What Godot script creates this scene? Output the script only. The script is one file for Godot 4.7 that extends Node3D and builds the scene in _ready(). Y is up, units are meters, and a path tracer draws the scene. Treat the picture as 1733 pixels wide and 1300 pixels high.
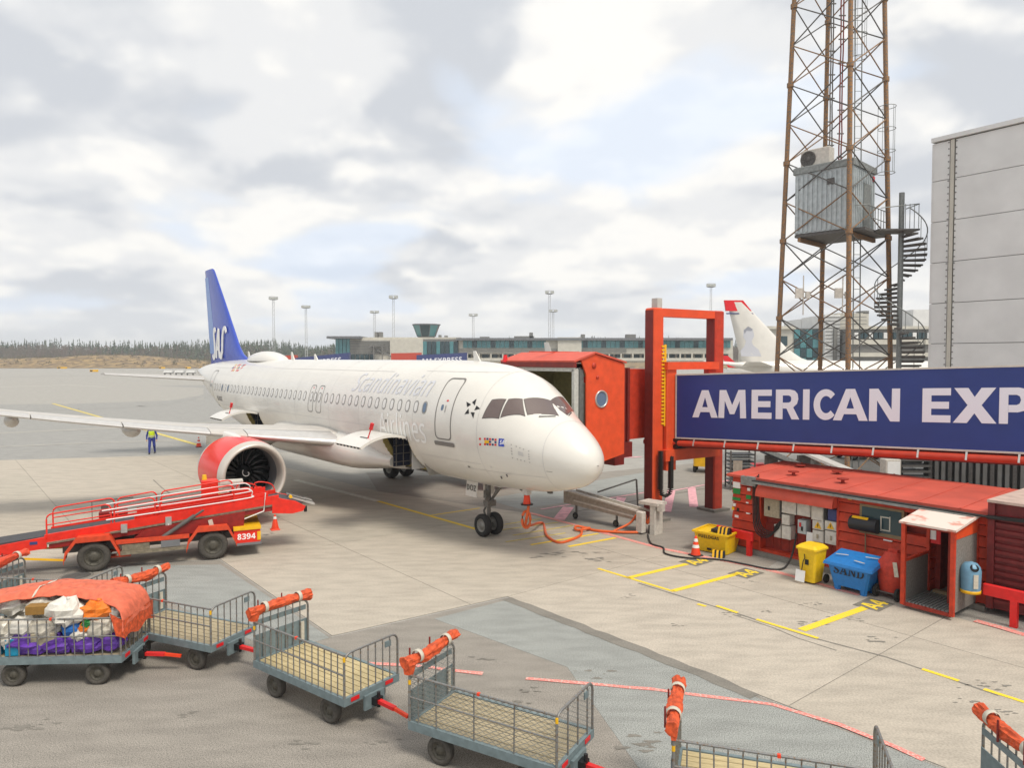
extends Node3D
# An airport apron seen from a terminal window: airliner at a gate, boarding bridge, belt loader, baggage carts, crew hut, lattice mast.
# World: x right, y up, depth = -z; metres.

const FOC := 1220.0
const PITCH := 2.05
const EYE := 6.0
var M := {}
var rng := RandomNumberGenerator.new()
var used := {}

# ---------------------------------------------------------------- shape builder
class B:
	var st := SurfaceTool.new()
	var n := 0
	func _init() -> void:
		st.begin(Mesh.PRIMITIVE_TRIANGLES)
		st.set_smooth_group(-1)
	func tri(a: Vector3, b: Vector3, c: Vector3) -> void:
		st.add_vertex(a); st.add_vertex(b); st.add_vertex(c); n += 1
	func quad(a: Vector3, b: Vector3, c: Vector3, d: Vector3) -> void:
		tri(a, b, c); tri(a, c, d)
	func smooth(g: int) -> void:
		st.set_smooth_group(g)
	func hexa(p: Array) -> void: # 0-3 bottom loop, 4-7 top loop
		quad(p[0], p[1], p[2], p[3]); quad(p[7], p[6], p[5], p[4])
		for i in 4:
			var j := (i + 1) % 4
			quad(p[i], p[i + 4], p[j + 4], p[j])
	func box(c: Vector3, s: Vector3, bs := Basis()) -> void:
		var p := []
		for y in [-0.5, 0.5]:
			for q in [[-0.5, -0.5], [0.5, -0.5], [0.5, 0.5], [-0.5, 0.5]]:
				p.append(c + bs * Vector3(q[0] * s.x, y * s.y, q[1] * s.z))
		hexa(p)
	func rbox(c: Vector3, s: Vector3, r: float, bs := Basis()) -> void: # box with chamfered vertical and top edges
		var hx := s.x / 2; var hz := s.z / 2; var rings := []
		for l in [[-s.y / 2, 0.0], [s.y / 2 - r, 0.0], [s.y / 2, r]]:
			var x: float = hx - l[1]; var z: float = hz - l[1]; var ring := PackedVector3Array()
			for q in [[x - r, -z], [x, -z + r], [x, z - r], [x - r, z], [-x + r, z], [-x, z - r], [-x, -z + r], [-x + r, -z]]:
				ring.append(c + bs * Vector3(q[0], l[0], q[1]))
			rings.append(ring)
		loft(rings, true, true, false)
	func bar(a: Vector3, b: Vector3, w: float, h := 0.0, up := Vector3.UP) -> void:
		if h == 0.0: h = w
		var d := (b - a).normalized()
		var u := up
		if absf(d.dot(u)) > 0.98: u = Vector3.RIGHT
		var s := d.cross(u).normalized() * (w / 2)
		var v := s.cross(d).normalized() * (h / 2)
		hexa([a - s - v, a + s - v, a + s + v, a - s + v, b - s - v, b + s - v, b + s + v, b - s + v])
	func ring(c: Vector3, d: Vector3, r: float, k: int, up := Vector3.UP) -> PackedVector3Array:
		var u := up
		if absf(d.dot(u)) > 0.95: u = Vector3.RIGHT
		var s := d.cross(u).normalized(); var v := s.cross(d).normalized()
		var o := PackedVector3Array()
		for i in k:
			var t := TAU * i / k
			o.append(c + (s * cos(t) + v * sin(t)) * r)
		return o
	func loft(rings: Array, closed := true, caps := true, sm := true) -> void:
		st.set_smooth_group(1 if sm else -1)
		var k: int = rings[0].size()
		for i in rings.size() - 1:
			for j in (k if closed else k - 1):
				var m := (j + 1) % k
				quad(rings[i][j], rings[i + 1][j], rings[i + 1][m], rings[i][m])
		st.set_smooth_group(-1)
		if caps:
			for e in [0, rings.size() - 1]:
				var c := Vector3.ZERO
				for p in rings[e]: c += p
				c /= k
				for j in k:
					if e == 0: tri(c, rings[e][j], rings[e][(j + 1) % k])
					else: tri(c, rings[e][(j + 1) % k], rings[e][j])
	func tube(pts: Array, r: float, k := 6, caps := true) -> void:
		var rings := []
		for i in pts.size():
			var a: Vector3 = pts[maxi(i - 1, 0)]; var b: Vector3 = pts[mini(i + 1, pts.size() - 1)]
			rings.append(ring(pts[i], (b - a).normalized(), r, k))
		loft(rings, true, caps)
	func cyl(a: Vector3, b: Vector3, r0: float, r1 := -1.0, k := 12) -> void:
		if r1 < 0: r1 = r0
		var d := (b - a).normalized()
		loft([ring(a, d, r0, k), ring(b, d, r1, k)])
	func lathe(o: Vector3, axis: Vector3, prof: Array, k := 20, caps := false) -> void: # prof: [distance along axis, radius]
		var rings := []
		for p in prof: rings.append(ring(o + axis * p[0], axis, maxf(p[1], 0.0005), k))
		loft(rings, true, caps)
	func prism(poly: PackedVector2Array, y0: float, y1: float, xf := Transform3D()) -> void: # polygon in local x/y, extruded along local z
		var ix := Geometry2D.triangulate_polygon(poly)
		for i in range(0, ix.size(), 3):
			var a := poly[ix[i]]; var b := poly[ix[i + 1]]; var c := poly[ix[i + 2]]
			tri(xf * Vector3(a.x, a.y, y1), xf * Vector3(c.x, c.y, y1), xf * Vector3(b.x, b.y, y1))
			if y0 != y1: tri(xf * Vector3(a.x, a.y, y0), xf * Vector3(b.x, b.y, y0), xf * Vector3(c.x, c.y, y0))
		if y0 != y1:
			for i in poly.size():
				var a := poly[i]; var b := poly[(i + 1) % poly.size()]
				quad(xf * Vector3(a.x, a.y, y0), xf * Vector3(a.x, a.y, y1), xf * Vector3(b.x, b.y, y1), xf * Vector3(b.x, b.y, y0))
	func done() -> ArrayMesh:
		st.generate_normals()
		return st.commit()

func obj(b, called: String, m, parent: Node = self) -> MeshInstance3D:
	var o := MeshInstance3D.new()
	o.name = called if parent != self else numbered(called)
	o.mesh = b.done() if b is B else b
	o.material_override = M[m] if m is String else m
	parent.add_child(o, true)
	return o
func numbered(called: String) -> String:
	used[called] = used.get(called, -1) + 1
	return called if used[called] == 0 else "%s_%03d" % [called, used[called]]
func tag(o: Node, label: String, category: String, group := "", kind := "") -> Node:
	o.set_meta("label", label); o.set_meta("category", category)
	if group: o.set_meta("group", group)
	if kind: o.set_meta("kind", kind)
	return o
func thing(called: String, label: String, category: String, xf := Transform3D(), group := "") -> Node3D:
	var o := Node3D.new()
	o.name = numbered(called)
	add_child(o)
	o.transform = xf
	tag(o, label, category, group)
	return o
func struct(o: Node) -> Node:
	o.set_meta("kind", "structure")
	return o
func sub(called: String, parent: Node, at := Vector3.ZERO, turn := 0.0) -> Node3D:
	var o := Node3D.new(); o.name = called; parent.add_child(o, true); o.position = at; o.rotation.y = turn
	return o
func dup(o: Node3D, xf: Transform3D, label: String, called := "") -> Node3D:
	var c := o.duplicate(); c.name = numbered(called if called else String(o.name).rstrip("0123456789_")); add_child(c); c.transform = xf
	c.set_meta("label", label)
	return c
func ray(px: float, py: float) -> Vector3: # of the photograph's lens, unit depth
	var a := (px - 866.5) / FOC; var b := (py - 650.0) / FOC; var c := cos(deg_to_rad(PITCH)); var s := sin(deg_to_rad(PITCH))
	return Vector3(a, -(b * c + s), -(c - b * s))
func G(px: float, py: float, y := 0.0) -> Vector3: # where a sight line meets the level y
	var r := ray(px, py); return Vector3(0, EYE, 0) + r * ((y - EYE) / r.y)
func A(px: float, py: float, d: float) -> Vector3: # a point on a sight line, d metres deep
	var r := ray(px, py); return Vector3(0, EYE, 0) + r * (d / -r.z)
func V(x: float, y: float, d: float) -> Vector3: return Vector3(x, y, -d)
func frame(at: Vector3, dx: float, dd: float) -> Transform3D: # local x runs along (dx, depth dd); y up; local z = x cross y
	var x := Vector3(dx, 0, -dd).normalized(); return Transform3D(Basis(x, Vector3.UP, x.cross(Vector3.UP)), at)
func rect(x0: float, y0: float, x1: float, y1: float) -> PackedVector2Array:
	return PackedVector2Array([Vector2(x0, y0), Vector2(x1, y0), Vector2(x1, y1), Vector2(x0, y1)])
func rrect(x0: float, y0: float, x1: float, y1: float, r: float, k := 4) -> PackedVector2Array:
	var o := PackedVector2Array()
	for c in [[x1 - r, y1 - r, 0], [x0 + r, y1 - r, 1], [x0 + r, y0 + r, 2], [x1 - r, y0 + r, 3]]:
		for i in k + 1:
			var t: float = (c[2] + float(i) / k) * PI / 2
			o.append(Vector2(c[0] + cos(t) * r, c[1] + sin(t) * r))
	return o
func words(s: String, h: float, weight := 700, italic := false, fam := "Droid Sans", deep := 0.004) -> TextMesh:
	var f := SystemFont.new(); f.font_names = PackedStringArray([fam]); f.font_weight = weight; f.font_italic = italic
	var t := TextMesh.new(); t.font = f; t.text = s; t.font_size = 64; t.depth = deep
	t.pixel_size = h / 46.0; t.curve_step = 2.0
	return t
func lettering(s: String, h: float, m: String, parent: Node, xf: Transform3D, weight := 700, fam := "Droid Sans", called := "lettering") -> MeshInstance3D:
	var o := obj(words(s, h, weight, false, fam), called, m, parent)
	o.transform = xf
	return o

# ---------------------------------------------------------------- materials
var tex := {}
func noise_tex(key: String, freq: float, lo: float, hi: float, size := 512, oct := 4, kind := FastNoiseLite.TYPE_SIMPLEX_SMOOTH, power := 1.0) -> ImageTexture:
	if tex.has(key): return tex[key]
	var f := FastNoiseLite.new(); f.seed = key.hash() % 1000; f.frequency = freq; f.fractal_octaves = oct; f.noise_type = kind
	var im := f.get_seamless_image(size, size)
	im.convert(Image.FORMAT_RGB8)
	var d := im.get_data()
	for i in d.size():
		d[i] = int(clampf(lo + (hi - lo) * pow(d[i] / 255.0, power), 0, 1) * 255.0)
	tex[key] = ImageTexture.create_from_image(Image.create_from_data(size, size, false, Image.FORMAT_RGB8, d))
	return tex[key]
func mat(key: String, c: Color, rough := 0.6, metal := 0.0, wear := 0.35, scale := 0.6) -> StandardMaterial3D:
	var m := StandardMaterial3D.new()
	m.albedo_color = c; m.roughness = rough; m.metallic = metal
	if wear > 0:
		wear *= 0.62; m.albedo_texture = noise_tex("wear%.2f" % wear, 0.012, 1.0 - wear, 1.0 + wear * 0.1, 512, 5)
		m.uv1_triplanar = true; m.uv1_scale = Vector3.ONE * scale
	M[key] = m
	return m
func patchy(key: String, a: Color, b: Color, freq: float, t0: float, t1: float, scale: float) -> void: # worn paint: two colours with a ragged border
	var f := FastNoiseLite.new(); f.seed = key.hash() % 997; f.frequency = freq; f.fractal_octaves = 6; f.noise_type = FastNoiseLite.TYPE_SIMPLEX_SMOOTH
	var im := f.get_seamless_image(512, 512); im.convert(Image.FORMAT_RGB8); var d := im.get_data()
	for i in range(0, d.size(), 3):
		var t := smoothstep(t0, t1, d[i] / 255.0); var c := a.lerp(b, t)
		d[i] = int(c.r * 255); d[i + 1] = int(c.g * 255); d[i + 2] = int(c.b * 255)
	var m: StandardMaterial3D = M[key]; m.albedo_color = Color.WHITE
	m.albedo_texture = ImageTexture.create_from_image(Image.create_from_data(512, 512, false, Image.FORMAT_RGB8, d)); m.uv1_triplanar = true; m.uv1_scale = Vector3.ONE * scale
func rgb(r: int, g: int, b: int) -> Color: return Color8(r, g, b)
func materials() -> void:
	var w := mat("plane_white", rgb(224, 221, 214), 0.3, 0, 0.08, 0.13); w.clearcoat_enabled = true; w.clearcoat = 0.5; w.clearcoat_roughness = 0.1
	mat("plane_grey", rgb(205, 203, 200), 0.4, 0, 0.12, 0.4)
	mat("door_line", rgb(124, 121, 117), 0.5, 0, 0.1)
	mat("letter_silver", rgb(206, 208, 214), 0.4, 0, 0)
	mat("letter_white", rgb(240, 240, 238), 0.4, 0, 0)
	mat("window_ring", rgb(150, 148, 145), 0.45, 0, 0)
	mat("window_shade", rgb(222, 221, 218), 0.4, 0, 0)
	mat("window_blue", rgb(96, 116, 140), 0.15, 0, 0)
	var g := mat("cockpit_glass", rgb(92, 76, 72), 0.06, 0, 0); g.clearcoat_enabled = true; g.clearcoat = 1.0
	mat("wing_metal", rgb(215, 213, 210), 0.3, 0.55, 0.12, 0.5)
	mat("wing_under", rgb(196, 192, 186), 0.4, 0.1, 0.12, 0.3)
	mat("lip_metal", rgb(212, 204, 194), 0.3, 0.35, 0.08, 0.5)
	mat("engine_red", rgb(236, 46, 32), 0.25, 0, 0.08, 0.4)
	mat("fan_black", rgb(22, 22, 24), 0.28, 0.2, 0.1)
	mat("duct_dark", rgb(118, 119, 122), 0.5, 0, 0.1)
	mat("fin_blue", rgb(56, 82, 186), 0.25, 0, 0.1, 0.3)
	mat("fin_reflection", rgb(112, 148, 214), 0.25, 0, 0.1, 0.3)  # paler blue: a window reflection put into the fin's colour
	mat("zinc_yellow", rgb(176, 160, 96), 0.6, 0, 0.3, 1.0)
	mat("hold_dark", rgb(158, 155, 148), 0.7, 0, 0.2)
	mat("hold_blue", rgb(22, 32, 62), 0.8, 0, 0.4, 2.0)
	mat("gear_grey", rgb(122, 120, 116), 0.45, 0.3, 0.35, 2.0)
	mat("rubber", rgb(48, 47, 46), 0.85, 0, 0.4, 1.5)
	mat("rubber_worn", rgb(84, 80, 74), 0.9, 0, 0.4, 2.0)
	mat("rim", rgb(150, 148, 142), 0.5, 0.3, 0.35, 3.0)
	mat("rim_dark", rgb(92, 88, 78), 0.6, 0.2, 0.4, 3.0)
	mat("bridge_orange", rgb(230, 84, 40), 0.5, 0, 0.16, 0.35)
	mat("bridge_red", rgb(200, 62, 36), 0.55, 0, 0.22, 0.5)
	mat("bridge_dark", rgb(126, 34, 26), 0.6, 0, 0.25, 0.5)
	mat("bridge_roof", rgb(216, 92, 72), 0.6, 0, 0.18, 0.4)
	mat("bellows", rgb(196, 198, 192), 0.7, 0, 0.2, 1.0)
	mat("bellows_dark", rgb(104, 108, 106), 0.8, 0, 0.3, 1.0)
	mat("cab_inside", rgb(168, 164, 112), 0.7, 0, 0.2, 0.6)
	mat("sign_blue", rgb(38, 57, 130), 0.35, 0, 0.14, 0.16)
	mat("sign_white", rgb(226, 226, 236), 0.4, 0, 0)
	mat("steel", rgb(160, 160, 158), 0.45, 0.5, 0.25, 1.5)
	mat("alu", rgb(205, 204, 200), 0.35, 0.6, 0.15, 1.0)
	mat("rust_steel", rgb(146, 112, 78), 0.8, 0.1, 0.5, 0.9)
	mat("galva", rgb(150, 154, 152), 0.55, 0.35, 0.3, 1.0)
	mat("galva_dark", rgb(108, 105, 102), 0.6, 0.3, 0.3, 1.0)
	mat("cabin_sheet", rgb(190, 198, 200), 0.5, 0.15, 0.22, 0.5)
	mat("cladding", rgb(226, 226, 224), 0.6, 0, 0.1, 0.08)
	mat("cladding_joint", rgb(128, 128, 126), 0.7, 0, 0.1)
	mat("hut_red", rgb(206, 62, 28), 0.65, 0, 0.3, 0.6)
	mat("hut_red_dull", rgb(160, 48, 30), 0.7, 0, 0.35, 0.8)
	mat("hut_roof", rgb(204, 88, 70), 0.75, 0, 0.26, 0.12)
	mat("porch_roof", rgb(214, 190, 176), 0.75, 0, 0.35, 1.1)
	mat("awning", rgb(206, 80, 58), 0.5, 0, 0.2, 0.3)
	mat("maroon", rgb(124, 38, 38), 0.6, 0, 0.3, 0.7)
	mat("container_top", rgb(200, 176, 164), 0.8, 0, 0.25, 0.3)
	mat("bench_red", rgb(226, 30, 28), 0.45, 0, 0.12, 0.8)
	mat("bench_wood", rgb(150, 128, 96), 0.8, 0, 0.4, 2.0)
	mat("mesh_sheet", rgb(150, 146, 140), 0.7, 0.2, 0.3, 2.0)
	mat("elbox_white", rgb(218, 214, 204), 0.55, 0, 0.22, 0.8)
	mat("elbox_beige", rgb(176, 166, 142), 0.6, 0, 0.25, 1.8)
	mat("black_plastic", rgb(34, 34, 38), 0.5, 0, 0.2)
	mat("cable_black", rgb(40, 38, 36), 0.6, 0, 0.2)
	mat("bin_yellow", rgb(238, 196, 18), 0.5, 0, 0.14, 1.2)
	mat("sand_blue", rgb(32, 122, 196), 0.45, 0, 0.16, 1.0)
	mat("bin_blue", rgb(112, 158, 186), 0.45, 0, 0.15, 1.2)
	mat("tarp_red", rgb(204, 64, 46), 0.7, 0, 0.3, 1.4)
	mat("tarp_orange", rgb(236, 96, 46), 0.65, 0, 0.6, 1.6)
	mat("tarp_coral", rgb(234, 116, 84), 0.65, 0, 0.4, 1.0)
	mat("tarp_band", rgb(206, 200, 184), 0.6, 0, 0.2, 2.0)
	mat("loader_red", rgb(236, 44, 24), 0.4, 0, 0.18, 0.6)
	mat("loader_orange", rgb(222, 74, 36), 0.5, 0, 0.25, 0.8)
	mat("loader_dark", rgb(146, 26, 18), 0.5, 0, 0.25, 0.8)
	mat("belt", rgb(76, 76, 80), 0.9, 0, 0.25, 1.0)
	mat("dirty_metal", rgb(148, 138, 118), 0.6, 0.3, 0.4, 1.2)
	mat("yellow", rgb(240, 186, 20), 0.5, 0, 0.15)
	mat("cart_steel", rgb(128, 130, 130), 0.45, 0.45, 0.35, 2.0)
	mat("cart_panel", rgb(122, 138, 142), 0.55, 0.1, 0.22, 0.9)
	mat("cart_wood", rgb(200, 183, 140), 0.8, 0, 0.2, 1.3)
	mat("cart_wood_grey", rgb(176, 163, 134), 0.85, 0, 0.3, 1.3)
	mat("reflector_red", rgb(214, 28, 34), 0.4, 0, 0)
	mat("tow_red", rgb(222, 36, 36), 0.5, 0, 0.2, 2.0)
	mat("cone_orange", rgb(236, 66, 24), 0.5, 0, 0.12, 2.0)
	mat("cone_white", rgb(230, 228, 224), 0.5, 0, 0)
	mat("hose_orange", rgb(232, 104, 44), 0.55, 0, 0.2, 3.0)
	mat("unit_beige", rgb(178, 168, 154), 0.5, 0.2, 0.25, 0.9)
	mat("unit_light", rgb(214, 208, 198), 0.5, 0.1, 0.2, 0.9)
	mat("paint_yellow", rgb(240, 206, 40), 0.75, 0, 0.34, 0.55)
	mat("paint_pale", rgb(226, 206, 112), 0.8, 0, 0.4, 0.55)
	mat("paint_white", rgb(222, 220, 208), 0.8, 0, 0.3, 0.55)
	mat("paint_red", rgb(222, 136, 128), 0.85, 0, 0.35, 0.55)
	mat("paint_pink", rgb(236, 176, 184), 0.85, 0, 0.3, 0.55)
	mat("paint_dark", rgb(126, 122, 112), 0.9, 0, 0.25, 0.55)
	mat("black", rgb(20, 20, 22), 0.5, 0, 0)
	mat("white", rgb(236, 236, 234), 0.5, 0, 0.06)
	mat("red", rgb(222, 26, 38), 0.4, 0, 0.08)
	mat("green", rgb(30, 130, 60), 0.5, 0, 0)
	mat("vest", rgb(206, 232, 40), 0.7, 0, 0.1)
	mat("overall_blue", rgb(52, 66, 150), 0.85, 0, 0.3, 3.0)
	mat("skin", rgb(206, 156, 130), 0.6, 0, 0)
	mat("hair_dark", rgb(58, 44, 36), 0.8, 0, 0)
	mat("pier_wall", rgb(202, 198, 186), 0.75, 0, 0.12, 0.1)
	mat("pier_dark", rgb(128, 127, 124), 0.8, 0, 0.2, 0.2)
	mat("pier_roof", rgb(118, 120, 124), 0.8, 0, 0.2, 0.2)
	var t := mat("teal_glass", rgb(62, 130, 136), 0.08, 0.1, 0.2, 0.07); t.clearcoat_enabled = true
	mat("dark_glass", rgb(52, 74, 80), 0.08, 0.1, 0.2, 0.1)
	mat("far_blue", rgb(56, 66, 120), 0.5, 0, 0.1)
	mat("far_red", rgb(200, 74, 52), 0.6, 0, 0.15)
	mat("mast_grey", rgb(190, 192, 192), 0.6, 0.2, 0.1)
	mat("print_grey", rgb(196, 198, 206), 0.5, 0, 0)
	mat("print_dark", rgb(150, 153, 164), 0.5, 0, 0)
	mat("bag_clear", rgb(206, 200, 186), 0.3, 0, 0.3, 2.5)
	mat("bag_white", rgb(226, 222, 212), 0.4, 0, 0.2, 2.5)
	mat("bag_purple", rgb(108, 62, 176), 0.35, 0, 0.25, 2.5)
	mat("bag_orange", rgb(244, 130, 36), 0.4, 0, 0.2, 2.5)
	mat("bag_navy", rgb(58, 58, 118), 0.4, 0, 0.2, 2.5)
	mat("carton", rgb(150, 112, 52), 0.8, 0, 0.2, 2.0)
	mat("crate_teal", rgb(26, 140, 176), 0.5, 0, 0.15, 2.0)
	mat("litter_blue", rgb(40, 110, 190), 0.5, 0, 0.15, 2.0)
	var v := StandardMaterial3D.new(); v.vertex_color_use_as_albedo = true; v.roughness = 0.9; M["vertex"] = v
	# ground: coarse blotches times brushed streaks times fine grain
	for q in [["concrete", rgb(187, 178, 164), 0.80], ["concrete_b", rgb(183, 175, 161), 0.80], ["concrete_c", rgb(191, 182, 168), 0.80], ["asphalt_grey", rgb(160, 154, 145), 0.85], ["asphalt_blue", rgb(164, 167, 163), 0.85], ["asphalt_far", rgb(180, 177, 170), 0.85], ["asphalt_dark", rgb(167, 166, 162), 0.85], ["seam_dark", rgb(134, 130, 122), 0.9]]:
		var m := StandardMaterial3D.new()
		m.albedo_color = q[1]; m.roughness = q[2]
		var grainy: bool = String(q[0]).begins_with("asphalt")
		m.albedo_texture = noise_tex("blotch", 0.012, 0.90, 1.04, 1024, 8)
		m.uv1_triplanar = true; m.uv1_world_triplanar = true; m.uv1_scale = Vector3(0.06, 0.1, 0.2)
		m.detail_enabled = true; m.detail_blend_mode = BaseMaterial3D.BLEND_MODE_MUL
		m.detail_uv_layer = BaseMaterial3D.DETAIL_UV_2
		m.detail_albedo = noise_tex("grain_a", 0.16, 0.56, 1.24, 1024, 3) if grainy else noise_tex("grain_c", 0.06, 0.86, 1.06, 1024, 7)
		m.uv2_triplanar = true; m.uv2_world_triplanar = true; m.uv2_scale = Vector3.ONE * (0.22 if grainy else 0.3)
		M[q[0]] = m
	for q in ["cart_wood", "cart_wood_grey", "bench_wood"]:
		M[q].albedo_texture = noise_tex("timber", 0.02, 0.80, 1.04, 512, 5); M[q].uv1_scale = Vector3(0.35, 4.0, 4.0)
	patchy("porch_roof", rgb(204, 140, 124), rgb(220, 204, 194), 0.008, 0.2, 0.42, 0.4)
	patchy("cart_steel", rgb(132, 133, 132), rgb(126, 104, 82), 0.04, 0.6, 0.68, 0.9)
	patchy("rust_steel", rgb(156, 116, 76), rgb(112, 104, 98), 0.03, 0.45, 0.62, 0.5)
	patchy("paint_yellow", rgb(240, 206, 40), rgb(200, 186, 120), 0.08, 0.62, 0.72, 0.5)
	patchy("paint_red", rgb(222, 132, 124), rgb(206, 180, 168), 0.06, 0.5, 0.66, 0.5)
	mat("grass_dry", rgb(176, 156, 110), 0.95, 0, 0.45, 0.02)
	patchy("grass_dry", rgb(104, 86, 62), rgb(158, 132, 88), 0.02, 0.36, 0.66, 0.014)
	mat("far_land", rgb(150, 138, 108), 0.95, 0, 0.4, 0.01)

# ---------------------------------------------------------------- sky, sun, camera
func sky_picture() -> ImageTexture:
	var w := 1536; var h := 768
	var im := Image.create(w, h, false, Image.FORMAT_RGBF); im.fill(Color(0.56, 0.55, 0.53))
	var f := FastNoiseLite.new(); f.seed = 7; f.frequency = 0.55; f.fractal_octaves = 7; f.fractal_gain = 0.52; f.noise_type = FastNoiseLite.TYPE_SIMPLEX_SMOOTH
	var f2 := FastNoiseLite.new(); f2.seed = 21; f2.frequency = 1.0; f2.fractal_octaves = 7; f2.fractal_gain = 0.56; f2.noise_type = FastNoiseLite.TYPE_SIMPLEX_SMOOTH
	var f3 := FastNoiseLite.new(); f3.seed = 33; f3.frequency = 0.5; f3.fractal_octaves = 3; f3.noise_type = FastNoiseLite.TYPE_SIMPLEX_SMOOTH
	var belly := Color(0.60, 0.625, 0.665); var mid := Color(0.79, 0.795, 0.80); var lit := Color(0.93, 0.915, 0.88); var blue := Color(0.72, 0.82, 0.97)
	for y in h / 2 + 8:
		var phi := PI * (y + 0.5) / h
		var up := cos(phi); var s := sin(phi)
		for x in w:
			var az := TAU * (x + 0.5) / w
			var k := 1.0 / (maxf(up, 0.0) + 0.15)
			var px := sin(az) * s * k; var pz := -cos(az) * s * k
			var warp := f3.get_noise_2d(px * 1.5 + 4.0, pz * 1.5) * 0.5
			var a := f.get_noise_2d(px * 1.1 + warp, pz * 1.1 + 3.1) # thick bellies
			var b := f2.get_noise_2d(px * 1.9 + 9.0, pz * 1.9 + warp) # puffs
			var c := belly.lerp(mid, smoothstep(-0.34, 0.02, a + b * 0.3))
			c = c.lerp(lit, smoothstep(-0.02, 0.36, a * 0.75 + b * 0.8))
			c = c.lerp(blue, smoothstep(0.14, 0.42, f3.get_noise_2d(px * 0.9 - 5.0, pz * 0.9 + 2.0) - b * 0.25) * 0.6)
			c = c.lerp(Color(0.85, 0.86, 0.865), smoothstep(0.12, 0.0, up) * 0.55)
			im.set_pixel(x, y, c)
	return ImageTexture.create_from_image(im)
func stage() -> void:
	var cam := Camera3D.new(); cam.name = "camera"; add_child(cam)
	cam.position = Vector3(0, EYE, 0); cam.rotation_degrees = Vector3(-PITCH, 0, 0)
	cam.fov = rad_to_deg(2 * atan(650.0 / FOC)); cam.near = 0.1; cam.far = 5000
	var sun := DirectionalLight3D.new(); sun.name = "sun"; add_child(sun)
	sun.rotation_degrees = Vector3(-58, 38, 0)
	sun.light_energy = 0.8; sun.light_angular_distance = 18; sun.light_color = Color(1, 0.965, 0.91); sun.shadow_enabled = true
	var env := Environment.new()
	env.background_mode = Environment.BG_SKY
	var sky := Sky.new(); var sm := PanoramaSkyMaterial.new(); sm.panorama = sky_picture(); sky.sky_material = sm
	env.sky = sky; env.tonemap_mode = Environment.TONE_MAPPER_LINEAR; env.tonemap_exposure = 1.12
	env.background_energy_multiplier = 1.0
	env.sdfgi_enabled = true; env.ssao_enabled = true; env.ssil_enabled = true
	env.fog_enabled = true; env.fog_density = 0.00045; env.fog_light_color = Color(0.86, 0.88, 0.9)
	var we := WorldEnvironment.new(); we.name = "environment"; we.environment = env; add_child(we)

# ---------------------------------------------------------------- ground
func pix_poly(px: Array, y: float) -> PackedVector2Array: # ground polygon in (x, depth)
	var o := PackedVector2Array()
	for i in range(0, px.size(), 2):
		var g := G(px[i], px[i + 1], y); o.append(Vector2(g.x, -g.z))
	return o
func flat(poly: PackedVector2Array, y: float, called: String, m: String, parent: Node = self, thick := 0.003) -> MeshInstance3D:
	var b := B.new()
	# local x,y of the prism -> world x, depth; local z -> up
	b.prism(poly, y - thick, y, Transform3D(Basis(Vector3(1, 0, 0), Vector3(0, 0, -1), Vector3(0, 1, 0)), Vector3.ZERO))
	return obj(b, called, m, parent)
func stripe(px0: float, py0: float, px1: float, py1: float, w: float, y: float, m: String, parent: Node, called := "stripe") -> MeshInstance3D:
	var a := G(px0, py0, y); var c := G(px1, py1, y); var d := (c - a).normalized(); var s := d.cross(Vector3.UP) * w / 2
	return flat(PackedVector2Array([Vector2(a.x - s.x, -(a.z - s.z)), Vector2(c.x - s.x, -(c.z - s.z)), Vector2(c.x + s.x, -(c.z + s.z)), Vector2(a.x + s.x, -(a.z + s.z))]), y, called, m, parent)
func wavy(px: Array, w: float, y: float, m: String, parent: Node, called: String) -> MeshInstance3D: # worn band through sight points, with a ragged edge
	var b := B.new(); var pts := []
	for i in range(0, px.size(), 2): pts.append(G(px[i], px[i + 1], y))
	var l := []; var r := []
	for i in pts.size() - 1:
		var d: Vector3 = pts[i + 1] - pts[i]; var s := d.normalized().cross(Vector3.UP)
		var k := maxi(2, int(d.length() / 0.35))
		for j in k:
			var p: Vector3 = pts[i] + d * j / k
			l.append(p + s * w * (0.5 + rng.randf_range(-0.12, 0.12))); r.append(p - s * w * (0.5 + rng.randf_range(-0.12, 0.12)))
	for i in l.size() - 1: b.quad(l[i], l[i + 1], r[i + 1], r[i])
	return obj(b, called, m, parent)
const HX := 0.63
const HD := -0.7766
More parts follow.
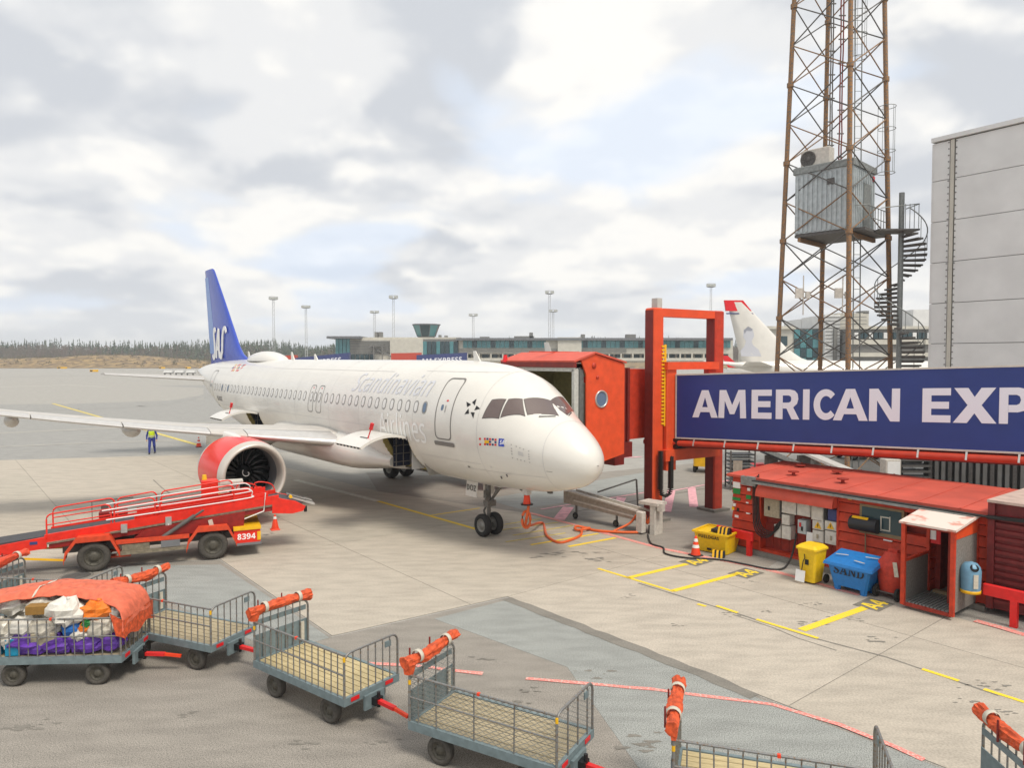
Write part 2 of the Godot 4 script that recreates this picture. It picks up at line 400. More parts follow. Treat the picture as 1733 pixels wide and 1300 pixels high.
func ground() -> void:
	var b := B.new()
	b.quad(V(-2500, 0, -60), V(-2500, 0, 3500), V(2500, 0, 3500), V(2500, 0, -60))
	struct(obj(b, "ground", "asphalt_far"))
	# far apron tones
	struct(flat(pix_poly([-900, 664, 345, 652, 500, 690, 500, 765, 345, 767, -900, 812], 0), 0.004, "taxiway_strip", "asphalt_dark"))
	struct(flat(pix_poly([-900, 652, 200, 650, 345, 657, 345, 676, 120, 684, -900, 690], 0), 0.008, "taxiway_strip", "asphalt_far"))
	var nose := flat(pix_poly([620, 800, 860, 812, 1010, 800, 1240, 778, 1500, 780, 1500, 835, 1300, 960, 1110, 925, 885, 868, 640, 832], 0), 0.004, "stand_asphalt", "asphalt_grey")
	struct(nose)
	struct(flat(pix_poly([820, 845, 1090, 800, 1090, 832, 880, 862], 0), 0.008, "asphalt_patch", "asphalt_blue"))
	# concrete slabs, laid in the direction of the gate
	var apron := Node3D.new(); apron.name = "concrete_apron"; add_child(apron); struct(apron)
	var joints := flat(pix_poly([-1000, 806, 345, 770, 480, 790, 640, 832, 885, 868, 1110, 925, 1300, 962, 1420, 990, 1733, 1078, 2300, 1160, 2300, 1800, 1700, 1340, 1310, 1187, 858, 1010, 562, 1077, 372, 946, -800, 1010], 0), 0.004, "joint_filler", "seam_dark", apron)
	var region := pix_poly([-1000, 806, 345, 770, 480, 790, 640, 832, 885, 868, 1110, 925, 1300, 962, 1420, 990, 1733, 1078, 2300, 1160, 2300, 1800, 1700, 1340, 1310, 1187, 858, 1010, 562, 1077, 372, 946, -800, 1010], 0)
	var h := Vector2(HX, HD); var n := Vector2(-HD, HX)
	var o := Vector2(-15.2, 25.0)
	for i in range(-6, 8):
		for j in range(-8, 9):
			var c := PackedVector2Array([o + n * i * 6.2 + h * j * 7.5, o + n * i * 6.2 + h * (j + 1) * 7.5, o + n * (i + 1) * 6.2 + h * (j + 1) * 7.5, o + n * (i + 1) * 6.2 + h * j * 7.5])
			for piece in Geometry2D.intersect_polygons(region, c):
				for p in Geometry2D.offset_polygon(piece, -0.009):
					if p.size() > 2: flat(p, 0.010, "slab", ["concrete", "concrete_b", "concrete_c", "concrete"][rng.randi() % 4], apron, 0.005)
	# foreground asphalt with its patches
	struct(flat(pix_poly([-900, 1014, 372, 948, 562, 1079, 858, 1012, 1310, 1189, 1700, 1342, 1900, 2600, -1500, 2600], 0), 0.006, "cart_road", "asphalt_grey"))
	struct(flat(pix_poly([858, 1016, 1310, 1193, 1640, 1320, 1400, 1420, 1080, 1300, 960, 1130, 735, 1048], 0), 0.010, "asphalt_patch", "asphalt_blue"))
	struct(flat(pix_poly([374, 956, 558, 1080, 470, 1105, 160, 960], 0), 0.010, "asphalt_patch", "asphalt_blue"))
	struct(flat(pix_poly([-300, 1150, 330, 1135, 640, 1230, 720, 1420, -500, 1420], 0), 0.010, "asphalt_patch", "asphalt_grey"))
	struct(wavy([858, 1013, 1000, 1068, 1160, 1130, 1310, 1192], 0.3, 0.015, "seam_dark", self, "patched_seam"))
	# markings
	var mk := Node3D.new(); mk.name = "ground_markings"; add_child(mk); struct(mk)
	stripe(500, 812, 640, 848, 0.30, 0.016, "paint_white", mk)
	stripe(640, 848, 822, 900, 0.16, 0.016, "paint_yellow", mk)
	stripe(90, 683, 335, 753, 0.35, 0.016, "paint_pale", mk)
	stripe(724, 873, 812, 860, 0.10, 0.016, "paint_yellow", mk)
	for q in [[838, 890, 915, 878, .08], [846, 897, 945, 884, .08], [868, 906, 970, 889, .08], [856, 917, 957, 902, .08], [898, 922, 1012, 903, .11], [962, 925, 1042, 910, .14], [1062, 978, 1172, 952, .17], [1138, 1000, 1248, 971, .17], [1356, 1066, 1464, 1028, .20]]:
		stripe(q[0], q[1], q[2], q[3], q[4], 0.018, "paint_yellow" if q[4] > 0.1 else "paint_pale", mk)
	for q in [[1012, 962, 1140, 1001], [1212, 1025, 1248, 1037], [1280, 1048, 1384, 1080], [1560, 1132, 1622, 1152], [1664, 1166, 1733, 1188], [1180, 1022, 1194, 1026]]:
		stripe(q[0], q[1], q[2], q[3], 0.10, 0.018, "paint_yellow", mk)
	wavy([890, 866, 1110, 926, 1300, 964, 1430, 1000, 1480, 1014], 0.2, 0.016, "paint_red", mk, "stripe")
	wavy([1650, 1050, 1733, 1074, 1900, 1118], 0.22, 0.016, "paint_red", mk, "stripe")
	wavy([600, 1122, 700, 1126, 780, 1136, 855, 1144], 0.12, 0.018, "paint_red", mk, "stripe")
	wavy([890, 1148, 1100, 1166, 1308, 1192, 1420, 1226, 1510, 1262, 1620, 1312], 0.11, 0.018, "paint_red", mk, "stripe")
	stripe(915, 862, 1100, 832, 0.12, 0.016, "paint_pink", mk); stripe(1130, 832, 1260, 808, 0.12, 0.016, "paint_pink", mk)
	stripe(945, 880, 962, 858, 0.45, 0.016, "paint_pink", mk); stripe(1040, 862, 1052, 842, 0.4, 0.016, "paint_pink", mk)
	stripe(1128, 866, 1136, 830, 0.35, 0.016, "paint_pink", mk); stripe(1174, 858, 1170, 825, 0.35, 0.016, "paint_pink", mk)
	stripe(1015, 777, 1085, 773, 0.3, 0.016, "paint_pink", mk); stripe(960, 868, 1240, 818, 0.05, 0.014, "paint_dark", mk)
	for q in [[1178, 951, "A4"], [1262, 971, "A4"], [1478, 1024, "A4"]]:
		var p := G(q[0], q[1], 0.0)
		var xf := frame(p, HX, HD) * Transform3D(Basis(Vector3.UP, PI / 2), Vector3.ZERO) * Transform3D(Basis(Vector3.RIGHT, -PI / 2), Vector3.ZERO)
		var pad := B.new(); pad.box(Vector3(0, 0, 0.016), Vector3(0.85, 0.62, 0.004)); obj(pad, "pad", "paint_dark", mk).transform = xf
		lettering(q[2], 0.42, "paint_yellow", mk, xf.translated_local(Vector3(0, -0.02, 0.021)), 700, "Droid Sans", "marking_text")
	wavy([-300, 706, 0, 696, 140, 692, 250, 687, 345, 671, 420, 655], 2.6, 0.0125, "asphalt_dark", mk, "tar_band")
	wavy([-300, 742, 0, 733, 200, 724, 420, 712], 1.2, 0.0125, "asphalt_far", mk, "tar_band")
	wavy([-300, 760, 0, 756, 200, 748, 330, 745], .7, 0.0125, "asphalt_far", mk, "tar_band")
	wavy([-300, 640, 0, 639, 120, 636, 250, 634], 3.0, 0.0125, "asphalt_dark", mk, "tar_band")
	# white lines on the far taxiway
	for q in [[0, 655, 110, 652, .5], [0, 696, 60, 699, .5], [105, 651, 180, 655, .3]]: stripe(q[0], q[1], q[2], q[3], q[4], 0.018, "paint_white", mk)
	# tyre rubber and oil spots
	var spots := Node3D.new(); spots.name = "ground_stains"; add_child(spots); struct(spots)
	for q in [[1270, 985, .10], [1232, 1040, .12], [1300, 1036, .09], [1360, 1055, .16], [1480, 1085, .2], [1640, 1190, .1], [1425, 1050, .2], [1380, 1022, .12], [1700, 1208, .15], [980, 935, .35], [930, 940, .3], [1010, 948, .25], [1660, 1160, .2], [1000, 1138, .2], [1092, 1262, .25], [690, 1124, .1], [820, 1118, .15], [870, 1190, .15], [905, 1170, .12], [1150, 1060, .1], [1060, 1010, .12], [445, 905, .2], [130, 975, .0], [640, 1258, .12], [330, 1210, .15], [60, 1230, .2], [510, 1260, .14]]:
		if q[2] == 0.0: continue
		var g := G(q[0], q[1], 0); var fl := B.new()
		for k in 7 + rng.randi() % 6: # a scatter of flecks, not one blot
			var c := g + Vector3(rng.randfn(0, q[2] * 1.1), 0.0142 + k * 0.00005, rng.randfn(0, q[2] * 0.6)); var rr: float = q[2] * rng.randf_range(0.06, 0.3)
			for i in 9:
				var t := TAU * i / 9; var t2 := TAU * (i + 1) / 9; var r1 := rr * (1 + 0.35 * sin(i * 2.3 + k)); var r2 := rr * (1 + 0.35 * sin(((i + 1) % 9) * 2.3 + k))
				fl.tri(c, c + Vector3(cos(t) * r1 * 1.8, 0, sin(t) * r1 * 0.7), c + Vector3(cos(t2) * r2 * 1.8, 0, sin(t2) * r2 * 0.7))
		var so := obj(fl, "stain", "seam_dark", spots); so.set_meta("kind", "stuff")
	wavy([1080, 987, 1230, 1033, 1370, 1078, 1500, 1112, 1733, 1192], 0.05, 0.0145, "seam_dark", spots, "crack")
	wavy([1240, 1040, 1310, 1063, 1350, 1080, 1450, 1112], 0.03, 0.0145, "seam_dark", spots, "crack")
	wavy([260, 812, 275, 826, 292, 838], 0.05, 0.0145, "seam_dark", spots, "crack")
	# drain cover by the loader
	var mh := thing("manhole_cover", "round iron manhole cover set in the concrete below the loader's wheel", "manhole cover", Transform3D(Basis(), G(130, 975, 0.012)))
	var b1 := B.new(); b1.lathe(Vector3.ZERO, Vector3.UP, [[-0.006, .42], [0.006, .42], [0.006, .36], [0.001, .355]], 28); obj(b1, "rim", "seam_dark", mh)
	var b2 := B.new(); b2.lathe(Vector3.ZERO, Vector3.UP, [[-0.002, .35], [0.005, .34], [0.005, .2], [0.002, .19], [0.002, .0]], 28); obj(b2, "lid", "galva_dark", mh)

# ---------------------------------------------------------------- airliner
# local axes: x aft of the nose, y up from the ground, z to port (starboard is -z)
const FUS := [[0.0, 2.97, 2.93, 0.02, 2.95], [0.04, 3.17, 2.75, 0.21, 2.96], [0.12, 3.33, 2.61, 0.36, 2.98], [0.3, 3.55, 2.44, 0.57, 3.02], [0.6, 3.80, 2.27, 0.79, 3.08], [1.0, 4.06, 2.14, 0.99, 3.17], [1.45, 4.31, 2.04, 1.18, 3.28], [1.75, 4.50, 1.98, 1.30, 3.36], [2.1, 4.82, 1.93, 1.43, 3.46], [2.5, 5.17, 1.90, 1.57, 3.55], [2.95, 5.44, 1.87, 1.70, 3.65], [3.5, 5.62, 1.84, 1.81, 3.73], [4.2, 5.77, 1.81, 1.92, 3.80], [5.0, 5.86, 1.80, 1.955, 3.84], [6.0, 5.92, 1.79, 1.972, 3.86], [7.2, 5.93, 1.79, 1.975, 3.86], [23.6, 5.93, 1.79, 1.975, 3.86], [25.0, 5.93, 1.86, 1.965, 3.88], [26.5, 5.93, 2.10, 1.92, 3.96], [28.0, 5.92, 2.45, 1.83, 4.10], [30.0, 5.88, 3.00, 1.62, 4.36], [32.0, 5.80, 3.58, 1.33, 4.64], [34.0, 5.66, 4.14, 0.97, 4.88], [35.6, 5.50, 4.56, 0.62, 5.02], [36.8, 5.34, 4.84, 0.33, 5.09], [37.4, 5.22, 4.98, 0.16, 5.10], [37.57, 5.14, 5.06, 0.05, 5.10]]
func fus(x: float) -> Array: # top, bottom, half width, height of the widest point
	var n = FUS.size(); var i = 0
	while i < n - 2 and FUS[i + 1][0] < x: i += 1
	var h: float = FUS[i + 1][0] - FUS[i][0]; var t = clampf((x - FUS[i][0]) / h, 0, 1); var o = []
	for k in range(1, 5):
		var d0: float = (FUS[i + 1][k] - FUS[i][k]) / h; var m0 = d0; var m1 = d0
		if i > 0:
			var dp: float = (FUS[i][k] - FUS[i - 1][k]) / (FUS[i][0] - FUS[i - 1][0])
			m0 = 0.0 if dp * d0 <= 0 else 2 * dp * d0 / (dp + d0)
		if i < n - 2:
			var dn: float = (FUS[i + 2][k] - FUS[i + 1][k]) / (FUS[i + 2][0] - FUS[i + 1][0])
			m1 = 0.0 if dn * d0 <= 0 else 2 * dn * d0 / (dn + d0)
		var t2 = t * t; var t3 = t2 * t
		o.append((2 * t3 - 3 * t2 + 1) * FUS[i][k] + (t3 - 2 * t2 + t) * h * m0 + (-2 * t3 + 3 * t2) * FUS[i + 1][k] + (t3 - t2) * h * m1)
	return o
func FP(x: float, th: float) -> Vector3: # th: 0 crown, +90 deg starboard
	var f = fus(x); var c = cos(th)
	return Vector3(x, f[3] + ((f[0] - f[3]) if c > 0 else (f[3] - f[1])) * c, -f[2] * sin(th))
func FN(x: float, th: float) -> Vector3:
	var a = FP(x + 0.02, th) - FP(maxf(x - 0.02, 0.0), th); var b = FP(x, th + 0.01) - FP(x, th - 0.01)
	var n = a.cross(b).normalized(); var f = fus(x)
	return n if n.dot(FP(x, th) - Vector3(x, f[3], 0)) > 0 else -n
func th_of(x: float, y: float) -> float:
	var f = fus(x); return acos(clampf((y - f[3]) / ((f[0] - f[3]) if y > f[3] else (f[3] - f[1])), -1, 1))
func FO(x: float, y: float, off: float) -> Vector3: # starboard skin at station x and height y, pushed out by off
	var th = th_of(x, y); return FP(x, th) + FN(x, th) * off
var plane_xf: Transform3D
func hit(px: float, py: float) -> Vector2: # station and angle where a sight line meets the fuselage
	var inv = plane_xf.affine_inverse(); var a = inv * Vector3(0, EYE, 0); var d = (inv.basis * ray(px, py)); var last = 0.0
	for i in 1400:
		var t = 12.0 + i * 0.03; var p = a + d * t
		if p.x > 0.02 and p.x < 37:
			var f = fus(p.x); var v: float = (p.y - f[3]) / ((f[0] - f[3]) if p.y > f[3] else (f[3] - f[1])); var u: float = -p.z / f[2]
			if u * u + v * v < 1: return Vector2(p.x, atan2(u, v))
		last = t
	return Vector2(-1, 0)
func fpatch(b: B, poly: PackedVector2Array, off: float, sub := 2) -> void: # polygon in (station, angle) laid on the skin
	var ix = Geometry2D.triangulate_polygon(poly)
	b.smooth(1)
	for i in range(0, ix.size(), 3):
		var a = poly[ix[i]]; var e = (poly[ix[i + 1]] - a) / sub; var f = (poly[ix[i + 2]] - a) / sub
		for u in sub:
			for v in sub - u:
				var q = [a + e * u + f * v, a + e * (u + 1) + f * v, a + e * u + f * (v + 1), a + e * (u + 1) + f * (v + 1)]
				var p = []
				for w in q: p.append(FP(w.x, w.y) + FN(w.x, w.y) * off)
				b.tri(p[0], p[1], p[2])
				if u + v < sub - 1: b.tri(p[1], p[3], p[2])
	b.smooth(-1)
func xy_poly(poly: PackedVector2Array) -> PackedVector2Array: # (station, height) -> (station, angle)
	var o = PackedVector2Array()
	for p in poly: o.append(Vector2(p.x, th_of(p.x, p.y)))
	return o
func fring(b: B, outer: PackedVector2Array, inner: PackedVector2Array, off: float) -> void: # both in (station, height)
	var n = outer.size()
	for i in n:
		var j = (i + 1) % n
		var parts = clampi(int(outer[i].distance_to(outer[j]) / .12), 1, 20)
		for k in parts:
			var s = k / float(parts); var e = (k + 1) / float(parts)
			var a = outer[i].lerp(outer[j], s); var c = outer[i].lerp(outer[j], e); var d = inner[i].lerp(inner[j], e); var f = inner[i].lerp(inner[j], s)
			b.quad(FO(a.x, a.y, off), FO(c.x, c.y, off), FO(d.x, d.y, off), FO(f.x, f.y, off))
func ftext(s: String, x0: float, y0: float, length: float, h: float, shear: float, m: String, parent: Node, weight := 400) -> void: # reads forward along the starboard side, one mesh per letter
	var whole = words(s, h, weight, false, "Droid Sans", 0.001); var ab = whole.get_aabb(); var sx = length / ab.size.x; var sy = h / ab.size.y
	var full: float = whole.font.get_string_size(s, HORIZONTAL_ALIGNMENT_LEFT, -1, 64).x
	for n in s.length():
		var t = words(s[n], h, weight, false, "Droid Sans", 0.001); var adv: float = whole.font.get_string_size(s.substr(0, n), HORIZONTAL_ALIGNMENT_LEFT, -1, 64).x; var cw: float = whole.font.get_string_size(s[n], HORIZONTAL_ALIGNMENT_LEFT, -1, 64).x
		var off: float = (adv + cw / 2 - full / 2) * t.pixel_size
		var arr = t.surface_get_arrays(0)
		var vs: PackedVector3Array = arr[Mesh.ARRAY_VERTEX]; var ns: PackedVector3Array = arr[Mesh.ARRAY_NORMAL]; var ids: PackedInt32Array = arr[Mesh.ARRAY_INDEX]; var b = B.new()
		for i in range(0, ids.size(), 3):
			if ns[ids[i]].z < 0.5: continue
			var p = []
			for k in 3:
				var v = vs[ids[i + k]]; var ty = (v.y - ab.position.y) * sy; var tx = (v.x + off - ab.position.x) * sx + ty * shear
				p.append(Vector2(x0 - tx, y0 + ty))
			fsplit(b, p[0], p[1], p[2])
		obj(b, "letter", m, parent)
func fsplit(b: B, p: Vector2, q: Vector2, r: Vector2) -> void: # follows the curve of the skin
	var a = p.distance_to(q); var c = q.distance_to(r); var d = r.distance_to(p)
	if maxf(a, maxf(c, d)) < 0.16:
		b.tri(FO(p.x, p.y, .01), FO(q.x, q.y, .01), FO(r.x, r.y, .01)); return
	if a >= c and a >= d: var m = (p + q) / 2; fsplit(b, p, m, r); fsplit(b, m, q, r)
	elif c >= d: var m = (q + r) / 2; fsplit(b, p, q, m); fsplit(b, p, m, r)
	else: var m = (r + p) / 2; fsplit(b, p, q, m); fsplit(b, m, q, r)
func foil(c: float, xle: float, y: float, s: float, tc: float, u0: float, u1: float, k := 9) -> PackedVector3Array: # slice of an aerofoil between two chord fractions
	var o = PackedVector3Array()
	for side in [1, -1]:
		for i in k:
			var t = float(i) / (k - 1); if side < 0: t = 1 - t
			# side 1 runs front to back on the lower face reversed below
			var u = u0 + (u1 - u0) * (t * t if u0 == 0.0 else t)
			var yt = 5 * tc * (0.2969 * sqrt(u) - 0.126 * u - 0.3516 * u * u + 0.2843 * u * u * u - 0.1015 * u * u * u * u)
			o.append(Vector3(xle + u * c, y + c * (yt * (1.0 if side > 0 else -0.8) + 0.02 * sin(PI * u)), s))
	return o
func wing_at(s: float) -> Array: # chord, leading edge station, height
	var xle = 11.75 + (s - 2.0) * 0.525
	var te = 18.25 if s < 6.4 else 18.25 + (s - 6.4) * 0.285
	return [te - xle, xle, 2.66 + (s - 2.0) * 0.112 + pow(maxf(s - 6.0, 0.0), 2) * 0.003]
func wheel(parent: Node, at: Vector3, axis: Vector3, r: float, w: float, tyre: String, rim: String, called := "wheel") -> void:
	var o = sub(called, parent, at)
	var b = B.new()
	b.lathe(Vector3.ZERO, axis, [[-w * .32, r * .58], [-w * .46, r * .66], [-w * .5, r * .8], [-w * .42, r * .93], [-w * .22, r * .99], [0, r], [w * .22, r * .99], [w * .42, r * .93], [w * .5, r * .8], [w * .46, r * .66], [w * .32, r * .58]], 28)
	obj(b, "tyre", tyre, o)
	for sgn in [1.0, -1.0]:
		var c = B.new()
		c.lathe(Vector3.ZERO, axis * sgn, [[w * .28, r * .61], [w * .38, r * .57], [w * .2, r * .5], [w * .14, r * .34], [w * .3, r * .26], [w * .36, r * .18], [w * .36, 0.0]], 20)
		for i in 6:
			var t = TAU * i / 6; var q = c.ring(axis * sgn * w * .2, axis, r * .42, 6)[i]
			c.cyl(q, q + axis * sgn * w * .06, r * .045, -1, 6)
		obj(c, "rim", rim, o)
func flight_window(P: Node3D, poly: PackedVector2Array) -> void:
	if poly.size() < 3: return
	var mid = Vector2.ZERO
	for q in poly: mid += q
	mid /= poly.size(); var big = PackedVector2Array()
	for q in poly: big.append(q + (q - mid).normalized() * Vector2(.028, .018))
	var fw = sub("flight_deck_window", P)
	var g = B.new(); fpatch(g, big, .004, 6); obj(g, "frame", "galva_dark", fw)
	var g2 = B.new(); fpatch(g2, poly, .009, 6); obj(g2, "pane", "cockpit_glass", fw)
func fin_half(x: float, y: float) -> float: # half thickness of the fin
	var c = lerpf(5.9, 1.9, clampf((y - 6.3) / 5.4, 0, 1)); var le = lerpf(28.95, 34.05, clampf((y - 6.3) / 5.4, 0, 1)); var u = clampf((x - le) / c, 0.01, 1)
	return c * 5 * .095 * (0.2969 * sqrt(u) - 0.126 * u - 0.3516 * u * u + 0.2843 * u * u * u - 0.1015 * u * u * u * u)
func airliner() -> void:
	var P = thing("airliner", "white twin-engine passenger jet with blue fin and open cargo doors at the gate", "airplane")
	var hd = deg_to_rad(129.34)
	plane_xf = frame(V(2.43, 0, 20.3), cos(hd), sin(hd)); P.transform = plane_xf
	# --- skin, with the two cargo door openings left out
	var tt = th_of(10, 3.30); var ts = th_of(10, 1.95)
	var holds = [[7.2, 9.05], [21.25, 23.1]]
	var xs = []
	for i in 26: xs.append(7.2 * pow(i / 26.0, 1.7))
	for q in [7.2, 8.1, 9.05, 10, 12, 14, 16, 18, 20, 21.25, 22.2, 23.1, 23.6]: xs.append(q)
	for i in 36: xs.append(23.6 + 13.97 * (i + 1) / 36.0)
	var ths = []
	for i in 72: ths.append(TAU * i / 72.0)
	ths.append(tt); ths.append(ts); ths.sort()
	var b = B.new(); b.smooth(1); var rings = []
	for x in xs:
		var r = PackedVector3Array()
		for t in ths: r.append(FP(x, t))
		rings.append(r)
	for i in xs.size() - 1:
		var xm: float = (xs[i] + xs[i + 1]) / 2
		for j in ths.size():
			var m = (j + 1) % ths.size(); var tm: float = (ths[j] + ths[m]) / 2
			var open = false
			for h in holds: open = open or (xm > h[0] and xm < h[1] and tm > tt and tm < ts and m > j)
			if not open: b.quad(rings[i][j], rings[i][m], rings[i + 1][m], rings[i + 1][j])
	b.smooth(-1)
	var skin = obj(b, "fuselage", "plane_white", P)
	# radome and panel seams
	for x in [1.15, 3.35, 6.72, 10.6, 13.2, 16.6, 19.8, 24.3, 26.8, 30.9]:
		var q = B.new()
		for i in 60:
			var t0 = TAU * i / 60; var t1 = TAU * (i + 1) / 60
			q.quad(FP(x, t0) + FN(x, t0) * .003, FP(x, t1) + FN(x, t1) * .003, FP(x + .018, t1) + FN(x, t1) * .003, FP(x + .018, t0) + FN(x, t0) * .003)
		obj(q, "seam", "plane_grey", skin)
	for q in [[3.45, 6.6, 2.75], [3.45, 7.1, 5.55], [9.2, 21.0, 5.5], [9.2, 21.0, 3.5], [23.4, 30.5, 3.45], [23.4, 30.5, 5.45], [1.2, 4.3, 2.55]]: # lap joints
		var lj = B.new(); var nn = 24
		for i in nn:
			var xa = lerpf(q[0], q[1], i / float(nn)); var xb = lerpf(q[0], q[1], (i + 1) / float(nn)); lj.quad(FO(xa, q[2], .003), FO(xb, q[2], .003), FO(xb, q[2] + .016, .003), FO(xa, q[2] + .016, .003))
		obj(lj, "seam", "plane_grey", skin)
	# --- cargo holds, frames and doors
	for h in holds:
		var hold = sub("cargo_hold", P)
		var c = B.new(); var y0 = 1.93; var y1 = 3.36; var za = -1.45; var zb = 1.1; var xa: float = h[0] - 0.3; var xb: float = h[1] + 0.6
		c.quad(Vector3(xa, y0, -.75), Vector3(xb, y0, -.75), Vector3(xb, y0, zb), Vector3(xa, y0, zb))
		c.quad(Vector3(xa, y1, -1.86), Vector3(xb, y1, -1.86), Vector3(xb, y1, zb), Vector3(xa, y1, zb))
		c.quad(Vector3(xa, y0, zb), Vector3(xb, y0, zb), Vector3(xb, y1, zb), Vector3(xa, y1, zb))
		for x in [xa, xb]: c.quad(Vector3(x, y0, -1.2), Vector3(x, y0, zb), Vector3(x, y1, zb), Vector3(x, y1, -1.8))
		obj(c, "lining", "hold_dark", hold)
		var nt = B.new(); nt.box(Vector3(xb - 0.75, 2.66, -0.5), Vector3(0.03, 1.25, 1.9)); obj(nt, "cargo_net", "hold_blue", hold)
		var straps = B.new()
		for i in 6: straps.box(Vector3(xb - 0.78, 2.66, -1.35 + i * 0.3), Vector3(0.03, 1.25, 0.025))
		for i in 4: straps.box(Vector3(xb - 0.785, 2.2 + i * 0.3, -0.5), Vector3(0.03, 0.025, 1.9))
		obj(straps, "net_straps", "door_line", hold)
		var wl = B.new(); wl.box(Vector3(xa + 0.55, 2.66, -1.3), Vector3(0.03, 1.1, 0.5)); obj(wl, "side_panel", "plane_grey", hold)
		var fr = B.new()
		for e in [[h[0], -0.03], [h[1], 0.05]]:
			for i in 10:
				var a: float = lerpf(tt, ts, i / 10.0); var d: float = lerpf(tt, ts, (i + 1) / 10.0)
				var p = FP(e[0], a); var q = FP(e[0], d); var ip = p - FN(e[0], a) * .2; var iq = q - FN(e[0], d) * .2
				var dx = Vector3(e[1], 0, 0)
				fr.hexa([p, q, iq, ip, p + dx, q + dx, iq + dx, ip + dx])
		for e in [tt, ts]:
			var p = FP(h[0], e) - FN(h[0], e) * .08; var q = FP(h[1], e) - FN(h[1], e) * .08
			fr.bar(p, q, .15, .02, FN(h[0], e).cross(Vector3.RIGHT))
		obj(fr, "door_frame", "zinc_yellow", hold)
		var sill = B.new(); var sp = FP(h[0], ts); sill.bar(Vector3(h[0] - .1, sp.y + .0, sp.z - .03), Vector3(h[1] + .1, sp.y + .0, sp.z - .03), .07, .05); obj(sill, "sill", "galva_dark", hold)
		# the door swung up about its top edge
		var hinge = FP(h[0], tt); var ang = deg_to_rad(-122.0); var outer = []; var inner = []
		for i in 11:
			var t: float = lerpf(tt, ts, i / 10.0); var r = FP(h[0], t) - hinge; var n = FN(h[0], t)
			var ro = Vector3(0, r.y * cos(ang) + r.z * -sin(-ang), 0); var rr = r.rotated(Vector3.RIGHT, -ang); var nr = n.rotated(Vector3.RIGHT, -ang)
			outer.append(hinge + rr + Vector3(0, 0.02, -0.02)); inner.append(hinge + rr - nr * .09 + Vector3(0, 0.02, -0.02))
		var dr = sub("cargo_door", P); var o1 = B.new(); var o2 = B.new(); var ed = B.new()
		var w = Vector3(h[1] - h[0], 0, 0)
		o1.smooth(1)
		for i in 10: o1.quad(outer[i], outer[i + 1], outer[i + 1] + w, outer[i] + w)
		o2.smooth(1)
		for i in 10: o2.quad(inner[i], inner[i + 1], inner[i + 1] + w, inner[i] + w)
		for i in 10:
			for e in [Vector3.ZERO, w]: ed.quad(outer[i] + e, outer[i + 1] + e, inner[i + 1] + e, inner[i] + e)
		ed.quad(outer[10], outer[10] + w, inner[10] + w, inner[10])
		obj(o1, "outer_skin", "plane_white", dr); obj(o2, "inner_skin", "zinc_yellow", dr); obj(ed, "edge", "plane_white", dr)
		var lt = B.new()
		for i in 7: lt.box(outer[10].lerp(inner[10], .5) + w * (i + .6) / 7.4 + Vector3(0, 0, -.012), Vector3(.07, .05, .05))
		obj(lt, "latches", "black", dr)
		var hb = B.new(); hb.box(outer[7] + w * .35 + Vector3(0, .012, 0), Vector3(.5, .02, .05)); obj(hb, "handle_recess", "duct_dark", dr)
		var tg = B.new(); tg.bar(outer[7] + w * .2, outer[7] + w * .1 + Vector3(0, .42, .05), .03); tg.bar(outer[7] + w * .13 + Vector3(0, .3, .04), outer[7] + w * .09 + Vector3(0, .52, .06), .09); obj(tg, "red_pin", "reflector_red", dr)
	# --- cabin windows
	var wx = 6.05; var cnt = 0
	while wx < 28.9:
		if absf(wx - 14.15) > 0.34 and absf(wx - 14.95) > 0.34:
			var win = sub("window", P)
			var g = B.new(); fpatch(g, xy_poly(rrect(wx - .145, 4.16, wx + .145, 4.58, .14)), .004); obj(g, "frame", "window_ring", win)
			var g2 = B.new(); fpatch(g2, xy_poly(rrect(wx - .095, 4.21, wx + .095, 4.53, .094)), .008); obj(g2, "pane", "window_blue" if cnt in [0, 37, 39] else "window_shade", win)
		cnt += 1; wx += 0.533
	for x in [14.15, 14.95]: # overwing exits
		var e = sub("overwing_exit", P)
		var r1 = B.new(); fring(r1, rrect(x - .25, 3.72, x + .25, 4.86, .13), rrect(x - .22, 3.75, x + .22, 4.83, .12), .005); obj(r1, "outline", "door_line", e)
		var r2 = B.new(); fpatch(r2, xy_poly(rrect(x - .145, 4.16, x + .145, 4.58, .14)), .004); obj(r2, "frame", "window_ring", e)
		var r3 = B.new(); fpatch(r3, xy_poly(rrect(x - .095, 4.21, x + .095, 4.53, .094)), .008); obj(r3, "pane", "window_shade", e)
		var r4 = B.new(); fpatch(r4, xy_poly(rect(x - .05, 4.72, x + .05, 4.76)), .006); obj(r4, "handle", "reflector_red", e)
	# --- passenger door
	for x0 in [4.50, 28.9]:
		var dn = sub("passenger_door", P); var hi = 5.36 if x0 < 10 else 5.3
		var r1 = B.new(); fring(r1, rrect(x0, 3.40, x0 + .88, hi, .16), rrect(x0 + .042, 3.442, x0 + .838, hi - .042, .15), .006); obj(r1, "outline", "door_line", dn)
		var r2 = B.new(); fpatch(r2, xy_poly(rrect(x0 + .49, 4.33, x0 + .62, 4.52, .06)), .006); obj(r2, "porthole", "window_blue", dn)
		var r3 = B.new(); fpatch(r3, xy_poly(rect(x0 + .36, 4.28, x0 + .39, 4.5)), .012); obj(r3, "handle", "door_line", dn)
		var r5 = B.new(); fpatch(r5, xy_poly(rect(x0 + .32, 4.62, x0 + .42, 4.67)), .006); obj(r5, "red_mark", "reflector_red", dn)
		var r4 = B.new(); fpatch(r4, xy_poly(rrect(x0 - .1, 3.2, x0 + .98, 3.335, .05)), .02); obj(r4, "scuff_plate", "door_line", dn)
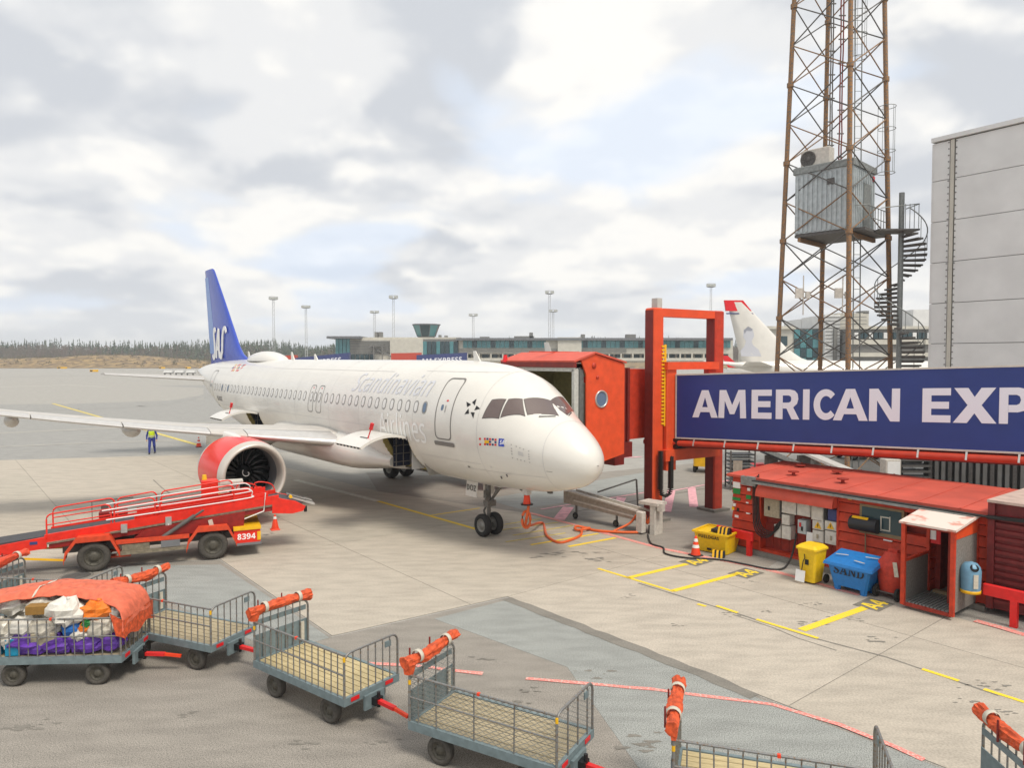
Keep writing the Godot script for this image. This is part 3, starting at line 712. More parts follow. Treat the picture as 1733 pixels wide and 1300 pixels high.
	# --- flight deck windows, traced on the skin
	var panes = [[817, 708, 820, 700, 833, 678, 856, 676, 844, 708], [848, 707, 862, 677, 884, 677, 888, 704, 880, 702], [888, 677, 933, 679, 945, 704, 894, 703]]; var front = PackedVector2Array()
	for k in panes.size():
		var poly = PackedVector2Array(); var mid = Vector2.ZERO
		for i in range(0, panes[k].size(), 2):
			var q = hit(panes[k][i], panes[k][i + 1])
			if q.x > 0: poly.append(q); mid += q
		if k == 2: front = poly
		flight_window(P, poly)
	var port = PackedVector2Array()
	for q in front: port.append(Vector2(q.x, -q.y))
	flight_window(P, port)
	for k in 2: # wipers
		var q = hit([912, 962][k], [706, 704][k]); var q2 = hit([940, 966][k], [706, 700][k]); var g = B.new()
		if q.x > 0 and q2.x > 0:
			g.bar(FP(q.x, q.y) + FN(q.x, q.y) * .03, FP(q2.x, q2.y) + FN(q2.x, q2.y) * .03, .02); obj(g, "wiper", "black", P)
	# --- markings
	ftext("Scandinavian", 11.55, 4.72, 5.45, 0.74, 0.28, "letter_silver", P)
	ftext("Airlines", 9.05, 3.18, 3.1, 0.92, 0.0, "letter_white", P)
	ftext("SE-DOZ", 27.9, 3.62, 1.1, 0.26, 0.0, "door_line", P, 700)
	var star = B.new(); var sc = hit(799, 691)
	for i in 5: # five-bladed star of small dark vanes
		var t = TAU * i / 5 + 0.3; var c = sc + Vector2(cos(t) * .13, sin(t) * .13 / 1.9)
		var tip = sc + Vector2(cos(t + .5) * .33, sin(t + .5) * .33 / 1.9); var e = sc + Vector2(cos(t + 1.0) * .19, sin(t + 1.0) * .19 / 1.9)
		fpatch(star, PackedVector2Array([c, tip, e]), .008)
	obj(star, "star_emblem", "black", P)
	var fl = sub("flag_strip", P); var fa = hit(812, 741); var fb = hit(843, 743); var fc = hit(812, 755)
	var du = (fb - fa) / 7.0; var dv = (fc - fa) / 3.0
	for i in 7:
		for j in 3:
			var cc = ["reflector_red", "", "reflector_red", "far_blue", "reflector_red", "far_blue", "reflector_red"][i] as String
			if j == 1: cc = ["", "", "", "yellow", "far_blue", "", "far_blue"][i]
			if i == 3 and j != 1: cc = "far_blue"
			if cc == "": continue
			var p: Vector2 = fa + du * i + dv * j; var g = B.new()
			fpatch(g, PackedVector2Array([p, p + du * .7, p + du * .7 + dv * .75, p + dv * .75]), .008); obj(g, "flag_block", cc, fl)
	var yb = B.new(); fpatch(yb, PackedVector2Array([fa + du * 2.2 + dv * .9, fa + du * 4 + dv * .9, fa + du * 4 + dv * 2, fa + du * 2.2 + dv * 2]), .01); obj(yb, "flag_block", "yellow", fl)
	var sb = B.new(); fpatch(sb, PackedVector2Array([hit(845, 742), hit(854.5, 743), hit(854, 756), hit(844.5, 755)]), .008); obj(sb, "logo_block", "fin_blue", fl)
	var lp = hit(845.2, 752); var lpos = FP(lp.x, lp.y)
	ftext("SAS", lp.x - .02, lpos.y, .22, .13, 0.2, "letter_white", fl, 700)
	var rear = sub("flag_strip", P)
	for i in 7:
		for j in 3:
			var cc = ["reflector_red", "far_blue", "yellow", "reflector_red"][(i * 3 + j * 5) % 4] as String
			if (i + j) % 3 == 0: continue
			var g = B.new(); var x = 26.9 - i * .24 + j * .1
			fpatch(g, xy_poly(rect(x - .13, 5.28 + j * .14, x, 5.38 + j * .14)), .006); obj(g, "flag_block", cc, rear)
	for q in [[882, 768, .16], [832, 790, .06]]: # square access panel with its dots, small vents
		var c = hit(q[0], q[1]); var g = B.new(); var s: float = q[2]
		fpatch(g, PackedVector2Array([c + Vector2(-s / 2, -s / 4), c + Vector2(s / 2, -s / 4), c + Vector2(s / 2, s / 4), c + Vector2(-s / 2, s / 4)]), .006); obj(g, "access_panel", "plane_grey", P)
	var dots = B.new(); var dc = hit(882, 768)
	for i in 16:
		var t = TAU * i / 16; var m = maxf(absf(cos(t)), absf(sin(t))); var c = dc + Vector2(cos(t) / m * .27, sin(t) / m * .13)
		fpatch(dots, PackedVector2Array([c, c + Vector2(.035, 0), c + Vector2(.035, .018), c + Vector2(0, .018)]), .007, 1)
	obj(dots, "panel_dots", "window_ring", P)
	for q in [[936, 798, .18, .012], [795, 789, .1, .03], [717, 787, .2, .06], [655, 710, .12, .05]]:
		var c = hit(q[0], q[1]); if c.x < 0: continue
		var g = B.new(); fpatch(g, PackedVector2Array([c, c + Vector2(q[2], 0), c + Vector2(q[2], q[3]), c + Vector2(0, q[3])]), .006); obj(g, "vent", "door_line", P)
	# probes and belly fittings
	for q in [[2.6, 1.2, 2.5], [2.9, 1.25, 2.4]]:
		var g = B.new(); var p = FO(q[0], q[2], 0); g.bar(p, p + Vector3(-.18, -.02, -.1), .03); obj(g, "probe", "galva_dark", P)
	for q in [[2.0, 1.95], [3.3, 1.85]]:
		var g = B.new(); g.box(Vector3(q[0], q[1], 0), Vector3(.16, .14, .1)); obj(g, "drain_mast", "galva_dark", P)
	# --- crown antennas and satcom radome
	var rd = B.new(); var rr = []
	for i in 13:
		var x = 22.7 + 4.7 * i / 12.0; var s = sin(PI * i / 12.0); var hgt = .04 + .5 * pow(s, .55); var r = PackedVector3Array()
		for j in 15:
			var t = PI * j / 14; r.append(Vector3(x, 5.84 + hgt * sin(t), -.75 * pow(s, .4) * cos(t)))
		rr.append(r)
	rd.loft(rr, false, false); obj(rd, "satcom_radome", "plane_white", P)
	for q in [[21.3, .42], [27.6, .5], [5.5, .38], [18.5, .3]]:
		var g = B.new(); var x: float = q[0]; var y = fus(x)[0] - .03 as float
		g.hexa([Vector3(x, y, -.03), Vector3(x + .38, y, -.02), Vector3(x + .38, y, .02), Vector3(x, y, .03), Vector3(x + .3, y + q[1], -.015), Vector3(x + .44, y + q[1], -.01), Vector3(x + .44, y + q[1], .01), Vector3(x + .3, y + q[1], .015)])
		obj(g, "blade_antenna", "plane_white", P)
	# --- belly fairing
	var ff = B.new(); var fr = []
	for i in 25:
		var x = 9.1 + 12.8 * i / 24.0; var e = smoothstep(0, 1, minf((x - 9.1) / 3.0, (21.9 - x) / 3.6))
		var hw = 1.5 + .92 * e; var bot = 1.84 - .3 * e; var top = 2.5 + .75 * e; var r = PackedVector3Array()
		for j in 40:
			var t = TAU * j / 40; var c = cos(t); var s = sin(t)
			r.append(Vector3(x, (top + bot) / 2 + (top - bot) / 2 * signf(c) * pow(absf(c), .75), -hw * signf(s) * pow(absf(s), .75)))
		fr.append(r)
	ff.loft(fr); obj(ff, "belly_fairing", "plane_white", P)
	# --- wings
	for sg in [-1.0, 1.0]:
		var wing = sub("wing", P)
		var body = B.new(); var rg = []
		for s in [0.8, 2.0, 4.2, 6.4, 9.0, 12.0, 15.0, 17.0]:
			var q = wing_at(s); rg.append(foil(q[0], q[1], q[2], s * sg, lerpf(.14, .082, minf(s / 7.0, 1)), .115, 1.0, 12))
		var q17 = wing_at(17.0); rg.append(foil(.9, 20.6, q17[2] + 1.0, 17.45 * sg, .08, .1, 1.0, 12)); rg.append(foil(.5, 21.6, q17[2] + 2.35, 17.75 * sg, .07, .1, 1.0, 12))
		body.loft(rg); obj(body, "wing_box", "wing_under", wing)
		for seg in [[2.15, 5.15], [6.35, 9.0], [9.04, 11.7], [11.74, 14.3], [14.34, 16.8]]:
			var sl = B.new(); var r2 = []
			for i in 5:
				var s: float = lerpf(seg[0], seg[1], i / 4.0); var q = wing_at(s); r2.append(foil(q[0] * 1.006, q[1] - .03, q[2], s * sg, lerpf(.145, .086, minf(s / 7.0, 1)), 0.0, .135, 10))
			sl.loft(r2); obj(sl, "slat", "wing_metal", wing)
		for s in [5.75]:
			var sl = B.new(); var r2 = []
			for i in 3:
				var ss = 5.17 + i * .58; var q = wing_at(ss); r2.append(foil(q[0], q[1] - .02, q[2], ss * sg, .096, 0.0, .13, 10))
			sl.loft(r2); obj(sl, "slat", "wing_under", wing)
		for s in [3.4, 8.25, 12.1, 15.2]:
			var q = wing_at(s); var fb2 = B.new(); var r3 = []; var len: float = q[0] * .75
			for i in 9:
				var u = i / 8.0; r3.append(fb2.ring(Vector3(q[1] + q[0] * .42 + len * u, q[2] - .2 - .14 * sin(PI * u) + .02, s * sg), Vector3.RIGHT, .03 + .21 * pow(sin(PI * clampf(u, .02, .98)), .6), 12))
			fb2.loft(r3); obj(fb2, "flap_fairing", "wing_under", wing)
		# --- engine
		var e = sub("engine", P, Vector3(11.0, 1.86, 5.75 * sg)); var ax = Vector3.RIGHT
		var lip = B.new(); lip.lathe(Vector3.ZERO, ax, [[.5, .955], [.28, .962], [.12, .985], [.03, 1.025], [0, 1.07], [.03, 1.115], [.12, 1.16], [.22, 1.19], [.34, 1.212]], 56); obj(lip, "inlet_lip", "lip_metal", e)
		var cw = B.new(); cw.lathe(Vector3.ZERO, ax, [[.34, 1.213], [.6, 1.24], [.95, 1.255], [1.4, 1.26], [1.9, 1.248], [2.55, 1.205]], 56); obj(cw, "fan_cowl", "engine_red", e)
		var rv = B.new(); rv.lathe(Vector3.ZERO, ax, [[2.57, 1.2], [2.85, 1.14], [3.2, 1.04], [3.45, .96], [3.4, .92], [2.6, .9]], 56); obj(rv, "rear_cowl", "plane_white", e)
		var du2 = B.new(); du2.lathe(Vector3.ZERO, ax, [[.5, .955], [.9, .97], [1.35, 1.0], [1.9, .97]], 48); du2.lathe(Vector3.ZERO, ax, [[1.7, .98], [1.7, .02]], 40); obj(du2, "inlet_duct", "duct_dark", e)
		var co = B.new(); co.lathe(Vector3.ZERO, ax, [[2.4, .72], [3.3, .66], [4.0, .5], [4.35, .42], [4.3, .3], [4.9, .05]], 32); obj(co, "core_nozzle", "galva_dark", e)
		var sp = B.new(); sp.lathe(Vector3.ZERO, ax, [[.82, .005], [.86, .06], [.98, .17], [1.12, .25], [1.3, .3]], 28); obj(sp, "spinner", "black", e)
		var sw = B.new(); var pts = []
		for i in 14:
			var t = 0.6 + i * .38; var r = .045 + .0085 * i; var xx = .84 + (r * r) * 4.6; pts.append(Vector3(xx - .02, cos(t) * r, sin(t) * r))
		sw.tube(pts, .016, 5); obj(sw, "spinner_swirl", "letter_white", e)
		for i in 18:
			var bl = B.new(); var t = TAU * i / 18; var l = []
			for k in 6:
				var u = k / 5.0; var r = lerpf(.27, .965, u); var tw = lerpf(.5, 1.1, u); var c = .15 + .06 * sin(PI * u); var lean = t + .22 * u * u
				var tang = Vector3(0, -sin(lean), cos(lean)); var rad = Vector3(0, cos(lean), sin(lean)); var ctr = Vector3(1.22 + .04 * u, 0, 0) + rad * r
				var ch = (Vector3.RIGHT * cos(tw) + tang * sin(tw)) * c; var th2 = (Vector3.RIGHT * -sin(tw) + tang * cos(tw)) * .012
				l.append(PackedVector3Array([ctr - ch, ctr + th2, ctr + ch, ctr - th2]))
			bl.loft(l); obj(bl, "fan_blade", "fan_black", e)
		# Pylon from the nacelle's crown to the wing
		var py = B.new(); var qw = wing_at(5.75); var z = 5.75 * sg; var pr = []
		for i in 7:
			var u = i / 6.0; var x = lerpf(12.3, 16.2, u); var lo = lerpf(2.98, 2.5, u) if u > .05 else 3.03; var hi = lerpf(3.1, 3.22, smoothstep(0, .35, u)); var hw = .03 + .19 * sin(PI * clampf(u, .0, .85) * .95 + .1)
			pr.append(PackedVector3Array([Vector3(x, lo, z - hw), Vector3(x, hi - .04, z - hw), Vector3(x, hi, z - hw * .5), Vector3(x, hi, z + hw * .5), Vector3(x, hi - .04, z + hw), Vector3(x, lo, z + hw)]))
		py.loft(pr); obj(py, "pylon", "plane_white", P)
		# faint company wordmark band on the cowl
		if sg < 0:
			var bn = B.new()
			for i in 7:
				var t0 = deg_to_rad(118.0 + i * 5.0)
				for k in 2:
					var xa = 1.12 + k * .34; var ra = 1.262
					var pa = Vector3(xa, cos(t0) * ra, -sin(t0) * ra); var pb = Vector3(xa, cos(t0 + .055) * ra, -sin(t0 + .055) * ra); var dx = Vector3(.26, 0, 0)
					bn.quad(pa, pb, pb + dx, pa + dx)
			obj(bn, "cowl_mark", "tarp_coral", e)
		# --- main gear
		var mg = sub("main_gear", P, Vector3(17.5, 0, 3.8 * sg)); var leg = B.new()
		leg.cyl(Vector3(0, .58, 0), Vector3(0, 1.5, 0), .09); leg.cyl(Vector3(0, 1.3, 0), Vector3(.05, 2.5, -.1 * sg), .15); leg.bar(Vector3(0, 1.5, 0), Vector3(.1, 2.4, -1.4 * sg), .12); leg.cyl(Vector3(0, .58, -.5), Vector3(0, .58, .5), .07)
		leg.bar(Vector3(.12, .7, 0), Vector3(.32, 1.1, 0), .05); leg.bar(Vector3(.32, 1.1, 0), Vector3(.1, 1.5, 0), .05)
		obj(leg, "strut", "gear_grey", mg)
		for k in [-.43, .43]: wheel(mg, Vector3(0, .585, k), Vector3.BACK, .585, .42, "rubber", "rim")
		var gd = B.new(); gd.box(Vector3(.05, 1.75, .24 * sg), Vector3(1.0, 1.2, .03)); obj(gd, "gear_door", "plane_white", mg)
	# --- fin
	var fin = sub("fin", P); var fb3 = B.new(); var rf = []
	for q in [[5.5, 27.0, 8.0], [5.95, 28.0, 6.9], [6.25, 28.9, 6.05], [6.7, 29.5, 5.5], [7.5, 30.2, 4.88], [9.5, 32.0, 3.45], [11.5, 33.85, 2.02], [11.7, 34.08, 1.86], [11.78, 34.3, 1.6]]:
		var r = PackedVector3Array(); var f = foil(q[2], q[1], 0, 0, .095 if q[0] > 6 else .07, 0, 1, 12)
		for p in f: r.append(Vector3(p.x, q[0], (p.y - q[2] * .02 * sin(PI * (p.x - q[1]) / q[2])) * 1.0))
		rf.append(r)
	fb3.loft(rf); obj(fb3, "fin_skin", "fin_blue", fin)
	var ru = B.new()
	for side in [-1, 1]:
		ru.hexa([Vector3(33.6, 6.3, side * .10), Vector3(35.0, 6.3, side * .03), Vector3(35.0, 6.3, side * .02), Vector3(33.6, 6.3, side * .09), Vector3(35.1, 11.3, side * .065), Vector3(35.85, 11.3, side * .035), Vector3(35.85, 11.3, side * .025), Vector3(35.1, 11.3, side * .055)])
	obj(ru, "rudder", "fin_reflection", fin)  # rudder panels carry the reflection as a painted pale blue
	# lettering on the fin: tall slanted strokes
	for q in [[[.64, 1.5], [.52, 1.68], [.38, 1.6], [.35, 1.3], [.44, .8], [.46, .3], [.36, .06], [.18, .0], [.03, .18]], [[.72, 0], [.83, .6], [1.02, 1.25], [1.16, 1.62], [1.2, 1.2], [1.2, .5], [1.3, .05]], [[.86, .55], [1.2, .55]], [[2.2, 1.42], [2.1, 1.66], [1.92, 1.64], [1.78, 1.3], [1.74, .8], [1.7, .35], [1.58, .06], [1.42, .1], [1.36, .3]]]:
		var g = B.new(); var pp = []
		for e in q: pp.append(Vector3(34.25 - e[0] * 1.42, 6.0 + e[1] * 1.1, 0))
		pp = smooth_path(pp, 4)
		for i in pp.size(): pp[i].z = -fin_half(pp[i].x, pp[i].y) - .03
		for i in pp.size() - 1: g.bar(pp[i], pp[i + 1] + (pp[i + 1] - pp[i]).normalized() * .03, .24, .03, Vector3.BACK)
		obj(g, "letter_stroke", "letter_white", fin)
	# --- tailplane
	for sg in [-1.0, 1.0]:
		var hs = B.new(); var rh = []; var he = B.new(); var re = []
		for s in [.5, 1.2, 3.5, 6.0, 6.22]:
			var u: float = (s - .5) / 5.72; var c = lerpf(3.7, 1.45, u); var xl = lerpf(31.3, 34.6, u); var y = lerpf(4.62, 5.02, u)
			rh.append(foil(c, xl, y, s * sg, .095, .07, 1, 10)); re.append(foil(c, xl - .01, y, s * sg, .097, 0, .085, 8))
		hs.loft(rh); he.loft(re)
		var tp = sub("tailplane", P); obj(hs, "stabiliser", "wing_under", tp); obj(he, "leading_edge", "wing_metal", tp)
	var tc = B.new(); tc.cyl(Vector3(37.5, 5.1, 0), Vector3(37.66, 5.1, 0), .1, .09, 14); obj(tc, "exhaust_pipe", "galva_dark", P)
	# --- nose gear
	var ng = sub("nose_gear", P, Vector3(5.07, 0, 0)); var lg = B.new()
	lg.cyl(Vector3(0, .38, 0), Vector3(.02, 1.0, 0), .055); lg.cyl(Vector3(.02, .95, 0), Vector3(.05, 1.95, 0), .095); lg.cyl(Vector3(0, .38, -.3), Vector3(0, .38, .3), .05)
	lg.bar(Vector3(.1, .5, 0), Vector3(.28, .8, 0), .05); lg.bar(Vector3(.28, .8, 0), Vector3(.1, 1.05, 0), .05); lg.bar(Vector3(-.05, 1.15, 0), Vector3(-.75, 1.85, 0), .07); lg.bar(Vector3(-.06, 1.2, .1), Vector3(-.4, 1.85, .15), .05)
	lg.box(Vector3(-.05, 1.12, 0), Vector3(.26, .2, .34)); lg.box(Vector3(0, 1.42, -.12), Vector3(.14, .26, .1)); lg.cyl(Vector3(-.1, 1.3, -.16), Vector3(-.16, 1.3, -.16), .09, -1, 12)
	lg.tube([Vector3(.1, .6, .05), Vector3(.22, .9, .1), Vector3(.12, 1.3, .1), Vector3(.14, 1.7, .08)], .02)
	lg.tube([Vector3(-.08, .6, -.05), Vector3(-.2, .9, -.08), Vector3(-.12, 1.3, -.1)], .018)
	obj(lg, "strut", "gear_grey", ng)
	for k in [-.25, .25]: wheel(ng, Vector3(0, .385, k), Vector3.BACK, .385, .24, "rubber", "rim")
	var bay = B.new(); bay.box(Vector3(-.2, 1.86, 0), Vector3(1.7, .1, .62)); obj(bay, "gear_bay", "plane_grey", ng)
	for k in [-1.0, 1.0]:
		var gd = B.new(); gd.box(Vector3(.48, 1.56, k * .36), Vector3(.62, .5, .025), Basis(Vector3.RIGHT, k * -.12)); var go = obj(gd, "gear_door", "plane_white", ng)
		if k < 0:
			lettering("DOZ", .2, "gear_grey", ng, Transform3D(Basis(Vector3.UP, PI), Vector3(.48, 1.6, -.385)))
			var rdm = B.new(); rdm.box(Vector3(.44, 1.37, -.375), Vector3(.34, .08, .03)); obj(rdm, "red_plate", "reflector_red", ng)
	# --- ground power socket under the belly
	var sk = B.new(); sk.box(Vector3(2.95, 1.8, -.12), Vector3(.22, .16, .18)); obj(sk, "service_hatch", "plane_grey", P)

# ---------------------------------------------------------------- boarding bridge
func wobj(b, called: String, m, parent: Node3D) -> MeshInstance3D: # built in world metres, hung under a placed thing
	var o = obj(b, called, m, parent); o.transform = parent.transform.affine_inverse(); return o
func bold(s: String, length: float, h: float, m: String, parent: Node, xf: Transform3D) -> void: # heavy capitals stretched to a length, one mesh per word
	var f = SystemFont.new(); f.font_names = PackedStringArray(["Droid Sans"]); f.font_weight = 700
	var fv = FontVariation.new(); fv.base_font = f; fv.variation_embolden = 0.75
	var t = TextMesh.new(); t.font = fv; t.text = s; t.font_size = 64; t.depth = 0.006; t.pixel_size = 0.02; t.curve_step = 1.0
	var ab = t.get_aabb(); var o = obj(t, "lettering", m, parent)
	var sc = Vector3(length / ab.size.x, h / ab.size.y, 1)
	o.transform = xf * Transform3D(Basis.from_scale(sc), -ab.position * sc)
const CAPS := { # heavy block capitals, in hundredths of their box
	"A": [0, 0, 37, 100, 49.9, 100, 49.9, 74, 39, 38, 61, 38, 50.1, 74, 50.1, 100, 63, 100, 100, 0, 75, 0, 68, 20, 32, 20, 25, 0],
	"M": [0, 0, 4, 100, 28, 100, 50, 46, 72, 100, 96, 100, 100, 0, 79, 0, 77, 62, 58, 14, 42, 14, 23, 62, 21, 0],
	"E": [0, 0, 0, 100, 100, 100, 100, 79, 32, 79, 32, 60.5, 94, 60.5, 94, 40, 32, 40, 32, 21, 100, 21, 100, 0],
	"R": [0, 0, 0, 100, 60, 100, 80, 96, 92, 85, 95, 68, 90, 52, 74, 40, 100, 0, 68, 0, 46, 36, 30, 36, 30, 56, 56, 56, 64, 60, 66, 68, 64, 76, 56, 80, 29.5, 80, 29.5, 0],
	"P": [0, 0, 0, 100, 62, 100, 84, 96, 96, 84, 100, 66, 95, 48, 80, 36, 60, 32, 30, 32, 30, 52, 56, 52, 66, 56, 70, 66, 66, 76, 56, 80, 29.5, 80, 29.5, 0],
	"N": [0, 0, 0, 100, 30, 100, 74, 36, 74, 100, 100, 100, 100, 0, 70, 0, 26, 64, 26, 0],
	"X": [0, 0, 34, 51, 2, 100, 35, 100, 50, 74, 65, 100, 98, 100, 66, 51, 100, 0, 67, 0, 50, 28, 33, 0] }
func bridge() -> void:
	var NL = V(5.23, 0, 26.57); var ph = Vector3(.839, 0, -.544); var q = Vector3(.544, 0, .839); var bs = Basis(ph, Vector3.UP, q)
	var R = thing("boarding_bridge", "red passenger boarding bridge on a tall portal with a dark blue advertising panel", "boarding bridge", Transform3D(Basis(), NL))
	var FL = NL + ph * 3.25
	for k in 2:
		var p: Vector3 = [NL, FL][k]; var b = B.new()
		b.rbox(p + Vector3(0, 3.92, 0), Vector3(.5, 7.84, .5), .04, bs); var o = wobj(b, "portal_post", "bridge_orange" if k == 0 else "bridge_red", R)
		var c = B.new(); c.box(p + Vector3(0, .05, 0), Vector3(.9, .1, .9), bs); wobj(c, "footing", "seam_dark", R)
		var d = B.new(); d.box(p - ph * .262 + Vector3(0, 3.9, 0), Vector3(.02, 7.7, .4), bs); wobj(d, "shaded_face", "bridge_dark", R)  # thin dark red sheet paints the shade on the post's left face
	var tb = B.new(); tb.box((NL + FL) / 2 + Vector3(0, 7.68, 0), Vector3(2.75, .3, .42), bs); wobj(tb, "top_beam", "bridge_orange", R)
	for s in [[5.72, .28, 2.75], [2.42, .42, 2.9]]:
		var b = B.new(); b.box((NL + FL) / 2 + Vector3(0, s[0], 0) + q * .3, Vector3(s[2], s[1], .3), bs); wobj(b, "crossbeam", "bridge_orange", R)
	var ca = B.new(); ca.rbox(NL + ph * .56 + q * .22 + Vector3(0, 3.85, 0), Vector3(.5, 4.0, .3), .03, bs); wobj(ca, "lift_carriage", "bridge_orange", R)
	var cb = B.new(); cb.rbox(FL - ph * .5 + q * .2 + Vector3(0, 4.1, 0), Vector3(.4, 3.4, .3), .03, bs); wobj(cb, "lift_carriage", "bridge_red", R)
	var cp = B.new(); cp.box(NL + ph * .12 + Vector3(0, 8.02, 0), Vector3(.24, .36, .3), bs); wobj(cp, "motor_cap", "bellows", R)
	var yt = B.new(); yt.box(NL + ph * .3 + q * .265 + Vector3(0, 5.0, 0), Vector3(.1, 3.0, .03), bs)
	for i in 22: yt.box(NL + ph * .22 + q * .268 + Vector3(0, 3.6 + i * .135, 0), Vector3(.2, .07, .03), bs)
	wobj(yt, "toothed_rail", "yellow", R)
	var ch = B.new(); var pts = []
	for i in 25:
		var t = i / 24.0; var a = PI * clampf((t - .42) / .16, 0, 1)
		var x = -.05 + .52 * (1 - cos(a)) / 2; var y = (2.6 - t / .42 * 1.4) if t < .42 else ((1.2 - .28 * sin(a)) if t < .58 else 1.2 + (t - .58) / .42 * 1.2)
		pts.append(NL + ph * x + q * .42 + Vector3(0, y, 0))
	ch.tube(pts, .05, 8)
	for i in pts.size() - 1:
		for k in 3: var pp: Vector3 = pts[i].lerp(pts[i + 1], k / 3.0); ch.box(pp, Vector3(.15, .03, .15), bs)
	wobj(ch, "cable_chain", "cable_black", R)
	# tunnel
	var ta = Vector3(.713, .039, .701); var tn = Vector3(.713, 0, .701); var tv = Vector3(.701, 0, -.713); var S = V(6.1, 0, 26.6)
	var f = func(s: float, y: float, o: float) -> Vector3: return S + tn * s + Vector3(0, y + .039 * s, 0) + tv * o
	var tu = B.new()
	tu.hexa([f.call(-2.2, 3.0, .1), f.call(16, 3.0, .1), f.call(16, 3.0, 2.1), f.call(-2.2, 3.0, 2.1), f.call(-2.2, 5.38, .1), f.call(16, 5.38, .1), f.call(16, 5.38, 2.1), f.call(-2.2, 5.38, 2.1)])
	wobj(tu, "tunnel", "bridge_red", R)
	for i in 9:
		var b = B.new(); var y = 3.14 + i * .26; b.hexa([f.call(-2.0, y, .06), f.call(15.9, y, .06), f.call(15.9, y, .1), f.call(-2.0, y, .1), f.call(-2.0, y + .12, .06), f.call(15.9, y + .12, .06), f.call(15.9, y + .12, .1), f.call(-2.0, y + .12, .1)])
		wobj(b, "wall_rib", "bridge_orange", R)
	var pan = B.new(); pan.hexa([f.call(0, 3.08, -.03), f.call(15.9, 3.08, -.03), f.call(15.9, 3.08, .055), f.call(0, 3.08, .055), f.call(0, 5.36, -.03), f.call(15.9, 5.36, -.03), f.call(15.9, 5.36, .055), f.call(0, 5.36, .055)])
	var sign = wobj(pan, "sign_panel", "sign_blue", R)
	for e in [[3.03, 3.08], [5.36, 5.41]]:
		var b = B.new(); b.hexa([f.call(-.05, e[0], -.05), f.call(15.9, e[0], -.05), f.call(15.9, e[0], .055), f.call(-.05, e[0], .055), f.call(-.05, e[1], -.05), f.call(15.9, e[1], -.05), f.call(15.9, e[1], .055), f.call(-.05, e[1], .055)])
		wobj(b, "sign_frame", "unit_light", R)
	var eb = B.new(); eb.hexa([f.call(-.05, 3.08, -.05), f.call(-.003, 3.08, -.05), f.call(-.003, 3.08, .055), f.call(-.05, 3.08, .055), f.call(-.05, 5.36, -.05), f.call(-.003, 5.36, -.05), f.call(-.003, 5.36, .055), f.call(-.05, 5.36, .055)]); wobj(eb, "sign_frame", "unit_light", R)
	var txf = func(s: float) -> Transform3D: return Transform3D(Basis(ta, Vector3.UP, -tv), f.call(s, 3.83, -.034))
	var w1 = Node3D.new(); w1.name = "wordmark"; R.add_child(w1); w1.transform = R.transform.affine_inverse()
	var s_at = func(px: float) -> float: var k = (px - 866.5) / 1220.0; return (26.6 * k - 6.1) / (.713 + .701 * k) # along the panel
	var ends = [["A", 1173, 1216], ["M", 1217, 1264], ["E", 1273, 1307], ["R", 1314, 1354], ["I", 1360, 1371], ["C", 1378, 1416], ["A", 1411, 1470], ["N", 1472, 1524], ["E", 1562, 1610], ["X", 1614, 1688], ["P", 1692, 1745], ["R", 1755, 1815], ["E", 1825, 1875], ["S", 1885, 1935], ["S", 1945, 1995]]
	for e in ends:
		var s0: float = s_at.call(e[1]); var s1: float = s_at.call(e[2])
		if e[0] == "I": var ib = B.new(); ib.box(Vector3((s1 - s0) / 2, .49, .003), Vector3(s1 - s0, .98, .006)); obj(ib, "lettering", "sign_white", w1).transform = txf.call(s0)
		elif CAPS.has(e[0]) or e[0] == "C":
			var poly = PackedVector2Array()
			if e[0] == "C":
				for k in 25: var t = deg_to_rad(42 + 276.0 * k / 24); poly.append(Vector2(.54 + .54 * cos(t), .5 + .5 * sin(t)))
				for k in 25: var t = deg_to_rad(318 - 276.0 * k / 24); poly.append(Vector2(.56 + .27 * cos(t), .5 + .28 * sin(t)))
			else:
				for k in range(0, CAPS[e[0]].size(), 2): poly.append(Vector2(CAPS[e[0]][k], CAPS[e[0]][k + 1]) / 100.0)
			for k in poly.size(): poly[k] = Vector2(poly[k].x * (s1 - s0), poly[k].y * .98)
			var lb = B.new(); lb.prism(poly, 0, .006); obj(lb, "lettering", "sign_white", w1).transform = txf.call(s0)
		else: bold(e[0], s1 - s0, .98, "sign_white", w1, txf.call(s0))
	var pi = B.new(); pi.tube([f.call(-1.4, 2.86, -.02), f.call(16, 2.86, -.02)], .11, 10); wobj(pi, "drain_pipe", "bridge_red", R)
	var sk = B.new(); sk.hexa([f.call(-1.4, 2.7, .12), f.call(16, 2.7, .12), f.call(16, 2.7, 2.0), f.call(-1.4, 2.7, 2.0), f.call(-1.4, 3.0, .14), f.call(16, 3.0, .14), f.call(16, 3.0, 2.0), f.call(-1.4, 3.0, 2.0)]); wobj(sk, "floor_beam", "bridge_dark", R)
	for i in 10:
		var b = B.new(); var s = .75 + i * 1.22; b.bar(f.call(s, 2.8, -.14), f.call(s, 3.02, -.06), .05, .03); wobj(b, "pipe_bracket", "alu", R)
	# equipment between the posts
	var eq = B.new(); eq.box((NL + FL) / 2 + q * .1 + Vector3(0, 2.85, 0), Vector3(2.0, .35, .9), bs); wobj(eq, "drive_box", "black", R)
	# cab at the aircraft door
	var C = Transform3D(frame(V(2.42, 0, 24.15), .773, .634)) # x away from the aircraft, +z towards its nose
	var cob = func(b, called, m): var o = obj(b, called, m, R); o.transform = R.transform.affine_inverse() * C; return o
	var sp = B.new(); sp.prism(PackedVector2Array([Vector2(.1, 2.3), Vector2(2.0, 2.62), Vector2(2.0, 5.8), Vector2(.5, 6.14), Vector2(-.15, 5.95), Vector2(.1, 5.45)]), -.06, .0); cob.call(sp, "cab_side", "bridge_orange")
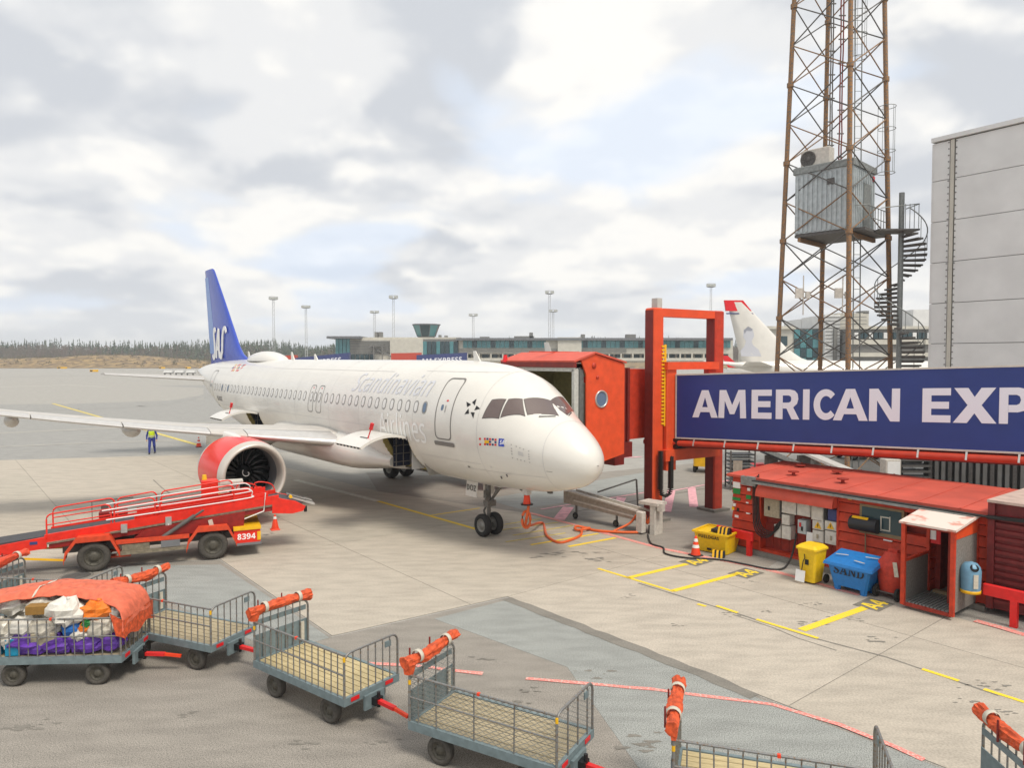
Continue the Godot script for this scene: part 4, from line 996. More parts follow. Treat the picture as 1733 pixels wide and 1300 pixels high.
	var sp2 = B.new(); sp2.prism(PackedVector2Array([Vector2(.1, 2.6), Vector2(2.0, 2.7), Vector2(2.0, 5.8), Vector2(.5, 6.14), Vector2(-.15, 5.95), Vector2(.1, 5.45)]), -3.7, -3.64); cob.call(sp2, "cab_side", "bridge_orange")
	var ro = B.new(); ro.prism(PackedVector2Array([Vector2(-.5, 5.86), Vector2(.5, 6.16), Vector2(2.05, 5.82), Vector2(2.05, 5.88), Vector2(.5, 6.22), Vector2(-.53, 5.92)]), -3.85, .06); cob.call(ro, "cab_roof", "bridge_roof")
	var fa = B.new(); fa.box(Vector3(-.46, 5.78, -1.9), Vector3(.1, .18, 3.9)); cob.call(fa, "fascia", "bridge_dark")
	var se = B.new(); se.box(Vector3(.5, 6.23, -2.0), Vector3(2.4, .03, .06), Basis()); cob.call(se, "roof_seam", "bridge_red")
	var bw = B.new(); bw.box(Vector3(1.95, 4.4, -1.85), Vector3(.06, 2.8, 3.5)); cob.call(bw, "back_wall", "cab_inside")
	var fl = B.new(); fl.box(Vector3(.95, 3.2, -1.85), Vector3(2.0, .2, 3.55)); cob.call(fl, "cab_floor", "galva_dark")
	var ce = B.new(); ce.box(Vector3(.9, 5.66, -1.85), Vector3(2.0, .05, 3.5)); cob.call(ce, "cab_ceiling", "maroon")
	var ln = B.new(); ln.box(Vector3(1.0, 4.45, -3.6), Vector3(1.9, 2.4, .04)); cob.call(ln, "lining", "cab_inside")
	var dw = B.new(); dw.box(Vector3(1.9, 4.3, -1.5), Vector3(.04, 2.1, 1.0)); cob.call(dw, "inner_door", "unit_beige")
	var ex = B.new(); ex.box(Vector3(1.86, 5.2, -1.9), Vector3(.04, .22, .3)); cob.call(ex, "red_notice", "reflector_red")
	# bellows frame round the mouth
	for i in 4:
		var b = B.new(); var x = -.36 + i * .12; var m = .02 * (i % 2)
		b.box(Vector3(x, 5.62 - m, -1.85), Vector3(.1, .12, 3.5)); cob.call(b, "bellows_fold", "bellows" if i < 2 else "bellows_dark")
		var d = B.new(); d.box(Vector3(x, 4.42, -.12 - m), Vector3(.1, 2.4, .12)); cob.call(d, "bellows_fold", "bellows" if i < 2 else "bellows_dark")
		var g = B.new(); g.box(Vector3(x, 4.3, -3.55 + m), Vector3(.1, 2.4, .12)); cob.call(g, "bellows_fold", "bellows" if i < 2 else "bellows_dark")
	var rw = B.new(); rw.lathe(Vector3(.82, 4.6, -.01), Vector3.BACK, [[0, .3], [.05, .3], [.05, .26], [.02, .25]], 28); cob.call(rw, "porthole_ring", "alu")
	var rg = B.new(); rg.lathe(Vector3(.82, 4.6, .008), Vector3.BACK, [[0, .26], [0.0, .001]], 24); cob.call(rg, "porthole_glass", "window_blue")
	for p in [[.45, 5.75, .1], [.62, 5.35, .06]]:
		var b = B.new(); b.lathe(Vector3(p[0], p[1], 0), Vector3.BACK, [[0, p[2]], [.03, p[2]], [.03, 0.001]], 16); cob.call(b, "lamp_boss", "bridge_red")
	var pl = B.new(); pl.box(Vector3(.42, 2.75, .01), Vector3(.5, .22, .02)); cob.call(pl, "white_plate", "sign_white")
	var rot = B.new(); rot.box(Vector3(3.05, 4.3, -1.9), Vector3(2.0, 2.6, 2.5)); cob.call(rot, "rotunda", "bridge_red")
	for x in [2.4, 2.62, 2.85]:
		var b = B.new(); b.box(Vector3(x, 4.3, -1.9), Vector3(.12, 2.7, 2.7)); cob.call(b, "rotunda_rib", "bridge_dark")
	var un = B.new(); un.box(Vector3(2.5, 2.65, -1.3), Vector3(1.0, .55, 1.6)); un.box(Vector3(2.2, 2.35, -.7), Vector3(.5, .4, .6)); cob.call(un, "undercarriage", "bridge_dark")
	var be = B.new(); be.cyl(Vector3(-.5, 5.86, -3.6), Vector3(-.5, 6.12, -3.6), .1, .07, 10); cob.call(be, "beacon", "reflector_red")

# ---------------------------------------------------------------- lattice mast
func tower() -> void:
	var c0 = V(16.9, 0, 38); var T = thing("lattice_mast", "tall rusty steel lattice mast with equipment cabin and spiral stair behind the bridge", "mast", Transform3D(Basis(), c0))
	var leg = func(k: int, y: float) -> Vector3:
		var r = 2.98 - .032 * y; var v: Vector3 = [Vector3(-1, 0, -.18), Vector3(-.18, 0, 1), Vector3(1, 0, .18), Vector3(.18, 0, -1)][k]
		return v * r * .985 + Vector3(0, y, 0)
	var top = 36.6
	for k in 4:
		var b = B.new(); b.cyl(leg.call(k, 0), leg.call(k, top), .125, .11, 10); obj(b, "mast_leg", "rust_steel", T)
	var n = 18; var hgt = top / n
	for k in 4:
		var m = (k + 1) % 4
		for i in n:
			var y0 = i * hgt; var y1 = (i + 1) * hgt
			for e in [[k, m], [m, k]]:
				var b = B.new(); var a: Vector3 = leg.call(e[0], y0); var d: Vector3 = leg.call(e[1], y1)
				b.cyl(a, d, .034, -1, 6); obj(b, "brace", "rust_steel" if i % 2 == 0 else "galva_dark", T)
			if i % 2 == 0:
				var g = B.new(); var p: Vector3 = leg.call(k, y0); g.cyl(p - Vector3(0, .12, 0), p + Vector3(0, .1, 0), .17, -1, 10); obj(g, "flange", "rust_steel", T)
	for k in 4:
		var b = B.new(); var p: Vector3 = leg.call(k, 0); b.box(p + Vector3(0, .15, 0), Vector3(.7, .3, .7)); obj(b, "footing", "seam_dark", T)
	# cabin on its platform
	var bs = Basis(Vector3(.70, 0, .714), Vector3.UP, Vector3(-.714, 0, .70)) # x along the left front face
	var cab = sub("equipment_cabin", T, Vector3(-.1, 12.45, .1)); cab.basis = bs
	var bx = B.new(); bx.box(Vector3(0, 1.55, 0), Vector3(2.9, 3.1, 2.9)); obj(bx, "shell", "cabin_sheet", cab)
	for i in 12:
		for e in 2:
			var b = B.new(); var u = -1.33 + i * .242
			b.box(Vector3(u, 1.5, 1.47) if e == 0 else Vector3(1.47, 1.5, u), Vector3(.12, 2.9, .05) if e == 0 else Vector3(.05, 2.9, .12)); obj(b, "sheet_rib", "cabin_sheet", cab)
	var rf = B.new(); rf.rbox(Vector3(0, 3.25, 0), Vector3(3.1, .35, 3.1), .05); obj(rf, "cabin_roof", "galva", cab)
	var dr = B.new(); dr.box(Vector3(1.51, 1.3, -.3), Vector3(.05, 2.2, .95)); obj(dr, "cabin_door", "galva", cab)
	var gr = B.new(); gr.box(Vector3(.4, 2.45, 1.51), Vector3(.35, .3, .04)); obj(gr, "vent", "galva_dark", cab)
	var rs = B.new(); rs.box(Vector3(1.52, 2.8, -1.15), Vector3(.03, .25, .25)); obj(rs, "red_notice", "reflector_red", cab)
	var pf = B.new(); pf.box(Vector3(.3, -.1, -.2), Vector3(3.5, .14, 3.3)); obj(pf, "platform", "galva_dark", cab)
	for u in [-1.2, 1.4]:
		var b = B.new(); b.bar(Vector3(u, -.3, -1.7), Vector3(u, -.3, 1.5), .14, .2); obj(b, "platform_beam", "rust_steel", cab)
	var ac = sub("cooling_unit", cab, Vector3(-.55, 3.85, .9)); var ab = B.new(); ab.rbox(Vector3.ZERO, Vector3(1.5, .95, .6), .04); obj(ab, "casing", "unit_light", ac)
	var fn = B.new(); fn.lathe(Vector3(-.35, 0, .31), Vector3.BACK, [[0, .4], [.03, .4], [.03, .34], [.01, .33], [.01, .12], [.04, .1], [.04, 0.001]], 24)
	for i in 14: var t = TAU * i / 14; fn.bar(Vector3(-.35 + cos(t) * .12, sin(t) * .12, .33), Vector3(-.35 + cos(t) * .34, sin(t) * .34, .33), .03)
	obj(fn, "fan_grille", "galva_dark", ac)
	# railing of the platform
	for i in 7:
		var b = B.new(); var z = -2.0 + i * .5; b.cyl(Vector3(2.02, 0, z * .8), Vector3(2.02, 1.1, z * .8), .02, -1, 6); obj(b, "rail_post", "galva", cab)
	var rl = B.new(); rl.tube([Vector3(1.5, 1.1, 1.3), Vector3(2.02, 1.1, 1.1), Vector3(2.02, 1.1, -1.7)], .025); rl.tube([Vector3(2.02, .55, 1.1), Vector3(2.02, .55, -1.7)], .02); obj(rl, "handrail", "galva", cab)
	# spiral stair
	var sc = V(19.55, 0, 36.5) - c0; var pole = B.new(); pole.cyl(sc, sc + Vector3(0, 14.3, 0), .13, -1, 10); obj(pole, "stair_pole", "galva", T)
	var turns = 2.35; var steps = 52; var R = 1.15
	for i in steps:
		var u = i / float(steps); var a = 0.4 - u * turns * TAU; var y = .3 + u * 12.0; var b = B.new(); var d = .30
		b.prism(PackedVector2Array([Vector2(.1, -.04), Vector2(R, -.17), Vector2(R, .17), Vector2(.1, .04)]), -.03, .06, Transform3D(Basis(Vector3(cos(a), 0, -sin(a)), Vector3(sin(a), 0, cos(a)), Vector3.UP), sc + Vector3(0, y, 0)))
		b.bar(sc + Vector3(cos(a) * .1, y - .03, -sin(a) * .1), sc + Vector3(cos(a) * R, y - .03, -sin(a) * R), .05, .08); obj(b, "tread", "galva_dark", T)
		if i % 2 == 0:
			var p = B.new(); var e = sc + Vector3(cos(a) * R, y, -sin(a) * R); p.cyl(e, e + Vector3(0, 1.05, 0), .017, -1, 5); obj(p, "baluster", "galva", T)
	var hr = B.new(); var pts = []
	for i in 90: var u = i / 89.0; var a = 0.4 - u * turns * TAU; pts.append(sc + Vector3(cos(a) * R, 1.35 + u * 12.0, -sin(a) * R))
	hr.tube(pts, .028, 6); obj(hr, "stair_handrail", "galva", T)
	var ld = B.new(); ld.box(sc + Vector3(-.45, 12.35, .1), Vector3(2.0, .08, 1.2)); obj(ld, "landing", "galva_dark", T)
	for i in 5:
		var b = B.new(); b.cyl(sc + Vector3(-.4 + i * .22, 12.4, .7), sc + Vector3(-.4 + i * .22, 13.6, .7), .018, -1, 5); obj(b, "rail_post", "galva", T)
	var lr = B.new(); lr.tube([sc + Vector3(-1.4, 13.4, .7), sc + Vector3(.5, 13.6, .7), sc + Vector3(.5, 13.6, -.5)], .025); obj(lr, "handrail", "galva", T)
	# caged ladder and cable runs
	for x in [1.0, 1.35]:
		var b = B.new(); b.cyl(Vector3(x, 0, .2), Vector3(x - .3, top, .1), .03, -1, 6); obj(b, "ladder_rail", "galva", T)
	for i in 60: var b = B.new(); b.cyl(Vector3(1.0 - .3 * i / 60, i * .6, .2), Vector3(1.35 - .3 * i / 60, i * .6, .2), .015, -1, 5); obj(b, "ladder_rung", "galva", T)
	for q in [[15.6, 19.0, 2.4], [21.5, 25.0, .85], [26.0, 30.0, .85]]:
		for i in 4:
			var y: float = lerpf(q[0], q[1], i / 3.0); var b = B.new(); var pp = []
			for j in 17: var t = TAU * j / 16; pp.append(Vector3(q[2] + .1 + cos(t) * .42, y, .2 + sin(t) * .42))
			b.tube(pp, .018, 5, false); obj(b, "cage_hoop", "galva", T)
		for j in 5:
			var t = TAU * j / 5; var b = B.new(); b.cyl(Vector3(q[2] + .1 + cos(t) * .42, q[0], .2 + sin(t) * .42), Vector3(q[2] + .1 + cos(t) * .42, q[1], .2 + sin(t) * .42), .012, -1, 5); obj(b, "cage_bar", "galva", T)
	for x in [-.5, -.38, .0, .12]:
		var b = B.new(); var pp = []
		for i in 30: pp.append(Vector3(x + rng.randf_range(-.02, .02), 16.2 + i * .7, .3)) 
		b.tube(pp, .035, 5); obj(b, "cable_run", "bridge_dark" if x > -.2 else "galva_dark", T)
	for i in 34: var b = B.new(); b.box(Vector3(-.44 if i % 2 else .06, 16.4 + i * .6, .3), Vector3(.34, .05, .06)); obj(b, "cable_clip", "galva_dark", T)
	for x in [-2.1, 1.0 - 1.1]:
		var b = B.new(); b.cyl(Vector3(x, 8.2, 1.2), Vector3(x, 10.2, 1.2), .03, -1, 6); b.box(Vector3(x - .25, 9.3, 1.25), Vector3(.35, .5, .12)); b.box(Vector3(x + .2, 9.2, 1.25), Vector3(.2, .35, .15)); obj(b, "antenna", "unit_light", T)

# ---------------------------------------------------------------- panel-clad building at the edge
func clad_building() -> void:
	var o = V(20.2, 0, 35.0); var X = frame(o, 2.3, -3.3)
	var T = thing("clad_building", "tall windowless grey building clad in large metal panels beside the mast", "building", X)
	var b = B.new(); b.box(Vector3(9, 8.2, -6.2), Vector3(18, 16.4, 12)); obj(b, "core", "cladding_joint", T)
	var ys = [3.1, 4.9, 6.7, 8.63, 10.58, 12.53, 14.48, 16.3]
	for i in ys.size() - 1:
		for x in [[0.02, .72], [.98, 6.5], [6.54, 12.0], [12.04, 17.98]]:
			var p = B.new(); p.box(Vector3((x[0] + x[1]) / 2, (ys[i] + ys[i + 1]) / 2, -.15), Vector3(x[1] - x[0], ys[i + 1] - ys[i] - .03, .12)); obj(p, "panel", "cladding", T)
	for i in ys.size() - 1:
		for z in [[-.12, -4.0], [-4.04, -8.0], [-8.04, -12.1]]:
			var p = B.new(); p.box(Vector3(-.04, (ys[i] + ys[i + 1]) / 2, (z[0] + z[1]) / 2), Vector3(.1, ys[i + 1] - ys[i] - .03, z[0] - z[1])); obj(p, "panel", "cladding", T)
	var tr = B.new(); tr.box(Vector3(.85, 9.7, -.1), Vector3(.16, 13.2, .1)); obj(tr, "vertical_trim", "pier_wall", T)
	var rv = B.new()
	for i in 44:
		for e in [.68, 1.02]: rv.box(Vector3(e, 3.3 + i * .3, -.075), Vector3(.05, .05, .04))
	obj(rv, "rivets", "cladding_joint", T)
	var cp = B.new(); cp.box(Vector3(8.98, 16.44, -6.1), Vector3(18.1, .2, 12.3)); obj(cp, "roof_edge", "cladding", T)
	var ph = B.new(); ph.box(Vector3(11, 18.0, -4), Vector3(10, 2.4, 4)); obj(ph, "roof_house", "cladding", T)
	for i in 60:
		var d = B.new(); d.box(Vector3(.15 + i * .3, 1.5, -.1), Vector3(.16, 3.0, .14)); obj(d, "base_flute", "pier_dark" if i % 3 else "galva_dark", T)
	var ba = B.new(); ba.box(Vector3(9, 1.5, -.17), Vector3(17.9, 3.0, .06)); obj(ba, "base_wall", "black", T)

# ---------------------------------------------------------------- crew hut and what stands by it
var hut_xf: Transform3D
func HP(px: float, py: float, z := 0.0) -> Vector3: # sight line met with the hut's front plane, pushed out by z; local
	var inv = hut_xf.affine_inverse(); var a = inv * Vector3(0, EYE, 0); var d = inv.basis * ray(px, py)
	return a + d * ((z - a.z) / d.z)
func hbox(b: B, x0: float, y0: float, x1: float, y1: float, z0: float, z1: float) -> void: # photo rectangle on the front, from z0 out to z1
	var p = HP((x0 + x1) / 2, (y0 + y1) / 2, z1); var l = HP(x0, (y0 + y1) / 2, z1); var r = HP(x1, (y0 + y1) / 2, z1); var t = HP((x0 + x1) / 2, y0, z1); var bt = HP((x0 + x1) / 2, y1, z1)
	b.box(Vector3(p.x, p.y, (z0 + z1) / 2), Vector3(r.x - l.x, t.y - bt.y, absf(z1 - z0)))
func hut() -> void:
	hut_xf = frame(V(6.97, 0, 22.57), .61, -.79)
	var H = thing("crew_hut", "red timber crew hut with ribbed walls, cable tray and a lean-to porch", "hut", hut_xf)
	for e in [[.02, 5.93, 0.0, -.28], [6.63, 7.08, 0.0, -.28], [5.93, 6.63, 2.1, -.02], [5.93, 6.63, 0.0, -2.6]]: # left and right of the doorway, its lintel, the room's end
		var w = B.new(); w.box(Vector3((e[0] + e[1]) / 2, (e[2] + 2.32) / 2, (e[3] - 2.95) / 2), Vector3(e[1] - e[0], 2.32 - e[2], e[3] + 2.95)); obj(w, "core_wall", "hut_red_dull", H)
	var base = B.new(); base.box(Vector3(3.55, .07, -1.3), Vector3(7.1, .14, 3.0)); obj(base, "plinth", "seam_dark", H)
	# horizontal boards, left piece, middle piece and right piece
	for s in [[0.0, 1.0], [3.42, 5.82], [6.86, 7.08]]:
		for i in 8:
			var y0 = .16 + i * .27; var b = B.new()
			if s[0] == 3.42 and i in [5, 6]: # window strip: a short board on either side
				var c = B.new(); c.hexa(board(5.72, 5.82, y0)); obj(c, "plank", "hut_red", H); b.hexa(board(3.42, 4.32, y0))
			else: b.hexa(board(s[0], s[1], y0))
			obj(b, "plank", "hut_red", H)
	for x in [.98, 3.42, 7.08]:
		var b = B.new(); b.box(Vector3(x, 1.22, -.12), Vector3(.06, 2.2, .36)); obj(b, "post", "hut_red", H)
	# recess with vertical boards below
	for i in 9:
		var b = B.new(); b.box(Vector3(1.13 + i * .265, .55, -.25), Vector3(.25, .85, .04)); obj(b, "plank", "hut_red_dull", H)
	var kb = B.new(); kb.box(Vector3(2.2, .17, -.1), Vector3(2.4, .1, .3)); obj(kb, "ledge", "hut_red", H)
	var roof = B.new(); roof.hexa([Vector3(-.15, 2.30, .16), Vector3(7.15, 2.30, .16), Vector3(7.15, 2.42, -3.05), Vector3(-.15, 2.42, -3.05), Vector3(-.15, 2.37, .16), Vector3(7.15, 2.37, .16), Vector3(7.15, 2.5, -3.05), Vector3(-.15, 2.5, -3.05)]); var rfo = obj(roof, "roof", "hut_roof", H)
	for i in 7: var bt = B.new(); bt.hexa([Vector3(.5 + i, 2.365, .17), Vector3(.54 + i, 2.365, .17), Vector3(.54 + i, 2.495, -3.05), Vector3(.5 + i, 2.495, -3.05), Vector3(.5 + i, 2.385, .17), Vector3(.54 + i, 2.385, .17), Vector3(.54 + i, 2.515, -3.05), Vector3(.5 + i, 2.515, -3.05)]); obj(bt, "roof_batten", "hut_roof", rfo)
	for i in 4:
		var b = B.new(); var x: float = [.9, 2.3, 1.5, 3.1][i]; var z: float = [-2.3, -2.0, -.9, -.8][i]; b.cyl(Vector3(x, 2.4, z), Vector3(x, 2.52, z), .05, -1, 8); b.cyl(Vector3(x, 2.52, z), Vector3(x, 2.55, z), .16, -1, 12); obj(b, "roof_vent", "hut_red_dull", H)
	# window
	var wf = B.new(); hbox(wf, 1453, 858, 1528, 908, -.1, .08); obj(wf, "window_frame", "bench_wood", H)
	var wg = B.new(); hbox(wg, 1457, 862, 1524, 902, .0, .086); obj(wg, "window_pane", "dark_glass", H)
	for r in [[1489, 875, 1506, 877], [1489, 897, 1506, 899], [1489, 875, 1491, 899], [1504, 875, 1506, 899]]:
		var b = B.new(); hbox(b, r[0], r[1], r[2], r[3], .03, .1); obj(b, "hatch_frame", "tarp_band", H)
	# awning over the switchgear
	var aw = B.new(); var rings = []
	for x in [1.02, 3.42]:
		var r = PackedVector3Array()
		for i in 10: var t = PI / 2 * i / 9; r.append(Vector3(x, 1.86 + .4 * cos(t), .02 + .36 * sin(t)))
		rings.append(r)
	aw.loft(rings, false, false)
	for x in [1.02, 3.42]:
		for i in 9:
			var t = PI / 2 * i / 9; var t2 = PI / 2 * (i + 1) / 9
			aw.tri(Vector3(x, 1.86, .02), Vector3(x, 1.86 + .4 * cos(t), .02 + .36 * sin(t)), Vector3(x, 1.86 + .4 * cos(t2), .02 + .36 * sin(t2)))
	obj(aw, "awning", "awning", H)
	# switchgear
	var sw = sub("switchgear", H)
	for r in [[1292, 843, 1319, 876, "elbox_beige"], [1322, 848, 1347, 870, "elbox_white"], [1348, 851, 1371, 874, "elbox_white"], [1372, 857, 1393, 881, "elbox_white"], [1322, 871, 1336, 889, "elbox_white"], [1309, 888, 1321, 910, "elbox_white"], [1322, 890, 1338, 913, "elbox_white"], [1374, 881, 1393, 897, "elbox_white"], [1395, 882, 1415, 898, "elbox_white"], [1374, 898, 1393, 918, "elbox_white"], [1395, 899, 1416, 922, "elbox_white"], [1349, 880, 1364, 904, "cabin_sheet"], [1400, 862, 1416, 882, "far_blue"], [1394, 858, 1400, 880, "black"], [1318, 846, 1321, 876, "galva_dark"]]:
		var b = B.new(); hbox(b, r[0] + .5, r[1] + .5, r[2] - .5, r[3] - .5, -.22, .05); var o = obj(b, "switch_box", r[4], sw)
		var d = B.new(); hbox(d, r[0] + 2, r[1] + 2, r[2] - 2, r[3] - 2, .05, .06); obj(d, "lid", r[4], sw)
	for c in [[1383.5, 889], [1405, 890]]:
		var p = HP(c[0], c[1], .065); var b = B.new(); b.prism(PackedVector2Array([Vector2(-.11, -.09), Vector2(.11, -.09), Vector2(0, .1)]), 0, .006, Transform3D(Basis(), p)); obj(b, "warning_triangle", "yellow", sw)
		var e = B.new(); e.prism(PackedVector2Array([Vector2(-.02, -.05), Vector2(.03, .0), Vector2(0, .0), Vector2(.02, .05), Vector2(-.03, -.0), Vector2(0, .0)]), .006, .009, Transform3D(Basis(), p)); 
		e.bar(p + Vector3(0, -.05, .008), p + Vector3(0, .04, .008), .025, .004); obj(e, "warning_bolt", "black", sw)
	for c in [[1301, 860, "black"], [1383, 908, "elbox_beige"], [1406, 911, "elbox_beige"], [1354, 888, "reflector_red"], [1357, 895, "black"]]:
		var b = B.new(); var p = HP(c[0], c[1], .06); b.box(p, Vector3(.05, .12, .05)); obj(b, "switch_handle", c[2], sw)
	var pp = B.new(); hbox(pp, 1364, 901, 1376, 920, .0, .012); obj(pp, "paper_notice", "white", sw)
	# stickers and plates on the boards
	for r in [[1240, 816, 1252, 826, "white"], [1240, 827, 1252, 836, "green"], [1239, 842, 1252, 847, "green"], [1262, 838, 1270, 845, "green"], [1240, 852, 1244, 857, "white"], [1238, 858, 1242, 863, "yellow"], [1246, 860, 1250, 866, "black"], [1264, 826, 1269, 831, "white"], [1243, 872, 1249, 876, "white"], [1434, 836, 1440, 846, "yellow"], [1493, 905, 1510, 907, "white"], [1494, 914, 1509, 916, "white"], [1262, 850, 1266, 852, "white"], [1262, 868, 1268, 870, "white"]]:
		var b = B.new(); hbox(b, r[0], r[1], r[2], r[3], .02, .074); obj(b, "sticker", r[4], H)
	# conduits and the tray along the eaves
	var cd = B.new()
	for i in 5:
		var o = i * .05; var pts = []
		for p in [[1274, 812], [1274, 850], [1275, 885], [1281, 903], [1296, 910], [1308, 903], [1311, 890]]: pts.append(HP(p[0] + i * 2.4, p[1] - i * 2.4, .12 - o * .2))
		cd.tube(smooth_path(pts, 4), .017, 6)
	obj(cd, "conduit", "cable_black", H)
	var jb = B.new(); hbox(jb, 1253, 807, 1277, 822, .02, .2); obj(jb, "junction_box", "galva", H)
	for z in [.2, .42]:
		var b = B.new(); b.bar(Vector3(.85, 2.26, z), Vector3(6.9, 2.26, z), .03, .06); obj(b, "tray_rail", "galva", H)
	for i in 20: var b = B.new(); b.bar(Vector3(1.0 + i * .3, 2.25, .2), Vector3(1.0 + i * .3, 2.25, .42), .04, .03); obj(b, "tray_rung", "galva", H)
	var cb = B.new()
	for i in 3: cb.tube([Vector3(.9, 2.3, .26 + i * .05), Vector3(4, 2.3, .26 + i * .05), Vector3(7.4, 2.3, .26 + i * .05)], .022, 6)
	obj(cb, "tray_cable", "cable_black", H)
	for i in 6:
		var b = B.new(); b.bar(Vector3(1.2 + i * 1.1, 2.24, .05), Vector3(1.2 + i * 1.1, 2.24, .42), .03, .03); obj(b, "tray_bracket", "galva_dark", H)
	# porch
	var Q = sub("porch", H)
	for p in [[5.78, 1.42, 1.98], [6.86, 1.42, 1.98]]:
		var b = B.new(); b.box(Vector3(p[0], p[2] / 2 + .1, p[1]), Vector3(.09, p[2], .09)); obj(b, "post", "hut_red", Q)
	for p in [[5.78, .06], [6.86, .06]]:
		var b = B.new(); b.box(Vector3(p[0], 1.15, p[1]), Vector3(.07, 2.2, .07)); obj(b, "post", "hut_red", Q)
	var pr = B.new(); pr.hexa([Vector3(5.7, 2.06, 1.52), Vector3(6.95, 2.06, 1.52), Vector3(6.95, 2.24, .1), Vector3(5.7, 2.24, .1), Vector3(5.7, 2.11, 1.52), Vector3(6.95, 2.11, 1.52), Vector3(6.95, 2.3, .1), Vector3(5.7, 2.3, .1)]); obj(pr, "porch_roof", "porch_roof", Q)
	var sp = B.new(); sp.hexa([Vector3(6.84, 1.85, 1.38), Vector3(6.88, 1.85, 1.38), Vector3(6.88, 1.85, .1), Vector3(6.84, 1.85, .1), Vector3(6.84, 2.05, 1.38), Vector3(6.88, 2.05, 1.38), Vector3(6.88, 2.22, .1), Vector3(6.84, 2.22, .1)]); obj(sp, "gable_board", "bridge_orange", Q)
	var s1 = B.new(); s1.box(Vector3(6.86, 1.0, .74), Vector3(.03, 1.68, 1.26)); obj(s1, "side_sheet", "mesh_sheet", Q)
	var s2 = B.new(); s2.box(Vector3(5.78, .65, .74), Vector3(.03, .95, 1.26)); obj(s2, "side_sheet", "mesh_sheet", Q)
	for y in [1.15, 2.04, .12]:
		var b = B.new(); b.bar(Vector3(5.78, y, .08), Vector3(5.78, y, 1.4), .06); obj(b, "rail", "hut_red", Q)
	for z in [.1, 1.42]:
		var b = B.new(); b.bar(Vector3(5.8, .12, z), Vector3(6.84, .12, z), .06, .08); b.bar(Vector3(5.8, 2.04, z), Vector3(6.84, 2.04, z), .06, .06); obj(b, "rail", "hut_red_dull", Q)
	for i in 13: var b = B.new(); b.box(Vector3(5.83 + i * .082, .17, .76), Vector3(.05, .03, 1.26)); obj(b, "floor_slat", "galva", Q)
	var st = B.new(); st.box(Vector3(6.3, .2, .12), Vector3(.7, .1, .14)); obj(st, "threshold", "bench_wood", Q)
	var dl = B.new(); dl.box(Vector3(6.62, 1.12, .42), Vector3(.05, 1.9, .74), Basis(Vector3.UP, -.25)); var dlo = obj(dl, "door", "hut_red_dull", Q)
	var hd = B.new(); hd.bar(Vector3(6.66, 1.1, .8), Vector3(6.66, 1.1, .66), .03); hd.box(Vector3(6.64, 1.16, .8), Vector3(.05, .2, .03)); obj(hd, "handle", "alu", dlo)
	var nt = B.new(); nt.box(Vector3(5.9, 1.62, .03), Vector3(.3, .5, .03)); obj(nt, "notice", "reflector_red", Q)
	var nt2 = B.new(); nt2.box(Vector3(5.88, 1.62, .05), Vector3(.14, .3, .02)); obj(nt2, "notice", "white", Q)
	# dispenser under the window
	var D = thing("wall_dispenser", "black covered dispenser with yellow label hung below the hut window", "dispenser", hut_xf)
	var db = B.new(); var q = HP(1461, 888, .2); db.loft([db.ring(Vector3(q.x - .36, q.y, .16), Vector3.RIGHT, .19, 12), db.ring(Vector3(q.x + .36, q.y, .16), Vector3.RIGHT, .19, 12)]); obj(db, "housing", "black_plastic", D)
	var dy = B.new(); dy.box(Vector3(q.x - .08, q.y + .17, .24), Vector3(.42, .03, .08), Basis(Vector3.RIGHT, .6)); obj(dy, "label", "yellow", D)
	var dp = B.new(); dp.bar(Vector3(q.x, q.y - .15, .1), Vector3(q.x + .02, .35, .1), .025); obj(dp, "pole", "bench_wood", D)
	# maroon container beyond the hut
	var K = thing("maroon_container", "dark maroon ribbed steel container at the end of the crew hut", "container", hut_xf)
	var kb2 = B.new(); kb2.box(Vector3(9.6, 1.4, -1.2), Vector3(4.8, 2.5, 2.8)); obj(kb2, "shell", "maroon", K)
	for i in 13: var b = B.new(); b.hexa([Vector3(7.3, .3 + i * .165, .2), Vector3(11.9, .3 + i * .165, .2), Vector3(11.9, .3 + i * .165, .26), Vector3(7.3, .3 + i * .165, .26), Vector3(7.3, .4 + i * .165, .2), Vector3(11.9, .4 + i * .165, .2), Vector3(11.9, .37 + i * .165, .26), Vector3(7.3, .37 + i * .165, .26)]); obj(b, "rib", "maroon", K)
	for x in [7.22, 11.95]: var b = B.new(); b.box(Vector3(x, 1.4, .22), Vector3(.14, 2.5, .14)); obj(b, "corner_post", "maroon", K)
	var kt = B.new(); kt.box(Vector3(9.6, 2.68, -1.15), Vector3(4.9, .06, 3.0)); obj(kt, "container_roof", "container_top", K)
	var ks = B.new(); ks.bar(Vector3(7.15, 2.3, .32), Vector3(8.4, 2.36, .32), .1, .08); obj(ks, "cable_box", "black", K)
	# red benches
	for e in [["red guard rail board on posts at the hut's corner near the yellow skip", -.35, .95, .35, .5], ["red guard rail board in front of the maroon container", 7.25, 10.2, .75, .62]]:
		var t = thing("guard_rail", e[0], "guard rail", hut_xf, "red guard rails along the hut"); var b = B.new(); b.rbox(Vector3((e[1] + e[2]) / 2, e[4] + .1, e[3]), Vector3(e[2] - e[1], .26, .1), .02); obj(b, "board", "bench_red", t)
		for x in [e[1] + .12 + (.5 if e[1] > 1 else 0.0), e[2] - .12]: var c = B.new(); c.box(Vector3(x, e[4] / 2, e[3] - .0), Vector3(.14, e[4], .12)); obj(c, "leg", "bench_red", t)
func board(x0: float, x1: float, y0: float) -> Array: # weatherboard, thicker at its lower edge
	return [Vector3(x0, y0, -.28), Vector3(x1, y0, -.28), Vector3(x1, y0, .066), Vector3(x0, y0, .066), Vector3(x0, y0 + .238, -.28), Vector3(x1, y0 + .238, -.28), Vector3(x1, y0 + .238, .02), Vector3(x0, y0 + .238, .02)]
